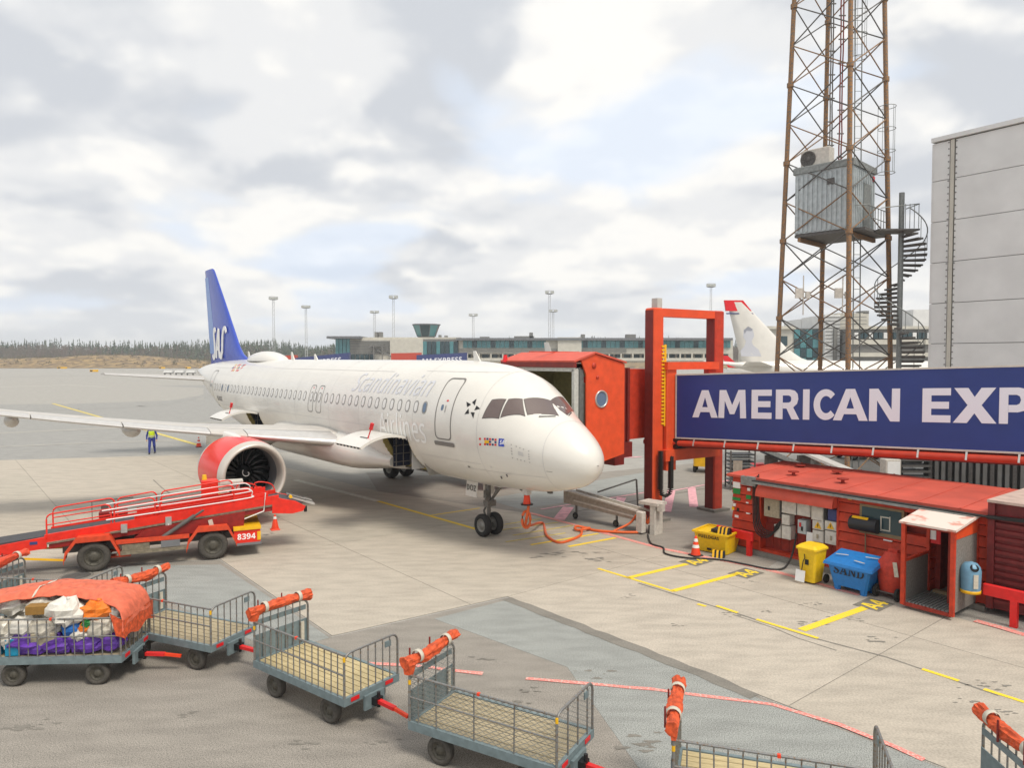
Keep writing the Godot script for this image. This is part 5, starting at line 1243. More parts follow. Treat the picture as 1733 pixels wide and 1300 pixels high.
func hut_things() -> void:
	# yellow wheeled bin
	var p = G(1372, 986); var X = frame(p, .61, -.79)
	var W = thing("wheeled_bin", "yellow wheeled litter bin with a card hanging on it beside the switchgear", "bin", X)
	var b = B.new(); b.loft([rr4(-.2, -.24, .2, .2, .06), rr4(-.27, -.33, .27, .27, .92)], true, true, false); obj(b, "body", "bin_yellow", W)
	var l = B.new(); l.loft([rr4(-.3, -.36, .3, .31, .92), rr4(-.3, -.36, .3, .31, .97), rr4(-.22, -.28, .22, .22, 1.04)], true, true, false); obj(l, "lid", "bin_yellow", W)
	for x in [-.2, .2]: wheel(W, Vector3(x + .06, .12, -.3), Vector3.RIGHT, .12, .08, "rubber", "rim_dark")
	var c = B.new(); c.box(Vector3(-.12, .22, .34), Vector3(.26, .3, .015), Basis(Vector3.RIGHT, -.15)); obj(c, "card", "white", W)
	var h = B.new(); h.tube([Vector3(-.05, .8, .27), Vector3(.0, .72, .32), Vector3(-.06, .62, .3), Vector3(-.08, .38, .33)], .012); h.box(Vector3(.02, .6, .262), Vector3(.1, .14, .01)); obj(h, "chain", "black", W)
	# sand box
	p = G(1437, 1006); X = frame(p, .61, -.79); X.origin = (G(1405, 1000) + G(1468, 1008)) / 2
	var S = thing("sand_bin", "blue plastic sand bin with sloping lid in front of the hut", "bin", X)
	b = B.new(); b.loft([rr4(-.44, -.56, .44, .0, .14), rr4(-.56, -.7, .56, .08, .68)], true, true, false); obj(b, "body", "sand_blue", S)
	for q in [[-.34, -.06], [.34, -.06], [-.34, -.5], [.34, -.5]]: var f = B.new(); f.loft([rr4(q[0] - .08, q[1] - .05, q[0] + .08, q[1] + .05, 0), rr4(q[0] - .1, q[1] - .06, q[0] + .1, q[1] + .06, .15)], true, true, false); obj(f, "foot", "sand_blue", S)
	l = B.new(); l.hexa([Vector3(-.64, .66, .14), Vector3(.64, .66, .14), Vector3(.64, .84, -.76), Vector3(-.64, .84, -.76), Vector3(-.62, .73, .12), Vector3(.62, .73, .12), Vector3(.6, .92, -.72), Vector3(-.6, .92, -.72)]); obj(l, "lid", "sand_blue", S)
	lettering("SAND", .2, "black", S, Transform3D(Basis(Vector3.RIGHT, -.15), Vector3(.02, .56, .075)), 700, "Droid Serif")
	for q in [[-.35, -.3, .4], [.2, -.1, -.2], [.35, -.45, .3]]: var s = B.new(); s.box(Vector3(q[0], .785 - q[1] * .22 + .024, q[1]), Vector3(.3, .008, .03), Basis(Vector3.UP, q[2]) * Basis(Vector3.RIGHT, .21)); obj(s, "scuff", "unit_light", S)
	# covered extinguisher trolley
	X = frame(G(1500, 1014), .61, -.79); var E = thing("covered_trolley", "wheeled extinguisher trolley under a red cover beside the porch", "trolley", X)
	b = B.new(); var rings = []
	for i in 9:
		var u = i / 8.0; var y = .16 + u * .98; var r = .27 + .07 * sin(u * PI) - .12 * smoothstep(.7, 1, u); var ring = PackedVector3Array()
		for k in 16: var t = TAU * k / 16; var rr = r * (1 + rng.randf_range(-.06, .06)); ring.append(Vector3(cos(t) * rr * 1.05, y + rng.randf_range(-.01, .01), -.25 + sin(t) * rr * .85))
		rings.append(ring)
	b.loft(rings); b.box(Vector3(.02, 1.16, -.3), Vector3(.22, .1, .14)); obj(b, "cover", "tarp_red", E)
	var tg = B.new(); tg.box(Vector3(.2, .78, .0), Vector3(.1, .36, .01), Basis(Vector3.BACK, .15)); obj(tg, "tag", "tarp_band", E)
	for x in [-.26, .26]: wheel(E, Vector3(x, .16, .0), Vector3.RIGHT, .16, .08, "rubber", "rim_dark")
	var ax = B.new(); ax.cyl(Vector3(-.26, .16, 0), Vector3(.26, .16, 0), .02); obj(ax, "axle", "galva_dark", E)
	# bin on the porch
	var BI = thing("wall_litter_bin", "pale blue hanging litter bin with dark mouth on the porch side", "bin", hut_xf * Transform3D(Basis(Vector3.UP, .45), Vector3(7.06, .62, .95)))
	b = B.new(); b.lathe(Vector3.ZERO, Vector3.UP, [[.06, .2], [.5, .215], [.6, .19], [.68, .13], [.72, .0]], 22); obj(b, "body", "bin_blue", BI)
	b = B.new(); b.lathe(Vector3.ZERO, Vector3.UP, [[0, .19], [0, .21], [.07, .21], [.07, .19], [.0, .0]], 22); obj(b, "base_band", "yellow", BI)
	b = B.new(); b.box(Vector3(.08, .3, .2), Vector3(.1, .32, .02), Basis(Vector3.UP, .4)); obj(b, "label", "tarp_band", BI)
	b = B.new(); b.lathe(Vector3(.05, .6, .15), Vector3(.2, .45, .6).normalized(), [[-.02, .09], [.02, .09], [.02, 0.0]], 16); obj(b, "mouth", "black", BI)
	# yellow skip with hazard chocks
	X = frame((G(1180, 930) + G(1228, 942)) / 2, .75, -.66); var Y = thing("yellow_skip", "low yellow metal skip box at the corner of the hut", "skip", X)
	b = B.new(); b.loft([rr4(-.5, -.7, .5, 0, .02), rr4(-.55, -.95, .55, .12, .62)], true, false, false); b.loft([rr4(-.53, -.93, .53, .1, .61), rr4(-.48, -.68, .48, -.02, .1)], true, true, false); obj(b, "body", "bin_yellow", Y)
	b = B.new(); for e in [[-.57, .13, .57, .13], [-.57, -.97, .57, -.97], [-.57, -.97, -.57, .13], [.57, -.97, .57, .13]]: b.bar(Vector3(e[0], .63, e[1]), Vector3(e[2], .63, e[3]), .06, .05)
	obj(b, "rim", "bin_yellow", Y)
	lettering("FUELDGAS", .1, "black", Y, Transform3D(Basis(Vector3.RIGHT, .2), Vector3(-.05, .5, .105)))
	b = B.new(); b.box(Vector3(.18, .68, -.3), Vector3(.5, .08, .4)); obj(b, "dark_sheet", "black_plastic", Y)
	b = B.new(); b.box(Vector3(-.05, .12, .045), Vector3(.14, .06, .03)); obj(b, "fork_slot", "black", Y)
	for k in 2:
		var at: Transform3D = [frame(G(1216, 943), .9, -.4), X * Transform3D(Basis(), Vector3(.4, .65, -.05))][k]
		var ch = thing("hazard_chock", ["yellow and black striped chock on the ground before the skip", "yellow and black striped chock lying on the skip"][k], "chock", at, "striped chocks by the skip")
		for i in 6: b = B.new(); b.hexa([Vector3(-.18 + i * .06, .0, -.12), Vector3(-.12 + i * .06, 0, -.12), Vector3(-.12 + i * .06, 0, .12), Vector3(-.18 + i * .06, 0, .12), Vector3(-.18 + i * .06, .2, -.05), Vector3(-.12 + i * .06, .2, -.05), Vector3(-.12 + i * .06, .2, .05), Vector3(-.18 + i * .06, .2, .05)]); obj(b, "stripe_block", "black" if i % 2 else "yellow", ch)
	# cones
	cone(G(1177, 941), "orange cone with white bands standing before the yellow skip", 2, .62)
	cone(G(466, 897), "orange cone with white top under the belt loader's tip", 1, .55)
	cone(G(337, 757), "orange and white cone on the taxi line behind the engine", 2, .7)
	# black cable from the power unit to the hut
	b = B.new(); var pts = []
	for q in [[1096, 905], [1102, 920], [1122, 927], [1126, 937], [1160, 944], [1215, 947], [1260, 955], [1300, 963], [1325, 962]]: pts.append(G(q[0], q[1], .04))
	pts.append(hut_xf * HP(1338, 945, .35)); pts.append(hut_xf * HP(1345, 918, .12)); pts.append(hut_xf * HP(1347, 903, .08))
	b.tube(smooth_path(pts), .028, 7); tag(obj(b, "power_cable", "cable_black"), "black power cable snaking over the concrete to the hut's switchgear", "cable")
func rr4(x0: float, z0: float, x1: float, z1: float, y: float, r := .05) -> PackedVector3Array:
	var o = PackedVector3Array()
	for q in [[x1 - r, z0], [x1, z0 + r], [x1, z1 - r], [x1 - r, z1], [x0 + r, z1], [x0, z1 - r], [x0, z0 + r], [x0 + r, z0]]: o.append(Vector3(q[0], y, q[1]))
	return o
func smooth_path(pts: Array, k := 6) -> Array:
	var o = []; var n = pts.size()
	for i in n - 1:
		var a: Vector3 = pts[maxi(i - 1, 0)]; var b: Vector3 = pts[i]; var c: Vector3 = pts[i + 1]; var d: Vector3 = pts[mini(i + 2, n - 1)]
		for j in k: o.append(b.cubic_interpolate(c, a, d, j / float(k)))
	o.append(pts[n - 1]); return o
func cone(at: Vector3, label: String, bands: int, h: float) -> void:
	var t = thing("traffic_cone", label, "traffic cone", Transform3D(Basis(Vector3.UP, .5), at), "traffic cones")
	var r = h * .24
	var b = B.new(); b.rbox(Vector3(0, .025, 0), Vector3(r * 2.3, .05, r * 2.3), .02); obj(b, "base", "black_plastic" if h > .6 else "cone_orange", t)
	b = B.new(); b.lathe(Vector3.ZERO, Vector3.UP, [[.05, r], [h * .97, r * .22], [h, r * .1], [h, 0.0]], 20); obj(b, "body", "cone_orange", t)
	for i in bands:
		var y0 = h * (.42 + .3 * i) if bands > 1 else h * .72; var y1 = y0 + h * .15; var f = func(y): return lerpf(r, r * .22, (y - .05) / (h * .97 - .05)) + .004
		b = B.new(); b.lathe(Vector3.ZERO, Vector3.UP, [[y0, f.call(y0)], [y1, f.call(y1)]], 20); obj(b, "white_band", "cone_white", t)
# ---------------------------------------------------------------- ground power boom and hoses
func power_unit() -> void:
	var a = V(2.3, 0, 26.9); var e = V(4.5, 0, 24.75); var X = frame(a, e.x - a.x, -(e.z - a.z)); var L = a.distance_to(e)
	var T = thing("ground_power_boom", "long beige ground power boom on a post beside the nose", "power boom", X)
	var b = B.new(); b.hexa([Vector3(0, .55, -.2), Vector3(L, .4, -.2), Vector3(L, .4, .2), Vector3(0, .55, .2), Vector3(0, 1.02, -.2), Vector3(L, .72, -.2), Vector3(L, .72, .2), Vector3(0, 1.02, .2)]); obj(b, "boom", "unit_beige", T)
	for z in [-.22, .22]: b = B.new(); b.bar(Vector3(-.02, 1.03, z), Vector3(L + .2, .72, z), .08, .06); obj(b, "top_rail", "unit_light", T)
	b = B.new(); b.bar(Vector3(.2, .72, .215), Vector3(L - .1, .52, .215), .03, .05); obj(b, "side_rail", "unit_light", T)
	b = B.new(); b.box(Vector3(-.16, .78, 0), Vector3(.3, .46, .4)); obj(b, "end_box", "unit_beige", T)
	for x in [.15, 2.0]: b = B.new(); b.bar(Vector3(x, .6, 0), Vector3(x, .15, 0), .06); obj(b, "leg", "gear_grey", T); wheel(T, Vector3(x, .12, .06), Vector3.BACK, .12, .06, "rubber", "rim_dark")
	b = B.new(); b.rbox(Vector3(L + .5, .5, -.1), Vector3(.22, 1.0, .5), .02); obj(b, "post", "unit_light", T)
	b = B.new(); b.rbox(Vector3(L + .15, .42, .3), Vector3(.26, .7, .24), .02); obj(b, "post", "unit_light", T)
	b = B.new(); b.box(Vector3(L + .35, 1.05, -.1), Vector3(.75, .1, .6)); b.box(Vector3(L + .75, .95, .0), Vector3(.2, .26, .2)); obj(b, "head_plate", "unit_light", T)
	b = B.new(); b.box(Vector3(L + .4, .16, .05), Vector3(.14, .26, .14)); obj(b, "motor", "black", T)
	b = B.new(); b.bar(Vector3(.9, 1.05, -.3), Vector3(2.0, 1.55, -1.2), .05); b.bar(Vector3(2.0, 1.55, -1.2), Vector3(2.1, .2, -1.2), .05); obj(b, "stay", "galva_dark", T)
	# hoses
	var h = B.new(); var top = plane_xf * Vector3(2.95, 1.75, -.12); var pts = [top]
	for q in [[.05, 1.35], [-.02, .9], [.0, .72]]: pts.append(top + Vector3(q[0], q[1] - 1.75, 0))
	for q in [[918, 885], [925, 906], [945, 918], [968, 913], [983, 905], [986, 895]]: pts.append(G(q[0], q[1], .05))
	for q in [[1010, 898], [1035, 900], [1060, 901], [1080, 901]]: pts.append(G(q[0], q[1], .06))
	h.tube(smooth_path(pts), .045, 8)
	pts = []
	for i in 13: var t = TAU * i / 12; pts.append(top + Vector3(-.02 + sin(t) * .13, -.72 - cos(t) * .26 - .1, cos(t) * .05))
	h.tube(pts, .045, 8, false)
	pts = []
	for i in 13: var t = TAU * i / 12; pts.append(G(985, 894, .1) + Vector3(cos(t) * .26, .03 * sin(t * 2), sin(t) * .2))
	h.tube(pts, .045, 8, false)
	pts = []
	for q in [[1038, 902, .06], [1056, 898, .2], [1050, 880, .5]]: pts.append(G(q[0], q[1], q[2]))
	pts = [G(1038, 899, .06), X * Vector3(L - .3, .3, .3), X * Vector3(L - .05, .62, .24), X * Vector3(L + .1, .6, 0)]
	h.tube(smooth_path(pts), .04, 8); 
	for i in 2: h.tube(smooth_path([X * Vector3(L + .1, .6, -.05), X * Vector3(L + .2 + i * .08, .35, .1), X * Vector3(L + .4, .7, -.05)]), .04, 8)
	var ho = tag(obj(h, "power_hose", "hose_orange"), "orange ground power hose looped from the nose to the boom", "hose")
	var pl = B.new(); pl.cyl(top + Vector3(0, -.05, 0), top + Vector3(0, -.32, 0), .09, .12, 12); obj(pl, "plug", "cone_orange", ho)
	pl = B.new(); pl.cyl(top + Vector3(0, -.32, 0), top + Vector3(0, -.35, 0), .2, -1, 14); obj(pl, "plug_plate", "black", ho)

# ---------------------------------------------------------------- baggage carts
# local axes: x along the cart, z towards the near side; the near left corner of the bed is the origin
const CL := 2.5
const CW := 1.2
const BED := 0.56
func cyl_mesh(r: float, h: float, k := 6) -> ArrayMesh:
	var b = B.new(); b.cyl(Vector3.ZERO, Vector3(0, h, 0), r, -1, k); return b.done()
func part(mesh: Mesh, called: String, m: String, parent: Node, at: Vector3, bs := Basis()) -> MeshInstance3D:
	var o = obj(mesh, called, m, parent); o.transform = Transform3D(bs, at); return o
func end_hoop(x: float, top: float) -> Array: # rounded hoop across the bed at station x
	var r = .14
	var p = [Vector3(x, BED, -.02)]
	for i in 6: var t = PI / 2 * i / 5; p.append(Vector3(x, top - r + r * sin(t), -.02 - r + r * cos(t)))
	for i in 6: var t = PI / 2 * i / 5; p.append(Vector3(x, top - r + r * cos(t), -CW + .02 + r - r * sin(t)))
	p.append(Vector3(x, BED, -CW + .02)); return p
func zigzag(parent: Node, o: Vector3, u: Vector3, v: Vector3, w: float, h: float, m: String) -> void: # expanded metal: rows of diamond wire
	var b = B.new(); var n = int(w / .055); var rows = int(h / .034)
	for j in rows:
		var y = (j + .5) * h / rows
		for i in n:
			var a = o + u * (w * i / n) + v * (y + (.012 if (i + j) % 2 else -.012)); var d = o + u * (w * (i + 1) / n) + v * (y + (-.012 if (i + j) % 2 else .012))
			var s = v * .0045
			b.quad(a - s, d - s, d + s, a + s)
	var q = obj(b, "wire_mesh", m, parent); q.set_meta("kind", "stuff")
func make_cart(label: String, X: Transform3D, meshed := false, wood := "cart_wood") -> Node3D:
	var C = thing("baggage_cart", label, "baggage cart", X, "baggage carts coupled in a train")
	var st = "cart_steel"; var sideh = 1.26 - BED
	# frame and planks
	for e in [[Vector3(0, BED - .06, -.03), Vector3(CL, BED - .06, -.03)], [Vector3(0, BED - .06, -CW + .03), Vector3(CL, BED - .06, -CW + .03)], [Vector3(.03, BED - .06, -.06), Vector3(.03, BED - .06, -CW + .06)], [Vector3(CL - .03, BED - .06, -.06), Vector3(CL - .03, BED - .06, -CW + .06)]]:
		var b = B.new(); b.bar(e[0], e[1], .06, .13); obj(b, "bed_rail", "cart_panel", C)
	var pb = B.new(); pb.rbox(Vector3.ZERO, Vector3(CL - .12, .03, .118), .006); var pm = pb.done()
	for i in 8: part(pm, "plank", wood, C, Vector3(CL / 2, BED - .02 + rng.randf_range(-.003, .003), -.135 - i * .134))
	# hoops
	var tall = 1.38; var low = 1.28
	for e in [[.02, tall], [CL - .02, low]]:
		var b = B.new(); b.tube(end_hoop(e[0], e[1]), .02, 8); obj(b, "end_hoop", st, C)
	var ub = cyl_mesh(.012, tall - BED - .02); var lb = cyl_mesh(.012, low - BED - .02); var sb = cyl_mesh(.011, sideh)
	for i in 6:
		if not meshed or i % 2 == 1: part(ub, "upright", st, C, Vector3(.02, BED, -.2 - i * .16))
		if not meshed or i % 2 == 1: part(lb, "upright", st, C, Vector3(CL - .02, BED, -.2 - i * .16))
	# near side: two rails and uprights
	for y in [1.26, .93]:
		var b = B.new(); b.tube([Vector3(.02, y, -.02), Vector3(CL - .02, y, -.02)], .018 if y > 1 else .014, 8); obj(b, "side_rail", st, C)
	var n = 15
	for i in range(1, n):
		if meshed and i % 4 != 3 and i != 1: continue
		part(sb, "upright", st, C, Vector3(.02 + (CL - .04) * i / n, BED, -.02), Basis(Vector3(rng.randf_range(-1, 1), 0, rng.randf_range(-1, 1)).normalized(), rng.randf_range(0, .018)))
	if meshed:
		zigzag(C, Vector3(.04, BED, -.035), Vector3.RIGHT, Vector3.UP, CL - .08, .69, "galva")
		zigzag(C, Vector3(.035, BED, -.05), Vector3(0, 0, -1), Vector3.UP, CW - .1, .84, "galva")
		zigzag(C, Vector3(CL - .035, BED, -.05), Vector3(0, 0, -1), Vector3.UP, CW - .1, .72, "galva")
	# solid lower panel and name plate of the left end
	var pn = B.new(); pn.box(Vector3(-.006, BED + .22, -CW / 2), Vector3(.012, .44, CW - .06)); obj(pn, "end_panel", "cart_panel", C)
	var p2 = B.new(); p2.box(Vector3(-.006, tall - .16, -CW / 2), Vector3(.012, .09, CW - .1)); obj(p2, "end_panel", "cart_panel", C)
	var p3 = B.new(); p3.box(Vector3(.012, BED + .22, -CW + .14), Vector3(.02, .36, .07)); obj(p3, "plate", "tarp_band", C)
	var p4 = B.new(); p4.box(Vector3(CL - .02, low - .12, -CW + .24), Vector3(.02, .1, .13)); obj(p4, "plate", "cart_panel", C)
	for z in [-.22, -CW + .24]: var b = B.new(); b.box(Vector3(CL + .004, BED - .05, z), Vector3(.012, .06, .17)); obj(b, "reflector", "reflector_red", C)
	for e in [[CL - .02, 1.16], [.02, 1.12]]: var b = B.new(); b.cyl(Vector3(e[0], e[1], -.02), Vector3(e[0], e[1] + .07, -.02), .0225, -1, 8); obj(b, "yellow_tape", "yellow", C)
	var rt = B.new(); rt.box(Vector3(CL * .5, 1.262, -.018), Vector3(.04, .042, .042)); obj(rt, "orange_tag", "cone_orange", C)
	# running gear
	for x in [.52, CL - .48]:
		for z in [-.12, -CW + .12]: wheel(C, Vector3(x, .215, z), Vector3.BACK, .215, .15, "rubber_worn", "rim_dark")
		var b = B.new(); b.cyl(Vector3(x, .215, -.1), Vector3(x, .215, -CW + .1), .03); b.box(Vector3(x, .36, -CW / 2), Vector3(.1, .18, .5)); b.bar(Vector3(x, .24, -.2), Vector3(x + .12, .46, -.2), .05); b.bar(Vector3(x, .24, -CW + .2), Vector3(x + .12, .46, -CW + .2), .05); obj(b, "axle", "galva_dark", C)
	# coupling plate and tow bar
	var cp = B.new(); cp.box(Vector3(CL + .03, BED - .2, -CW / 2), Vector3(.05, .24, .42)); obj(cp, "coupling_plate", "cart_panel", C)
	var hk = B.new(); hk.box(Vector3(CL + .1, BED - .2, -CW / 2), Vector3(.12, .12, .16)); hk.cyl(Vector3(CL + .14, BED - .3, -CW / 2), Vector3(CL + .14, BED - .05, -CW / 2), .03); obj(hk, "hitch", "black", C)
	var tb = B.new(); tb.bar(Vector3(CL + .12, .36, -CW / 2), Vector3(CL + .52, .34, -CW / 2), .08, .06); obj(tb, "tow_bar", "tow_red", C)
	var tb2 = B.new(); tb2.bar(Vector3(CL + .5, .34, -CW / 2), Vector3(CL + .82, .3, -CW / 2), .05, .05); obj(tb2, "tow_bar_end", "cone_orange", C)
	return C
func rolled_tarp(X: Transform3D, label: String, m := "tarp_orange", up := 1.47, seedn := 1) -> void: # lies on the left end hoop
	var T = thing("rolled_tarp", label, "tarpaulin", X, "rolled tarpaulins on the carts")
	var r = RandomNumberGenerator.new(); r.seed = seedn; var b = B.new(); var rings = []
	var wr = FastNoiseLite.new(); wr.seed = seedn; wr.frequency = 3.0; wr.fractal_octaves = 3
	for i in 33:
		var u = i / 32.0; var z = .08 - u * (CW + .13); var ring = PackedVector3Array(); var strap = minf(absf(u - .24), absf(u - .8)); var rad = .074 + .016 * smoothstep(0, .16, strap) + .008 * sin(u * 9 + seedn)
		for k in 20:
			var t = TAU * k / 20; var q = rad * (1 + .10 * sin(t * 2 + u * 5 + seedn) + .42 * wr.get_noise_3d(cos(t) * .5, sin(t) * .5, u * 1.6 + t * .12)); ring.append(Vector3(cos(t) * q, up + sin(t) * q + .022 * sin(u * 5 + seedn) - .02 * sin(PI * u), z))
		rings.append(ring)
	b.loft(rings, true, true, false); obj(b, "roll", m, T)
	for u in [.24, .8]:
		var c = B.new(); c.lathe(Vector3(0, up + .006, .06 - u * (CW + .1)), Vector3(0, 0, -1), [[-.035, .09], [-.03, .1], [.03, .1], [.035, .09]], 16); obj(c, "band", "tarp_band", T)
	var f = B.new(); f.quad(Vector3(.07, up - .02, .05), Vector3(.08, up - .03, -.12), Vector3(.06, up - .2, -.06), Vector3(.05, up - .17, .06)); f.quad(Vector3(.07, up - .02, .05), Vector3(-.02, up - .06, .08), Vector3(-.0, up - .16, .08), Vector3(.05, up - .17, .06)); obj(f, "loose_flap", m, T)
	for u in [.2, .62]:
		var s = B.new(); s.cyl(Vector3(-.1, up - .14, .06 - u * CW), Vector3(-.1, up + .13, .06 - u * CW), .014, -1, 6); obj(s, "holder_pin", "bridge_dark", T)
func lump(c: Vector3, s: Vector3, seedn: int, rough := .22) -> B: # crumpled bag
	var f = FastNoiseLite.new(); f.seed = seedn; f.frequency = 1.3; f.fractal_octaves = 3
	var b = B.new(); var rings = []
	for i in 9:
		var ph = PI * i / 8.0; var ring = PackedVector3Array()
		for k in 14:
			var th = TAU * k / 14; var d = Vector3(sin(ph) * cos(th), cos(ph), sin(ph) * sin(th))
			var q = 1.0 + rough * 2.2 * f.get_noise_3dv(d * 1.1) + .1 * f.get_noise_3dv(d * 4.0)
			ring.append(c + Vector3(d.x * s.x, d.y * s.y, d.z * s.z) * q)
		rings.append(ring)
	b.loft(rings, true, false, false); return b
func carts() -> void:
	var wf = func(x, d, dx, dd): return frame(V(x, 0, d), dx, dd)
	var x1 = wf.call(-1.56, 10.62, 2.2, -1.28); var x2 = wf.call(-4.66, 12.80, 2.07, -1.57); var x3 = wf.call(-7.98, 14.40, .92, -.39); var x4 = wf.call(-9.62, 12.86, 2.1, .10); var x5 = wf.call(1.98, 8.78, .955, -.295); var x6 = wf.call(5.98, 7.95, 1.0, -.06); var x0 = wf.call(-11.5, 15.45, 2.1, -.28)
	make_cart("grey baggage cart with wire mesh sides, nearest with a full view in the train", x1, true, "cart_wood_grey")
	make_cart("grey baggage cart with new pale planks between the mesh cart and the plank cart behind", x2)
	make_cart("grey baggage cart with weathered planks right behind the loaded cart", x3, false, "cart_wood_grey")
	make_cart("grey baggage cart piled with rubbish bags under an orange sheet", x4, false, "cart_wood_grey")
	make_cart("grey baggage cart cut off by the bottom edge of the picture, pale planks showing", x5)
	make_cart("baggage cart in the bottom right corner, only its end hoop showing", x6)
	make_cart("grey baggage cart behind the rubbish cart, below the belt loader", x0, false, "cart_wood_grey")
	rolled_tarp(x1, "rolled orange tarpaulin with pale bands on the wire mesh cart", "tarp_orange", 1.46, 3)
	rolled_tarp(x2, "rolled orange tarpaulin on the cart with new pale planks", "tarp_orange", 1.46, 5)
	rolled_tarp(x3, "rolled orange tarpaulin on the cart with weathered planks", "tarp_orange", 1.46, 8)
	rolled_tarp(x5, "rolled orange tarpaulin on the cart at the bottom edge", "tarp_orange", 1.46, 11)
	rolled_tarp(x6, "rolled orange tarpaulin in the bottom right corner", "tarp_orange", 1.46, 14)
	rolled_tarp(x0, "rolled red tarpaulin on the cart below the loader's low end", "loader_orange", 1.46, 16)
	# rubbish on the loaded cart
	var kinds = [["bag_purple", "purple refuse bag", .34, .2], ["bag_clear", "clear plastic bag of rubbish", .3, .22], ["bag_white", "white crumpled refuse bag", .27, .2], ["bag_clear", "cloudy plastic bag of rubbish", .26, .24], ["bag_navy", "navy refuse bag", .26, .2]]
	var heap = [ # x, y, z, kind, sx, sy, sz, label
		[.75, .76, -.2, "bag_purple", .42, .2, .18, "purple refuse bag low in the rubbish cart beside the teal crates"], [1.25, .74, -.2, "bag_purple", .3, .16, .16, "small purple refuse bag at the foot of the cart's side"], [1.75, .76, -.22, "bag_purple", .38, .2, .18, "purple refuse bag low in the cart, near the blue litter"], [2.2, .76, -.25, "bag_purple", .26, .18, .18, "purple refuse bag in the cart's near corner"],
		[.2, .98, -.25, "bag_clear", .26, .22, .2, "clear bag of rubbish by the far hoop of the rubbish cart"], [.65, 1.06, -.25, "bag_white", .26, .2, .18, "white bag with red print leaning over the cart's side rail"], [1.0, 1.0, -.22, "bag_clear", .3, .2, .18, "flattened clear bag in the middle of the rubbish cart"], [1.42, 1.3, -.22, "bag_white", .34, .26, .22, "large pale bag bulging over the rail of the rubbish cart"], [1.95, 1.32, -.26, "bag_orange", .28, .18, .18, "bright orange bag under the sheet's edge"],
		[1.55, 1.0, -.18, "litter_blue", .2, .14, .12, "crumpled blue wrapping in the middle of the rubbish cart"], [1.7, .92, -.14, "bag_white", .18, .12, .1, "small white bag behind the side rail of the rubbish cart"], [2.05, 1.02, -.2, "bag_clear", .26, .2, .16, "clear bag in the right half of the rubbish cart"], [2.3, 1.04, -.5, "bag_navy", .2, .28, .3, "navy bag behind the end hoop of the rubbish cart"], [.4, .82, -.2, "bag_white", .16, .16, .14, "small white bag above the teal crates"], [.95, 1.34, -.5, "bag_clear", .4, .2, .3, "clear bag on top of the load under the sheet"],
		[.3, 1.36, -.6, "bag_white", .34, .18, .3, "white bag on top of the load near the sheet's low end"], [1.5, 1.34, -.75, "bag_clear", .6, .22, .3, "long clear bag at the back of the load"], [.5, 1.0, -.8, "bag_clear", .5, .4, .34, "big clear bag deep inside the rubbish cart"], [1.6, .95, -.8, "bag_navy", .6, .36, .34, "big navy bag deep inside the rubbish cart"], [2.25, 1.3, -.3, "bag_white", .16, .12, .14, "white paper bag at the corner under the sheet"], [1.82, 1.12, -.12, "green", .09, .07, .06, "scrap of green packing near the orange bag"], [1.78, 1.04, -.15, "bag_orange", .12, .09, .08, "scrap of orange packing under the green one"]]
	for i in heap.size():
		var q: Array = heap[i]; var t = thing("refuse_bag", q[7], "refuse bag", x4 * Transform3D(Basis(), Vector3(q[0], q[1], q[2])), "rubbish on the loaded cart")
		obj(lump(Vector3.ZERO, Vector3(q[4], q[5], q[6]), 40 + i), "bag", q[3], t)
		var kn = B.new(); kn.lathe(Vector3(.1 * q[4], q[5] * .9, 0), Vector3(.3, 1, .1).normalized(), [[-.04, .05], [.02, .02], [.06, .045], [.07, .0]], 8); obj(kn, "knot", q[3], t)
	for q in [[1.05, 1.4, -.3, .62, .16, .4, .12, "carton", "long brown carton on top of the rubbish"], [.1, .72, -.2, .34, .3, .2, 0, "crate_teal", "teal plastic crate by the far end of the rubbish cart"], [.5, .72, -.18, .24, .3, .2, .05, "crate_teal", "narrow teal plastic crate beside the purple bag"], [1.9, .82, -.3, .3, .14, .3, .3, "carton", "small brown carton in the rubbish cart"], [2.38, 1.0, -.8, .1, .7, .3, .1, "tarp_band", "upright cardboard sheet at the cart's end hoop"], [1.05, .86, -.16, .42, .22, .16, .1, "elbox_beige", "flattened beige carton behind the rail"]]:
		var t = thing("rubbish_box", q[8], "box", x4 * Transform3D(Basis(Vector3.UP, q[6]), Vector3(q[0], q[1], q[2])), "boxes on the loaded cart")
		var b = B.new(); b.rbox(Vector3.ZERO, Vector3(q[3], q[4], q[5]), .012); obj(b, "box_body", q[7], t)
		var l = B.new(); l.box(Vector3(0, q[4] / 2 + .004, 0), Vector3(q[3] * .96, .006, .05)); obj(l, "tape", "tarp_band", t)
	# the sheet over it
	var S = thing("orange_sheet", "orange tarpaulin sheet thrown over the rubbish cart", "tarpaulin", x4)
	var f = FastNoiseLite.new(); f.seed = 9; f.frequency = 1.1; var b = B.new(); var nx = 26; var nz = 14; var g = []
	for i in nx + 1:
		var row = []
		for j in nz + 1:
			var u = i / float(nx); var v = j / float(nz)
			var x = -.25 + u * 2.88; var z = -.06 - .3 * (1 - smoothstep(.0, .2, u)) * 0.0 - v * 1.22
			var lift = 1.48 + .16 * sin(PI * clampf(u * 1.05, 0, 1)) + .06 * sin(PI * v) + .05 * f.get_noise_2d(x * 2, z * 2)
			var near = (.12 + .2 * sin(PI * u)) if u < .8 else lerpf(.12 + .2 * sin(PI * .8), -.06, (u - .8) / .2)
			z = -near - v * (1.24 - near)
			if u > .86: var k = (u - .86) / .14; lift -= .34 * k * k + .05 * k; x = 2.26 + .3 * (1 - pow(1 - k, 2))
			if v < .12: lift -= .05 * (1 - v / .12)
			if v > .88: lift -= .3 * (v - .88) / .12
			row.append(Vector3(x, lift, z))
		g.append(row)
	b.smooth(1)
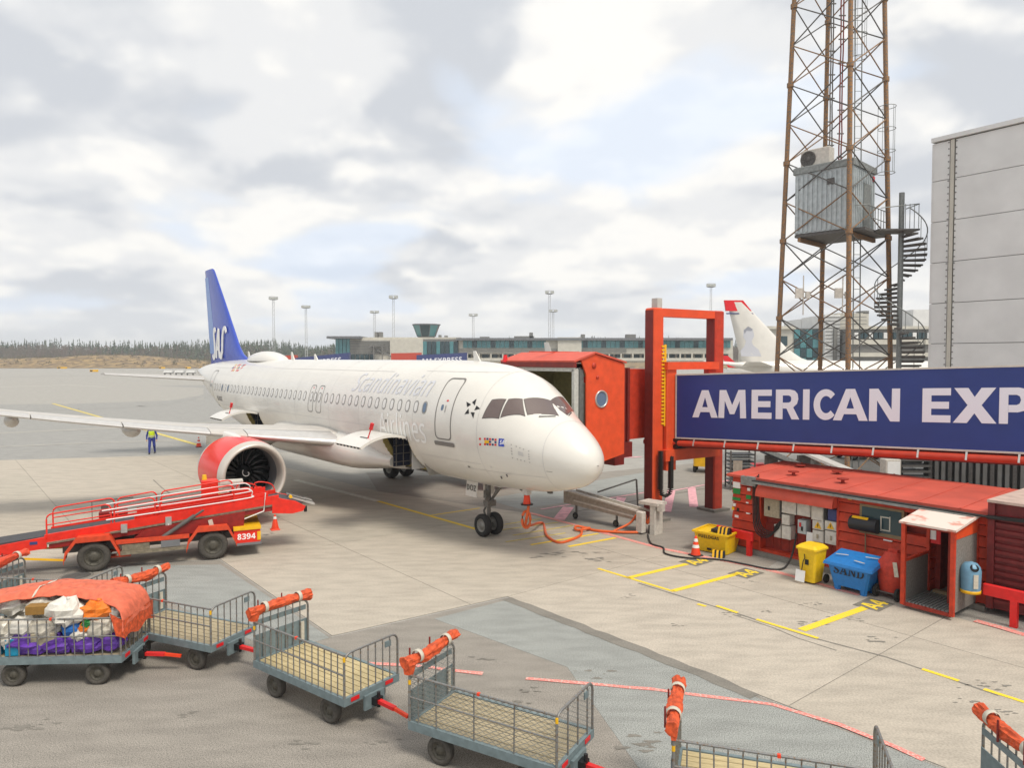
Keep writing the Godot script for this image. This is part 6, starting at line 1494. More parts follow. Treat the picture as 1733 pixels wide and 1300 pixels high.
	for i in nx: for j in nz: b.quad(g[i][j], g[i + 1][j], g[i + 1][j + 1], g[i][j + 1])
	obj(b, "sheet", "tarp_coral", S)
	var hp = B.new()
	for j in 9: # skirt hanging over the right end
		var z0 = .02 - j * .135; var z1 = z0 - .135; var dy = func(z): return .34 + .05 * sin(z * 9.0)
		hp.quad(Vector3(2.55, 1.22, z0), Vector3(2.55, 1.22, z1), Vector3(2.57, 1.22 - dy.call(z1), z1), Vector3(2.57, 1.22 - dy.call(z0), z0))
	hp.quad(Vector3(2.55, 1.22, .02), Vector3(2.57, .9, .02), Vector3(2.42, .95, .03), Vector3(2.3, 1.36, .0)); obj(hp, "skirt", "tarp_orange", S)
	var bd = B.new(); for j in nz: bd.quad(g[9][j] + Vector3(0, .006, 0), g[10][j] + Vector3(-.07, .006, 0), g[10][j + 1] + Vector3(-.07, .006, 0), g[9][j + 1] + Vector3(0, .006, 0))
	obj(bd, "pale_band", "tarp_band", S)
	var hm = B.new(); var hp2 = []
	for i in nx + 1: hp2.append(g[i][0] + Vector3(0, .004, .004))
	hm.tube(hp2, .012, 5); obj(hm, "hem", "tarp_coral", S)

# ---------------------------------------------------------------- belt loader
func loader() -> void:
	var X = frame(V(-11.70, 0, 19.99), .915, .404) # x forward, z to the near side; origin at the rear near wheel
	var L = thing("belt_loader", "red belt loader truck with white and red handrails before the engine", "belt loader", X)
	var W = -1.75
	for x in [0.0, 3.09]:
		for z in [-.12, W + .12]: wheel(L, Vector3(x, .42, z), Vector3.BACK, .42, .26, "rubber_worn", "rim_dark")
		var b = B.new(); b.cyl(Vector3(x, .42, -.2), Vector3(x, .42, W + .2), .07); obj(b, "axle", "galva_dark", L)
	for z in [.0, W]: # mudguards, side skirts, bumpers on both sides
		var sgn = 1.0 if z == 0.0 else -1.0; var zi = z - .3 * sgn
		for x in [0.0, 3.09]:
			var pts = [Vector2(-.72, .38), Vector2(-.68, .62), Vector2(-.42, .98), Vector2(.42, .98), Vector2(.62, .58), Vector2(.66, .46)]
			var b = B.new()
			for i in pts.size() - 1: b.hexa([Vector3(x + pts[i].x, pts[i].y, zi), Vector3(x + pts[i + 1].x, pts[i + 1].y, zi), Vector3(x + pts[i + 1].x, pts[i + 1].y, z + .05 * sgn), Vector3(x + pts[i].x, pts[i].y, z + .05 * sgn), Vector3(x + pts[i].x * .94, pts[i].y + .05, zi), Vector3(x + pts[i + 1].x * .94, pts[i + 1].y + .05, zi), Vector3(x + pts[i + 1].x * .94, pts[i + 1].y + .05, z + .05 * sgn), Vector3(x + pts[i].x * .94, pts[i].y + .05, z + .05 * sgn)])
			obj(b, "mudguard", "loader_orange", L)
			var lip = B.new()
			for i in pts.size() - 1: lip.hexa([Vector3(x + pts[i].x, pts[i].y - .1, z + .03 * sgn), Vector3(x + pts[i + 1].x, pts[i + 1].y - .1, z + .03 * sgn), Vector3(x + pts[i + 1].x, pts[i + 1].y - .1, z + .06 * sgn), Vector3(x + pts[i].x, pts[i].y - .1, z + .06 * sgn), Vector3(x + pts[i].x, pts[i].y + .04, z + .03 * sgn), Vector3(x + pts[i + 1].x, pts[i + 1].y + .04, z + .03 * sgn), Vector3(x + pts[i + 1].x, pts[i + 1].y + .04, z + .06 * sgn), Vector3(x + pts[i].x, pts[i].y + .04, z + .06 * sgn)])
			obj(lip, "mudguard_lip", "loader_orange", L)
		var sk = B.new(); sk.box(Vector3(1.5, .78, z - .06 * sgn), Vector3(1.9, .12, .06)); obj(sk, "side_beam", "loader_orange", L)
		var rn = B.new(); rn.box(Vector3(1.5, .46, z - .02 * sgn), Vector3(1.85, .09, .1)); obj(rn, "running_board", "dirty_metal", L)
		var tk = B.new(); tk.box(Vector3(1.05, .6, z - .14 * sgn), Vector3(.7, .18, .2)); obj(tk, "tank", "dirty_metal", L)
		var bt = B.new(); bt.box(Vector3(1.95, .62, z - .1 * sgn), Vector3(.5, .18, .2)); obj(bt, "battery_box", "duct_dark", L)
		var tb = B.new(); tb.box(Vector3(.55, .3, z - .5 * sgn), Vector3(.7, .05, .3)); obj(tb, "tool_tray", "loader_orange", L)
		var rl = B.new(); rl.bar(Vector3(-.7, .4, z - .1 * sgn), Vector3(-1.7, .5, z - .3 * sgn), .05); obj(rl, "yellow_bar", "yellow", L)
	var ch = B.new(); ch.box(Vector3(1.5, .62, W / 2), Vector3(4.6, .2, .9)); obj(ch, "chassis", "galva_dark", L)
	var fb = B.new(); fb.hexa([Vector3(3.72, .42, W), Vector3(4.42, .42, W), Vector3(4.42, .42, .03), Vector3(3.72, .42, .03), Vector3(3.66, .82, W), Vector3(4.42, .82, W), Vector3(4.42, .82, .03), Vector3(3.66, .82, .03)]); obj(fb, "front_body", "loader_red", L)
	var fy = B.new(); fy.box(Vector3(4.05, .87, W / 2 + .02), Vector3(.78, .09, -W + .1)); obj(fy, "yellow_step", "yellow", L)
	var bu = B.new(); bu.box(Vector3(4.1, .4, W / 2), Vector3(.7, .07, -W + .12)); obj(bu, "bumper", "duct_dark", L)
	lettering("8394", .17, "letter_white", L, Transform3D(Basis(), Vector3(4.02, .62, .034)))
	var hl = B.new(); hl.box(Vector3(4.38, .62, .02), Vector3(.1, .26, .06)); obj(hl, "indicator", "yellow", L)
	# red hood below the belt
	var hd = B.new(); hd.hexa([Vector3(1.0, .82, W + .12), Vector3(3.95, .82, W + .12), Vector3(3.95, .82, -.14), Vector3(1.0, .82, -.14), Vector3(1.3, 1.05, W + .12), Vector3(4.0, 1.34, W + .12), Vector3(4.0, 1.34, -.14), Vector3(1.3, 1.05, -.14)]); obj(hd, "engine_hood", "loader_dark", L)
	var wb = B.new(); wb.box(Vector3(3.05, 1.06, -.12), Vector3(.12, .26, .03), Basis(Vector3.BACK, .25)); obj(wb, "white_stripe", "tarp_band", L)
	var ram = B.new(); ram.cyl(Vector3(1.75, .8, -.1), Vector3(2.6, 1.35, -.1), .06); ram.cyl(Vector3(2.4, 1.22, -.1), Vector3(2.85, 1.5, -.1), .035); obj(ram, "lift_ram", "galva_dark", L)
	# boom
	var yb = func(x: float) -> float: return 1.06 + (x + 1.15) * .096
	var zs = [-.32, W + .42]
	for k in 2:
		var z: float = zs[k]; var b = B.new()
		b.hexa([Vector3(-1.2, yb.call(-1.2) - .16, z - .04), Vector3(5.0, yb.call(5.0) - .16, z - .04), Vector3(5.0, yb.call(5.0) - .16, z + .04), Vector3(-1.2, yb.call(-1.2) - .16, z + .04), Vector3(-1.2, yb.call(-1.2) + .06, z - .04), Vector3(5.0, yb.call(5.0) + .1, z - .04), Vector3(5.0, yb.call(5.0) + .1, z + .04), Vector3(-1.2, yb.call(-1.2) + .06, z + .04)]); obj(b, "boom_side", "loader_red", L)
		var c = B.new(); c.hexa([Vector3(-1.1, yb.call(-1.1) - .36, z - .03), Vector3(4.9, yb.call(4.9) - .36, z - .03), Vector3(4.9, yb.call(4.9) - .36, z + .03), Vector3(-1.1, yb.call(-1.1) - .36, z + .03), Vector3(-1.1, yb.call(-1.1) - .22, z - .03), Vector3(4.9, yb.call(4.9) - .22, z - .03), Vector3(4.9, yb.call(4.9) - .22, z + .03), Vector3(-1.1, yb.call(-1.1) - .22, z + .03)]); obj(c, "lower_rail", "loader_dark", L)
		var m = B.new(); m.bar(Vector3(-1.15, yb.call(-1.15) - .19, z + .05), Vector3(4.95, yb.call(4.95) - .19, z + .05), .03, .05); obj(m, "metal_strip", "dirty_metal", L)
		var u = B.new(); u.hexa([Vector3(1.0, yb.call(1.0) + .05, z - .14), Vector3(4.7, yb.call(4.7) + .05, z - .14), Vector3(4.7, yb.call(4.7) + .05, z - .1), Vector3(1.0, yb.call(1.0) + .05, z - .1), Vector3(1.0, yb.call(1.0) + .2, z - .14), Vector3(4.7, yb.call(4.7) + .22, z - .14), Vector3(4.7, yb.call(4.7) + .22, z - .1), Vector3(1.0, yb.call(1.0) + .2, z - .1)]) ; obj(u, "guard_board", "loader_red", L)
		# handrails, red loops and a long pale rail
		for s in [[-1.15, .42], [.5, 1.55], [1.68, 3.7]]:
			var t = B.new(); var x0: float = s[0]; var x1: float = s[1]; var h = .62; var pts = [Vector3(x0, yb.call(x0), z)]
			for i in 5: var a = PI / 2 * i / 4; pts.append(Vector3(x0 + .14 - .14 * cos(a), yb.call(x0) + h - .14 + .14 * sin(a), z))
			for i in 5: var a = PI / 2 * i / 4; pts.append(Vector3(x1 - .14 + .14 * sin(a), yb.call(x1) + h - .14 + .14 * cos(a), z))
			pts.append(Vector3(x1, yb.call(x1), z)); t.tube(pts, .022, 7); t.tube([Vector3(x0, yb.call(x0) + .32, z), Vector3(x1, yb.call(x1) + .32, z)], .018, 6); obj(t, "handrail", "loader_red", L)
		var pr = B.new(); pr.tube(smooth_path([Vector3(.2, yb.call(.2) + .48, z + .05), Vector3(3.6, yb.call(3.6) + .48, z + .05), Vector3(4.15, yb.call(4.1) + .42, z + .05), Vector3(4.2, yb.call(4.2) + .24, z + .05), Vector3(3.9, yb.call(3.9) + .16, z + .05), Vector3(.3, yb.call(.3) + .2, z + .05)], 5), .018, 6); obj(pr, "pale_rail", "white", L)
	var pb = B.new(); pb.tube([Vector3(1.9, yb.call(1.9) - .2, -.2), Vector3(1.9, yb.call(1.9) - .46, -.2), Vector3(4.0, yb.call(4.0) - .44, -.2), Vector3(4.55, yb.call(4.5) - .3, -.2), Vector3(4.6, yb.call(4.6) + .25, -.2)], .02, 6); obj(pb, "pale_rail", "white", L)
	for x in [.75, 1.9]: var b = B.new(); b.box(Vector3(x, yb.call(x) - .12, -.24), Vector3(.16, .24, .08)); obj(b, "hinge_box", "alu", L)
	var belt = B.new(); belt.hexa([Vector3(-2.5, yb.call(-2.5) - .12, W + .46), Vector3(5.0, yb.call(5.0) - .14, W + .46), Vector3(5.0, yb.call(5.0) - .14, -.36), Vector3(-2.5, yb.call(-2.5) - .12, -.36), Vector3(-2.5, yb.call(-2.5) + .02, W + .46), Vector3(5.0, yb.call(5.0) - .02, W + .46), Vector3(5.0, yb.call(5.0) - .02, -.36), Vector3(-2.5, yb.call(-2.5) + .02, -.36)]); obj(belt, "belt", "belt", L)
	var rb = B.new(); rb.cyl(Vector3(-2.5, yb.call(-2.5) - .05, W + .46), Vector3(-2.5, yb.call(-2.5) - .05, -.36), .08, -1, 14); obj(rb, "belt_roller", "belt", L)
	# low rear end
	for z in [-.3, W + .4]:
		var b = B.new(); b.hexa([Vector3(-2.75, .62, z - .05), Vector3(-1.15, .74, z - .05), Vector3(-1.15, .74, z + .05), Vector3(-2.75, .62, z + .05), Vector3(-2.75, .86, z - .05), Vector3(-1.15, 1.06, z - .05), Vector3(-1.15, 1.06, z + .05), Vector3(-2.75, .86, z + .05)]); obj(b, "rear_cheek", "loader_red", L)
		var br = B.new(); br.bar(Vector3(-1.6, .7, z), Vector3(-2.7, .5, z), .08); obj(br, "rear_strut", "loader_red", L)
	var bl = B.new(); bl.box(Vector3(-1.45, .92, -.245), Vector3(.18, .08, .01)); obj(bl, "blue_badge", "far_blue", L)
	var tl = B.new(); tl.cyl(Vector3(-2.78, .74, -.3), Vector3(-2.78, .74, -.18), .1, -1, 14); obj(tl, "tail_lamp", "reflector_red", L)
	# front tip
	for z in [-.3, W + .4]:
		var b = B.new(); b.prism(PackedVector2Array([Vector2(4.8, 1.2), Vector2(5.4, 1.14), Vector2(5.72, 1.2), Vector2(5.8, 1.34), Vector2(5.5, 1.52), Vector2(5.1, 1.62), Vector2(4.8, 1.74)]), z - .05, z + .05); obj(b, "tip_cheek", "loader_red", L)
	var tp = B.new(); tp.hexa([Vector3(5.0, 1.58, W + .46), Vector3(5.7, 1.36, W + .46), Vector3(5.7, 1.36, -.36), Vector3(5.0, 1.58, -.36), Vector3(5.0, 1.65, W + .46), Vector3(5.7, 1.44, W + .46), Vector3(5.7, 1.44, -.36), Vector3(5.0, 1.65, -.36)]); obj(tp, "tip_belt", "belt", L)
	for i in 4: var b = B.new(); b.bar(Vector3(5.3, 1.66, -.4 - i * .26), Vector3(6.1, 1.36, -.4 - i * .26), .04, .05); b.box(Vector3(5.95, 1.42, -.4 - i * .26), Vector3(.26, .07, .07), Basis(Vector3.BACK, -.35)); obj(b, "roller_arm", "galva_dark" if i % 2 else "alu", L)
	var yl = B.new(); yl.cyl(Vector3(5.36, 1.66, -.3), Vector3(5.36, 1.66, -.42), .05); obj(yl, "yellow_cap", "yellow", L)
	var ps = B.new(); ps.cyl(Vector3(5.8, 1.16, -.3), Vector3(5.8, 1.34, -.3), .05, -1, 8); obj(ps, "rubber_stop", "black", L)
	# operator's post on the far side: consoles, seat, screen
	var cs = B.new(); cs.rbox(Vector3(.35, 1.12, W - .02), Vector3(.75, .55, .42), .03); obj(cs, "console", "loader_dark", L)
	var cr = B.new(); cr.tube([Vector3(-.2, .9, W + .12), Vector3(-.2, 1.72, W + .12), Vector3(.9, 1.76, W + .12)], .02); cr.box(Vector3(.12, 1.48, W), Vector3(.18, .18, .1)); obj(cr, "control_frame", "galva_dark", L)
	var pn = B.new(); pn.rbox(Vector3(3.05, 1.55, W - .15), Vector3(.5, 1.15, .35), .04); obj(pn, "cab_panel", "loader_red", L)
	var tp2 = B.new(); tp2.box(Vector3(3.7, 2.0, W - .2), Vector3(.7, .08, .5)); tp2.box(Vector3(3.7, 1.85, W - .2), Vector3(.5, .24, .3)); obj(tp2, "instrument_box", "unit_light", L)
	var c2 = B.new(); c2.rbox(Vector3(4.2, 1.62, W - .1), Vector3(.9, .3, .4), .03); obj(c2, "front_console", "loader_red", L)
	var bc = B.new(); bc.cyl(Vector3(2.9, 2.12, W - .15), Vector3(2.9, 2.28, W - .15), .08, .06, 12); obj(bc, "beacon", "yellow", L)
	var hv = B.new(); hv.box(Vector3(3.4, 1.6, W + .1), Vector3(.2, .14, .1)); obj(hv, "green_tag", "vest", L)
	var wh = B.new(); var pts2 = []
	for i in 17: var t = TAU * i / 16; pts2.append(Vector3(4.3 + cos(t) * .05, 1.82 + sin(t) * .16, W + .12 + cos(t) * .16))
	wh.tube(pts2, .018, 6, false); obj(wh, "steering_wheel", "black", L)
	for x in [3.9, 4.4]: var b = B.new(); b.tube(smooth_path([Vector3(x - .1, 1.55, W + .25), Vector3(x, 1.98, W + .25), Vector3(x + .5, 1.9, W + .25), Vector3(x + .62, 1.55, W + .25)], 4), .02); obj(b, "handrail", "loader_red", L)

# ---------------------------------------------------------------- person in a yellow vest
func sdf_mesh(bones: Array, cell: float, k: float) -> ArrayMesh: # bones: [a, b, ra, rb]; joined with a smooth minimum and meshed as surface nets
	var lo = Vector3.ONE * 1e9; var hi = -lo
	for b in bones:
		for i in 2: var r: float = b[2 + i] + k + cell; lo = lo.min(b[i] - Vector3.ONE * r); hi = hi.max(b[i] + Vector3.ONE * r)
	var n = Vector3i(((hi - lo) / cell).ceil()) + Vector3i.ONE; var f = PackedFloat32Array(); f.resize(n.x * n.y * n.z); f.fill(1.0)
	for z in n.z: for y in n.y: for x in n.x:
		var p = lo + Vector3(x, y, z) * cell; var d = 1.0
		for b in bones:
			var a: Vector3 = b[0]; var ab: Vector3 = b[1] - a; var t = clampf((p - a).dot(ab) / maxf(ab.length_squared(), 1e-6), 0, 1)
			var e: float = (p - a - ab * t).length() - lerpf(b[2], b[3], t)
			var h = clampf(.5 + .5 * (d - e) / k, 0, 1); d = lerpf(d, e, h) - k * h * (1 - h)
		f[x + n.x * (y + n.y * z)] = d
	var id = {}; var vs = []; var st = SurfaceTool.new(); st.begin(Mesh.PRIMITIVE_TRIANGLES)
	var off = [1, n.x, n.x * n.y]
	for z in n.z - 1: for y in n.y - 1: for x in n.x - 1:
		var s = 0.0; var c = Vector3.ZERO; var i0 = x + n.x * (y + n.y * z)
		for e in [[0,0,0,1,0,0],[0,1,0,1,1,0],[0,0,1,1,0,1],[0,1,1,1,1,1],[0,0,0,0,1,0],[1,0,0,1,1,0],[0,0,1,0,1,1],[1,0,1,1,1,1],[0,0,0,0,0,1],[1,0,0,1,0,1],[0,1,0,0,1,1],[1,1,0,1,1,1]]:
			var va = f[i0 + e[0] + n.x * (e[1] + n.y * e[2])]; var vb = f[i0 + e[3] + n.x * (e[4] + n.y * e[5])]
			if (va < 0) != (vb < 0): var t = va / (va - vb); c += Vector3(lerpf(e[0], e[3], t), lerpf(e[1], e[4], t), lerpf(e[2], e[5], t)); s += 1
		if s > 0: id[i0] = vs.size(); vs.append(lo + (Vector3(x, y, z) + c / s) * cell); st.set_smooth_group(1); st.add_vertex(vs[-1])
	for z in range(1, n.z - 1): for y in range(1, n.y - 1): for x in range(1, n.x - 1):
		var i0 = x + n.x * (y + n.y * z)
		for ax in 3:
			var va = f[i0]; var vb = f[i0 + off[ax]]
			if (va < 0) == (vb < 0): continue
			var u: int = off[(ax + 1) % 3]; var v: int = off[(ax + 2) % 3]; var q = [id.get(i0, -1), id.get(i0 - u, -1), id.get(i0 - u - v, -1), id.get(i0 - v, -1)]
			if q.min() < 0: continue
			var o = [0, 1, 2, 0, 2, 3] if va >= 0 else [0, 2, 1, 0, 3, 2]
			for j in o: st.add_index(q[j])
	st.generate_normals(); return st.commit()
func person() -> void:
	var P = thing("person", "person in blue overalls and yellow safety vest walking under the wing", "person", Transform3D(Basis(Vector3.UP, .35), G(258, 768)))
	var v = func(x, y, z): return Vector3(x, y, z)
	# walking towards the camera, +z is forward
	var body = [[v.call(0, 1.0, 0), v.call(0, 1.36, .02), .15, .17], [v.call(-.09, .96, 0), v.call(.09, .96, 0), .125, .125], [v.call(-.15, 1.42, .01), v.call(.15, 1.42, .01), .085, .085], [v.call(0, 1.42, .01), v.call(0, 1.53, .02), .06, .055],
		[v.call(-.1, .93, 0), v.call(-.12, .52, .12), .1, .075], [v.call(-.12, .52, .12), v.call(-.13, .1, .16), .075, .055], [v.call(.1, .93, 0), v.call(.13, .52, -.02), .1, .075], [v.call(.13, .52, -.02), v.call(.14, .12, -.22), .075, .055],
		[v.call(-.2, 1.42, 0), v.call(-.28, 1.14, -.06), .06, .05], [v.call(-.28, 1.14, -.06), v.call(-.29, .9, .02), .05, .04], [v.call(.2, 1.42, 0), v.call(.29, 1.14, .02), .06, .05], [v.call(.29, 1.14, .02), v.call(.29, .9, .14), .05, .04]]
	obj(sdf_mesh(body, .026, .04), "body", "overall_blue", P)
	obj(sdf_mesh([[v.call(0, 1.08, 0), v.call(0, 1.34, .02), .165, .18], [v.call(-.12, 1.41, .01), v.call(.12, 1.41, .01), .085, .085]], .026, .05), "vest", "vest", P)
	obj(sdf_mesh([[v.call(0, 1.66, .03), v.call(0, 1.72, .02), .088, .095], [v.call(0, 1.6, .05), v.call(0, 1.64, .05), .065, .07], [v.call(0, 1.645, .12), v.call(0, 1.66, .125), .016, .012], [v.call(-.095, 1.65, .02), v.call(-.095, 1.68, .02), .02, .02], [v.call(.095, 1.65, .02), v.call(.095, 1.68, .02), .02, .02]], .012, .02), "head", "skin", P)
	obj(sdf_mesh([[v.call(0, 1.72, -.015), v.call(0, 1.765, .02), .1, .085]], .014, .02), "hair", "hair_dark", P)
	for e in [-.035, .035]: var b = B.new(); b.lathe(v.call(e, 1.68, .108), Vector3.BACK, [[0, .012], [.006, .008], [.008, 0.001]], 8); obj(b, "eye", "black", P)
	var mo = B.new(); mo.box(v.call(0, 1.605, .118), Vector3(.045, .01, .008)); obj(mo, "mouth", "bridge_red", P)
	for s in [[-.29, .86, .04, -1], [.29, .86, .17, 1]]:
		var hb = [[v.call(s[0], s[1] + .03, s[2]), v.call(s[0], s[1] - .03, s[2] + .01), .026, .03]]
		for i in 4: var z: float = s[2] - .03 + i * .02; hb.append([v.call(s[0], s[1] - .03, z), v.call(s[0] - s[3] * .01, s[1] - .085 - .012 * (1 - absf(i - 1.5)), z + .012), .0095, .008])
		hb.append([v.call(s[0], s[1], s[2] + .03), v.call(s[0] - s[3] * .01, s[1] - .05, s[2] + .055), .0105, .009])
		obj(sdf_mesh(hb, .008, .008), "hand", "skin", P)
	for s in [[-.13, .05, .2, 0.0], [.14, .075, -.22, .35]]: obj(sdf_mesh([[v.call(s[0], s[1], s[2] - .05), v.call(s[0], s[1] - .012 - s[3] * .1, s[2] + .13), .05, .036]], .014, .02), "shoe", "black", P)
	for y in [1.12]: var b = B.new(); b.lathe(v.call(0, y, .01), Vector3.UP, [[-.03, .185], [.03, .186]], 20); obj(b, "reflective_band", "tarp_band", P)

# ---------------------------------------------------------------- far things
func pbx(px0: float, py0: float, px1: float, py1: float, d: float, deep: float) -> B: # upright box whose front fills a sight rectangle at depth d
	var a = A(px0, py0, d); var c = A(px1, py1, d); var b = B.new()
	b.box(Vector3((a.x + c.x) / 2, (a.y + c.y) / 2, -d - deep / 2), Vector3(c.x - a.x, a.y - c.y, deep)); return b
func far_land() -> void:
	# low dry mound and field
	var b = B.new(); var f = FastNoiseLite.new(); f.seed = 5; f.frequency = .02; var g = []
	var nx = 150; var nz = 14
	for i in nx + 1:
		var row = []
		for j in nz + 1:
			var x = -600.0 + 900.0 * i / nx; var d = 425.0 + 150.0 * j / nz; var v = j / float(nz)
			var h = .15 + smoothstep(0, .3, v) * (2.0 + 1.6 * f.get_noise_2d(x, d) + 6.0 * exp(-pow((x + 270) / 52, 2)) * exp(-pow((v - .45) / .3, 2)) + 3.0 * exp(-pow((x + 370) / 45, 2)))
			row.append(V(x, h, d))
		g.append(row)
	b.smooth(1)
	for i in nx: for j in nz: b.quad(g[i][j], g[i][j + 1], g[i + 1][j + 1], g[i + 1][j])
	struct(obj(b, "hills", "grass_dry"))
	# scrub on the mound
	b = B.new(); rng.seed = 77
	for k in 1300:
		var x = rng.randf_range(-500, -60); var d = rng.randf_range(440, 560); var v = (d - 425) / 150.0
		var h = .15 + smoothstep(0, .3, v) * (2.0 + 1.6 * f.get_noise_2d(x, d) + 6.0 * exp(-pow((x + 270) / 52, 2)) * exp(-pow((v - .45) / .3, 2)) + 3.0 * exp(-pow((x + 370) / 45, 2)))
		var s = rng.randf_range(.5, 1.6); var c = Color(.16, .12, .07).lerp(Color(.11, .12, .06), rng.randf()); b.st.set_color(c)
		for t in 9: var p = V(x, h, d) + Vector3(rng.randf_range(-1, 1), rng.randf_range(0, 1.0), rng.randf_range(-.5, .5)) * s; b.tri(p, p + Vector3(rng.randf_range(-.6, .6), rng.randf_range(.2, .8), 0) * s, p + Vector3(rng.randf_range(-.6, .6), rng.randf_range(-.3, .5), .2) * s)
	tag(obj(b, "scrub", "vertex"), "low brown scrub on the dry mound beyond the taxiway", "scrub", "", "stuff")
	# forest edge: spruces behind, bare birches and brush in front
	b = B.new()
	for k in 4600:
		var x = rng.randf_range(-600, 300); var row = rng.randf(); var d = 572.0 + row * 110; var y0 = 2.0 + row * 5.0
		var patch = f.get_noise_2d(x * .35, 40.0); var bare = rng.randf() < (.85 - row * .7) + patch * .9; var hh = (rng.randf_range(11, 15) + 7.0 * patch) * (.82 if bare else 1.0) + 2.0 * sin(x * .021) + 1.2 * sin(x * .09 + 2.0)
		if bare:
			var c = Color(.15, .115, .085).lerp(Color(.12, .115, .075), rng.randf()); c = c.lerp(Color(.19, .125, .105), rng.randf() * .6)
			b.st.set_color(Color(.24, .22, .19) if rng.randf() < .4 else c * .8); var p = V(x, y0 - 1, d); b.tri(p + Vector3(-.16, 0, 0), p + Vector3(.16, 0, 0), p + Vector3(0, hh * .9, 0))
			b.st.set_color(c)
			for t in 44:
				var u = rng.randf_range(.2, 1.0); var q = p + Vector3(rng.randf_range(-1, 1) * 2.9 * sin(PI * clampf(u * .85 + .1, 0, 1)), hh * u, rng.randf_range(-1, 1)); var s = rng.randf_range(.5, 1.5)
				b.tri(q, q + Vector3(rng.randf_range(-1, 1), rng.randf_range(.3, 1.4), 0) * s, q + Vector3(rng.randf_range(-1, 1), rng.randf_range(-.2, 1), .2) * s)
		else:
			var c = Color(.042, .068, .036).lerp(Color(.075, .095, .045), rng.randf()); var p = V(x, y0, d); var w = rng.randf_range(2.2, 3.4); hh *= 1.08
			b.st.set_color(Color(.09, .06, .04)); b.tri(p + Vector3(-.2, -1, 0), p + Vector3(.2, -1, 0), p + Vector3(0, hh * .8, 0))
			for t in 26:
				b.st.set_color(c * rng.randf_range(.7, 1.3)); var u = rng.randf_range(.12, .98); var r = w * (1.04 - u); var a = rng.randf_range(0, TAU)
				var q = p + Vector3(0, hh * u, 0); var e = q + Vector3(cos(a) * r, -.5 - r * .35, sin(a) * r); var s = Vector3(-sin(a), 0, cos(a)) * (.35 + r * .28)
				b.tri(q + Vector3(0, .7, 0), e + s, e - s)
			b.tri(p + Vector3(-.35, hh * .9, 0), p + Vector3(.35, hh * .9, 0), p + Vector3(0, hh * 1.05, 0))
	tag(obj(b, "forest", "vertex"), "distant mixed forest of dark spruces and bare birches along the horizon", "forest", "", "stuff")
	# ground under the forest rises so that no sky shows between the trunks
	b = B.new(); b.quad(V(-1100, 0, 570), V(-1100, 12, 700), V(1100, 12, 700), V(1100, 0, 570)); b.quad(V(-1100, 12, 700), V(-1100, 12, 1500), V(1100, 12, 1500), V(1100, 12, 700)); struct(obj(b, "hills", "far_land"))
func sign_board(px: float, py: float, w: float, label: String) -> void:
	var p = G(px, maxf(py, 624.5)); var t = thing("taxiway_sign", label, "sign", Transform3D(Basis(), p), "yellow taxiway signs"); var b = B.new(); b.rbox(Vector3(0, .62, 0), Vector3(w, .95, .3), .05); obj(b, "board", "yellow", t)
	b = B.new(); b.box(Vector3(-w * .3, .62, .16), Vector3(w * .3, .6, .02)); obj(b, "black_field", "black", t)
	for e in [-.35, .35]: b = B.new(); b.box(Vector3(w * e, .08, 0), Vector3(.12, .2, .12)); obj(b, "leg", "galva_dark", t)
func mast(px: float, top: float, d: float, label: String) -> void:
	var q = A(px, top, d); var h = q.y; var t = thing("floodlight_mast", label, "floodlight mast", Transform3D(Basis(), Vector3(q.x, 0, -d)), "apron floodlight masts")
	var b = B.new(); var w = d * .0032
	for e in [-1, 1]: b.cyl(Vector3(e * w * .5, 0, 0), Vector3(e * w * .32, h - 1, 0), w * .13, w * .1, 6)
	obj(b, "mast_pole", "mast_grey", t); b = B.new()
	var n = 18
	for i in n: b.bar(Vector3(-w * .45, h * i / n * .95, 0), Vector3(w * .42, h * (i + 1) / n * .95, 0), w * .06)
	obj(b, "lacing", "mast_grey", t)
	b = B.new(); b.lathe(Vector3(0, h - 1.2, 0), Vector3.UP, [[0, w * 1.3], [.12, w * 1.9], [.2, w * 1.9], [.2, .0]], 14); obj(b, "lamp_ring", "mast_grey", t); b = B.new(); b.lathe(Vector3(0, h - .2, 0), Vector3.UP, [[0, w * 1.9], [.15, w * 1.9]], 14); obj(b, "top_ring", "mast_grey", t)
	for i in 6: b = B.new(); var a = TAU * i / 6; b.box(Vector3(cos(a) * w * 1.6, h - .6, sin(a) * w * 1.6), Vector3(w * .7, .7, w * .7)); obj(b, "floodlight", "bellows", t)
func far_bridge(x0: float, y0: float, x1: float, y1: float, d: float, label: String, m: String, words_: String) -> void: # y0/y1: top of the left and right ends
	var a = A(x0, y0, d); var c = A(x1, y1, d); var t = thing("distant_bridge", label, "boarding bridge", Transform3D(Basis(), Vector3(a.x, 0, -d)), "boarding bridges along the far pier")
	var b = B.new(); var h = 3.0; var r = c - a
	b.hexa([Vector3(0, a.y - h, 0), Vector3(r.x, c.y - h, 0), Vector3(r.x, c.y - h, -2.4), Vector3(0, a.y - h, -2.4), Vector3(0, a.y, 0), Vector3(r.x, c.y, 0), Vector3(r.x, c.y, -2.4), Vector3(0, a.y, -2.4)]); obj(b, "tunnel", m, t)
	for u in [.1, .8]: b = B.new(); b.box(Vector3(r.x * u, (a.y - h) / 2, -1.2), Vector3(.8, a.y - h, .8)); obj(b, "support", "far_red", t)
	if words_: lettering(words_, 1.3, "sign_white", t, Transform3D(Basis(Vector3(r.x, c.y - a.y, 0).normalized(), Vector3.UP, Vector3.BACK), Vector3(r.x * .5, (a.y + c.y) / 2 - 1.7, .06)))
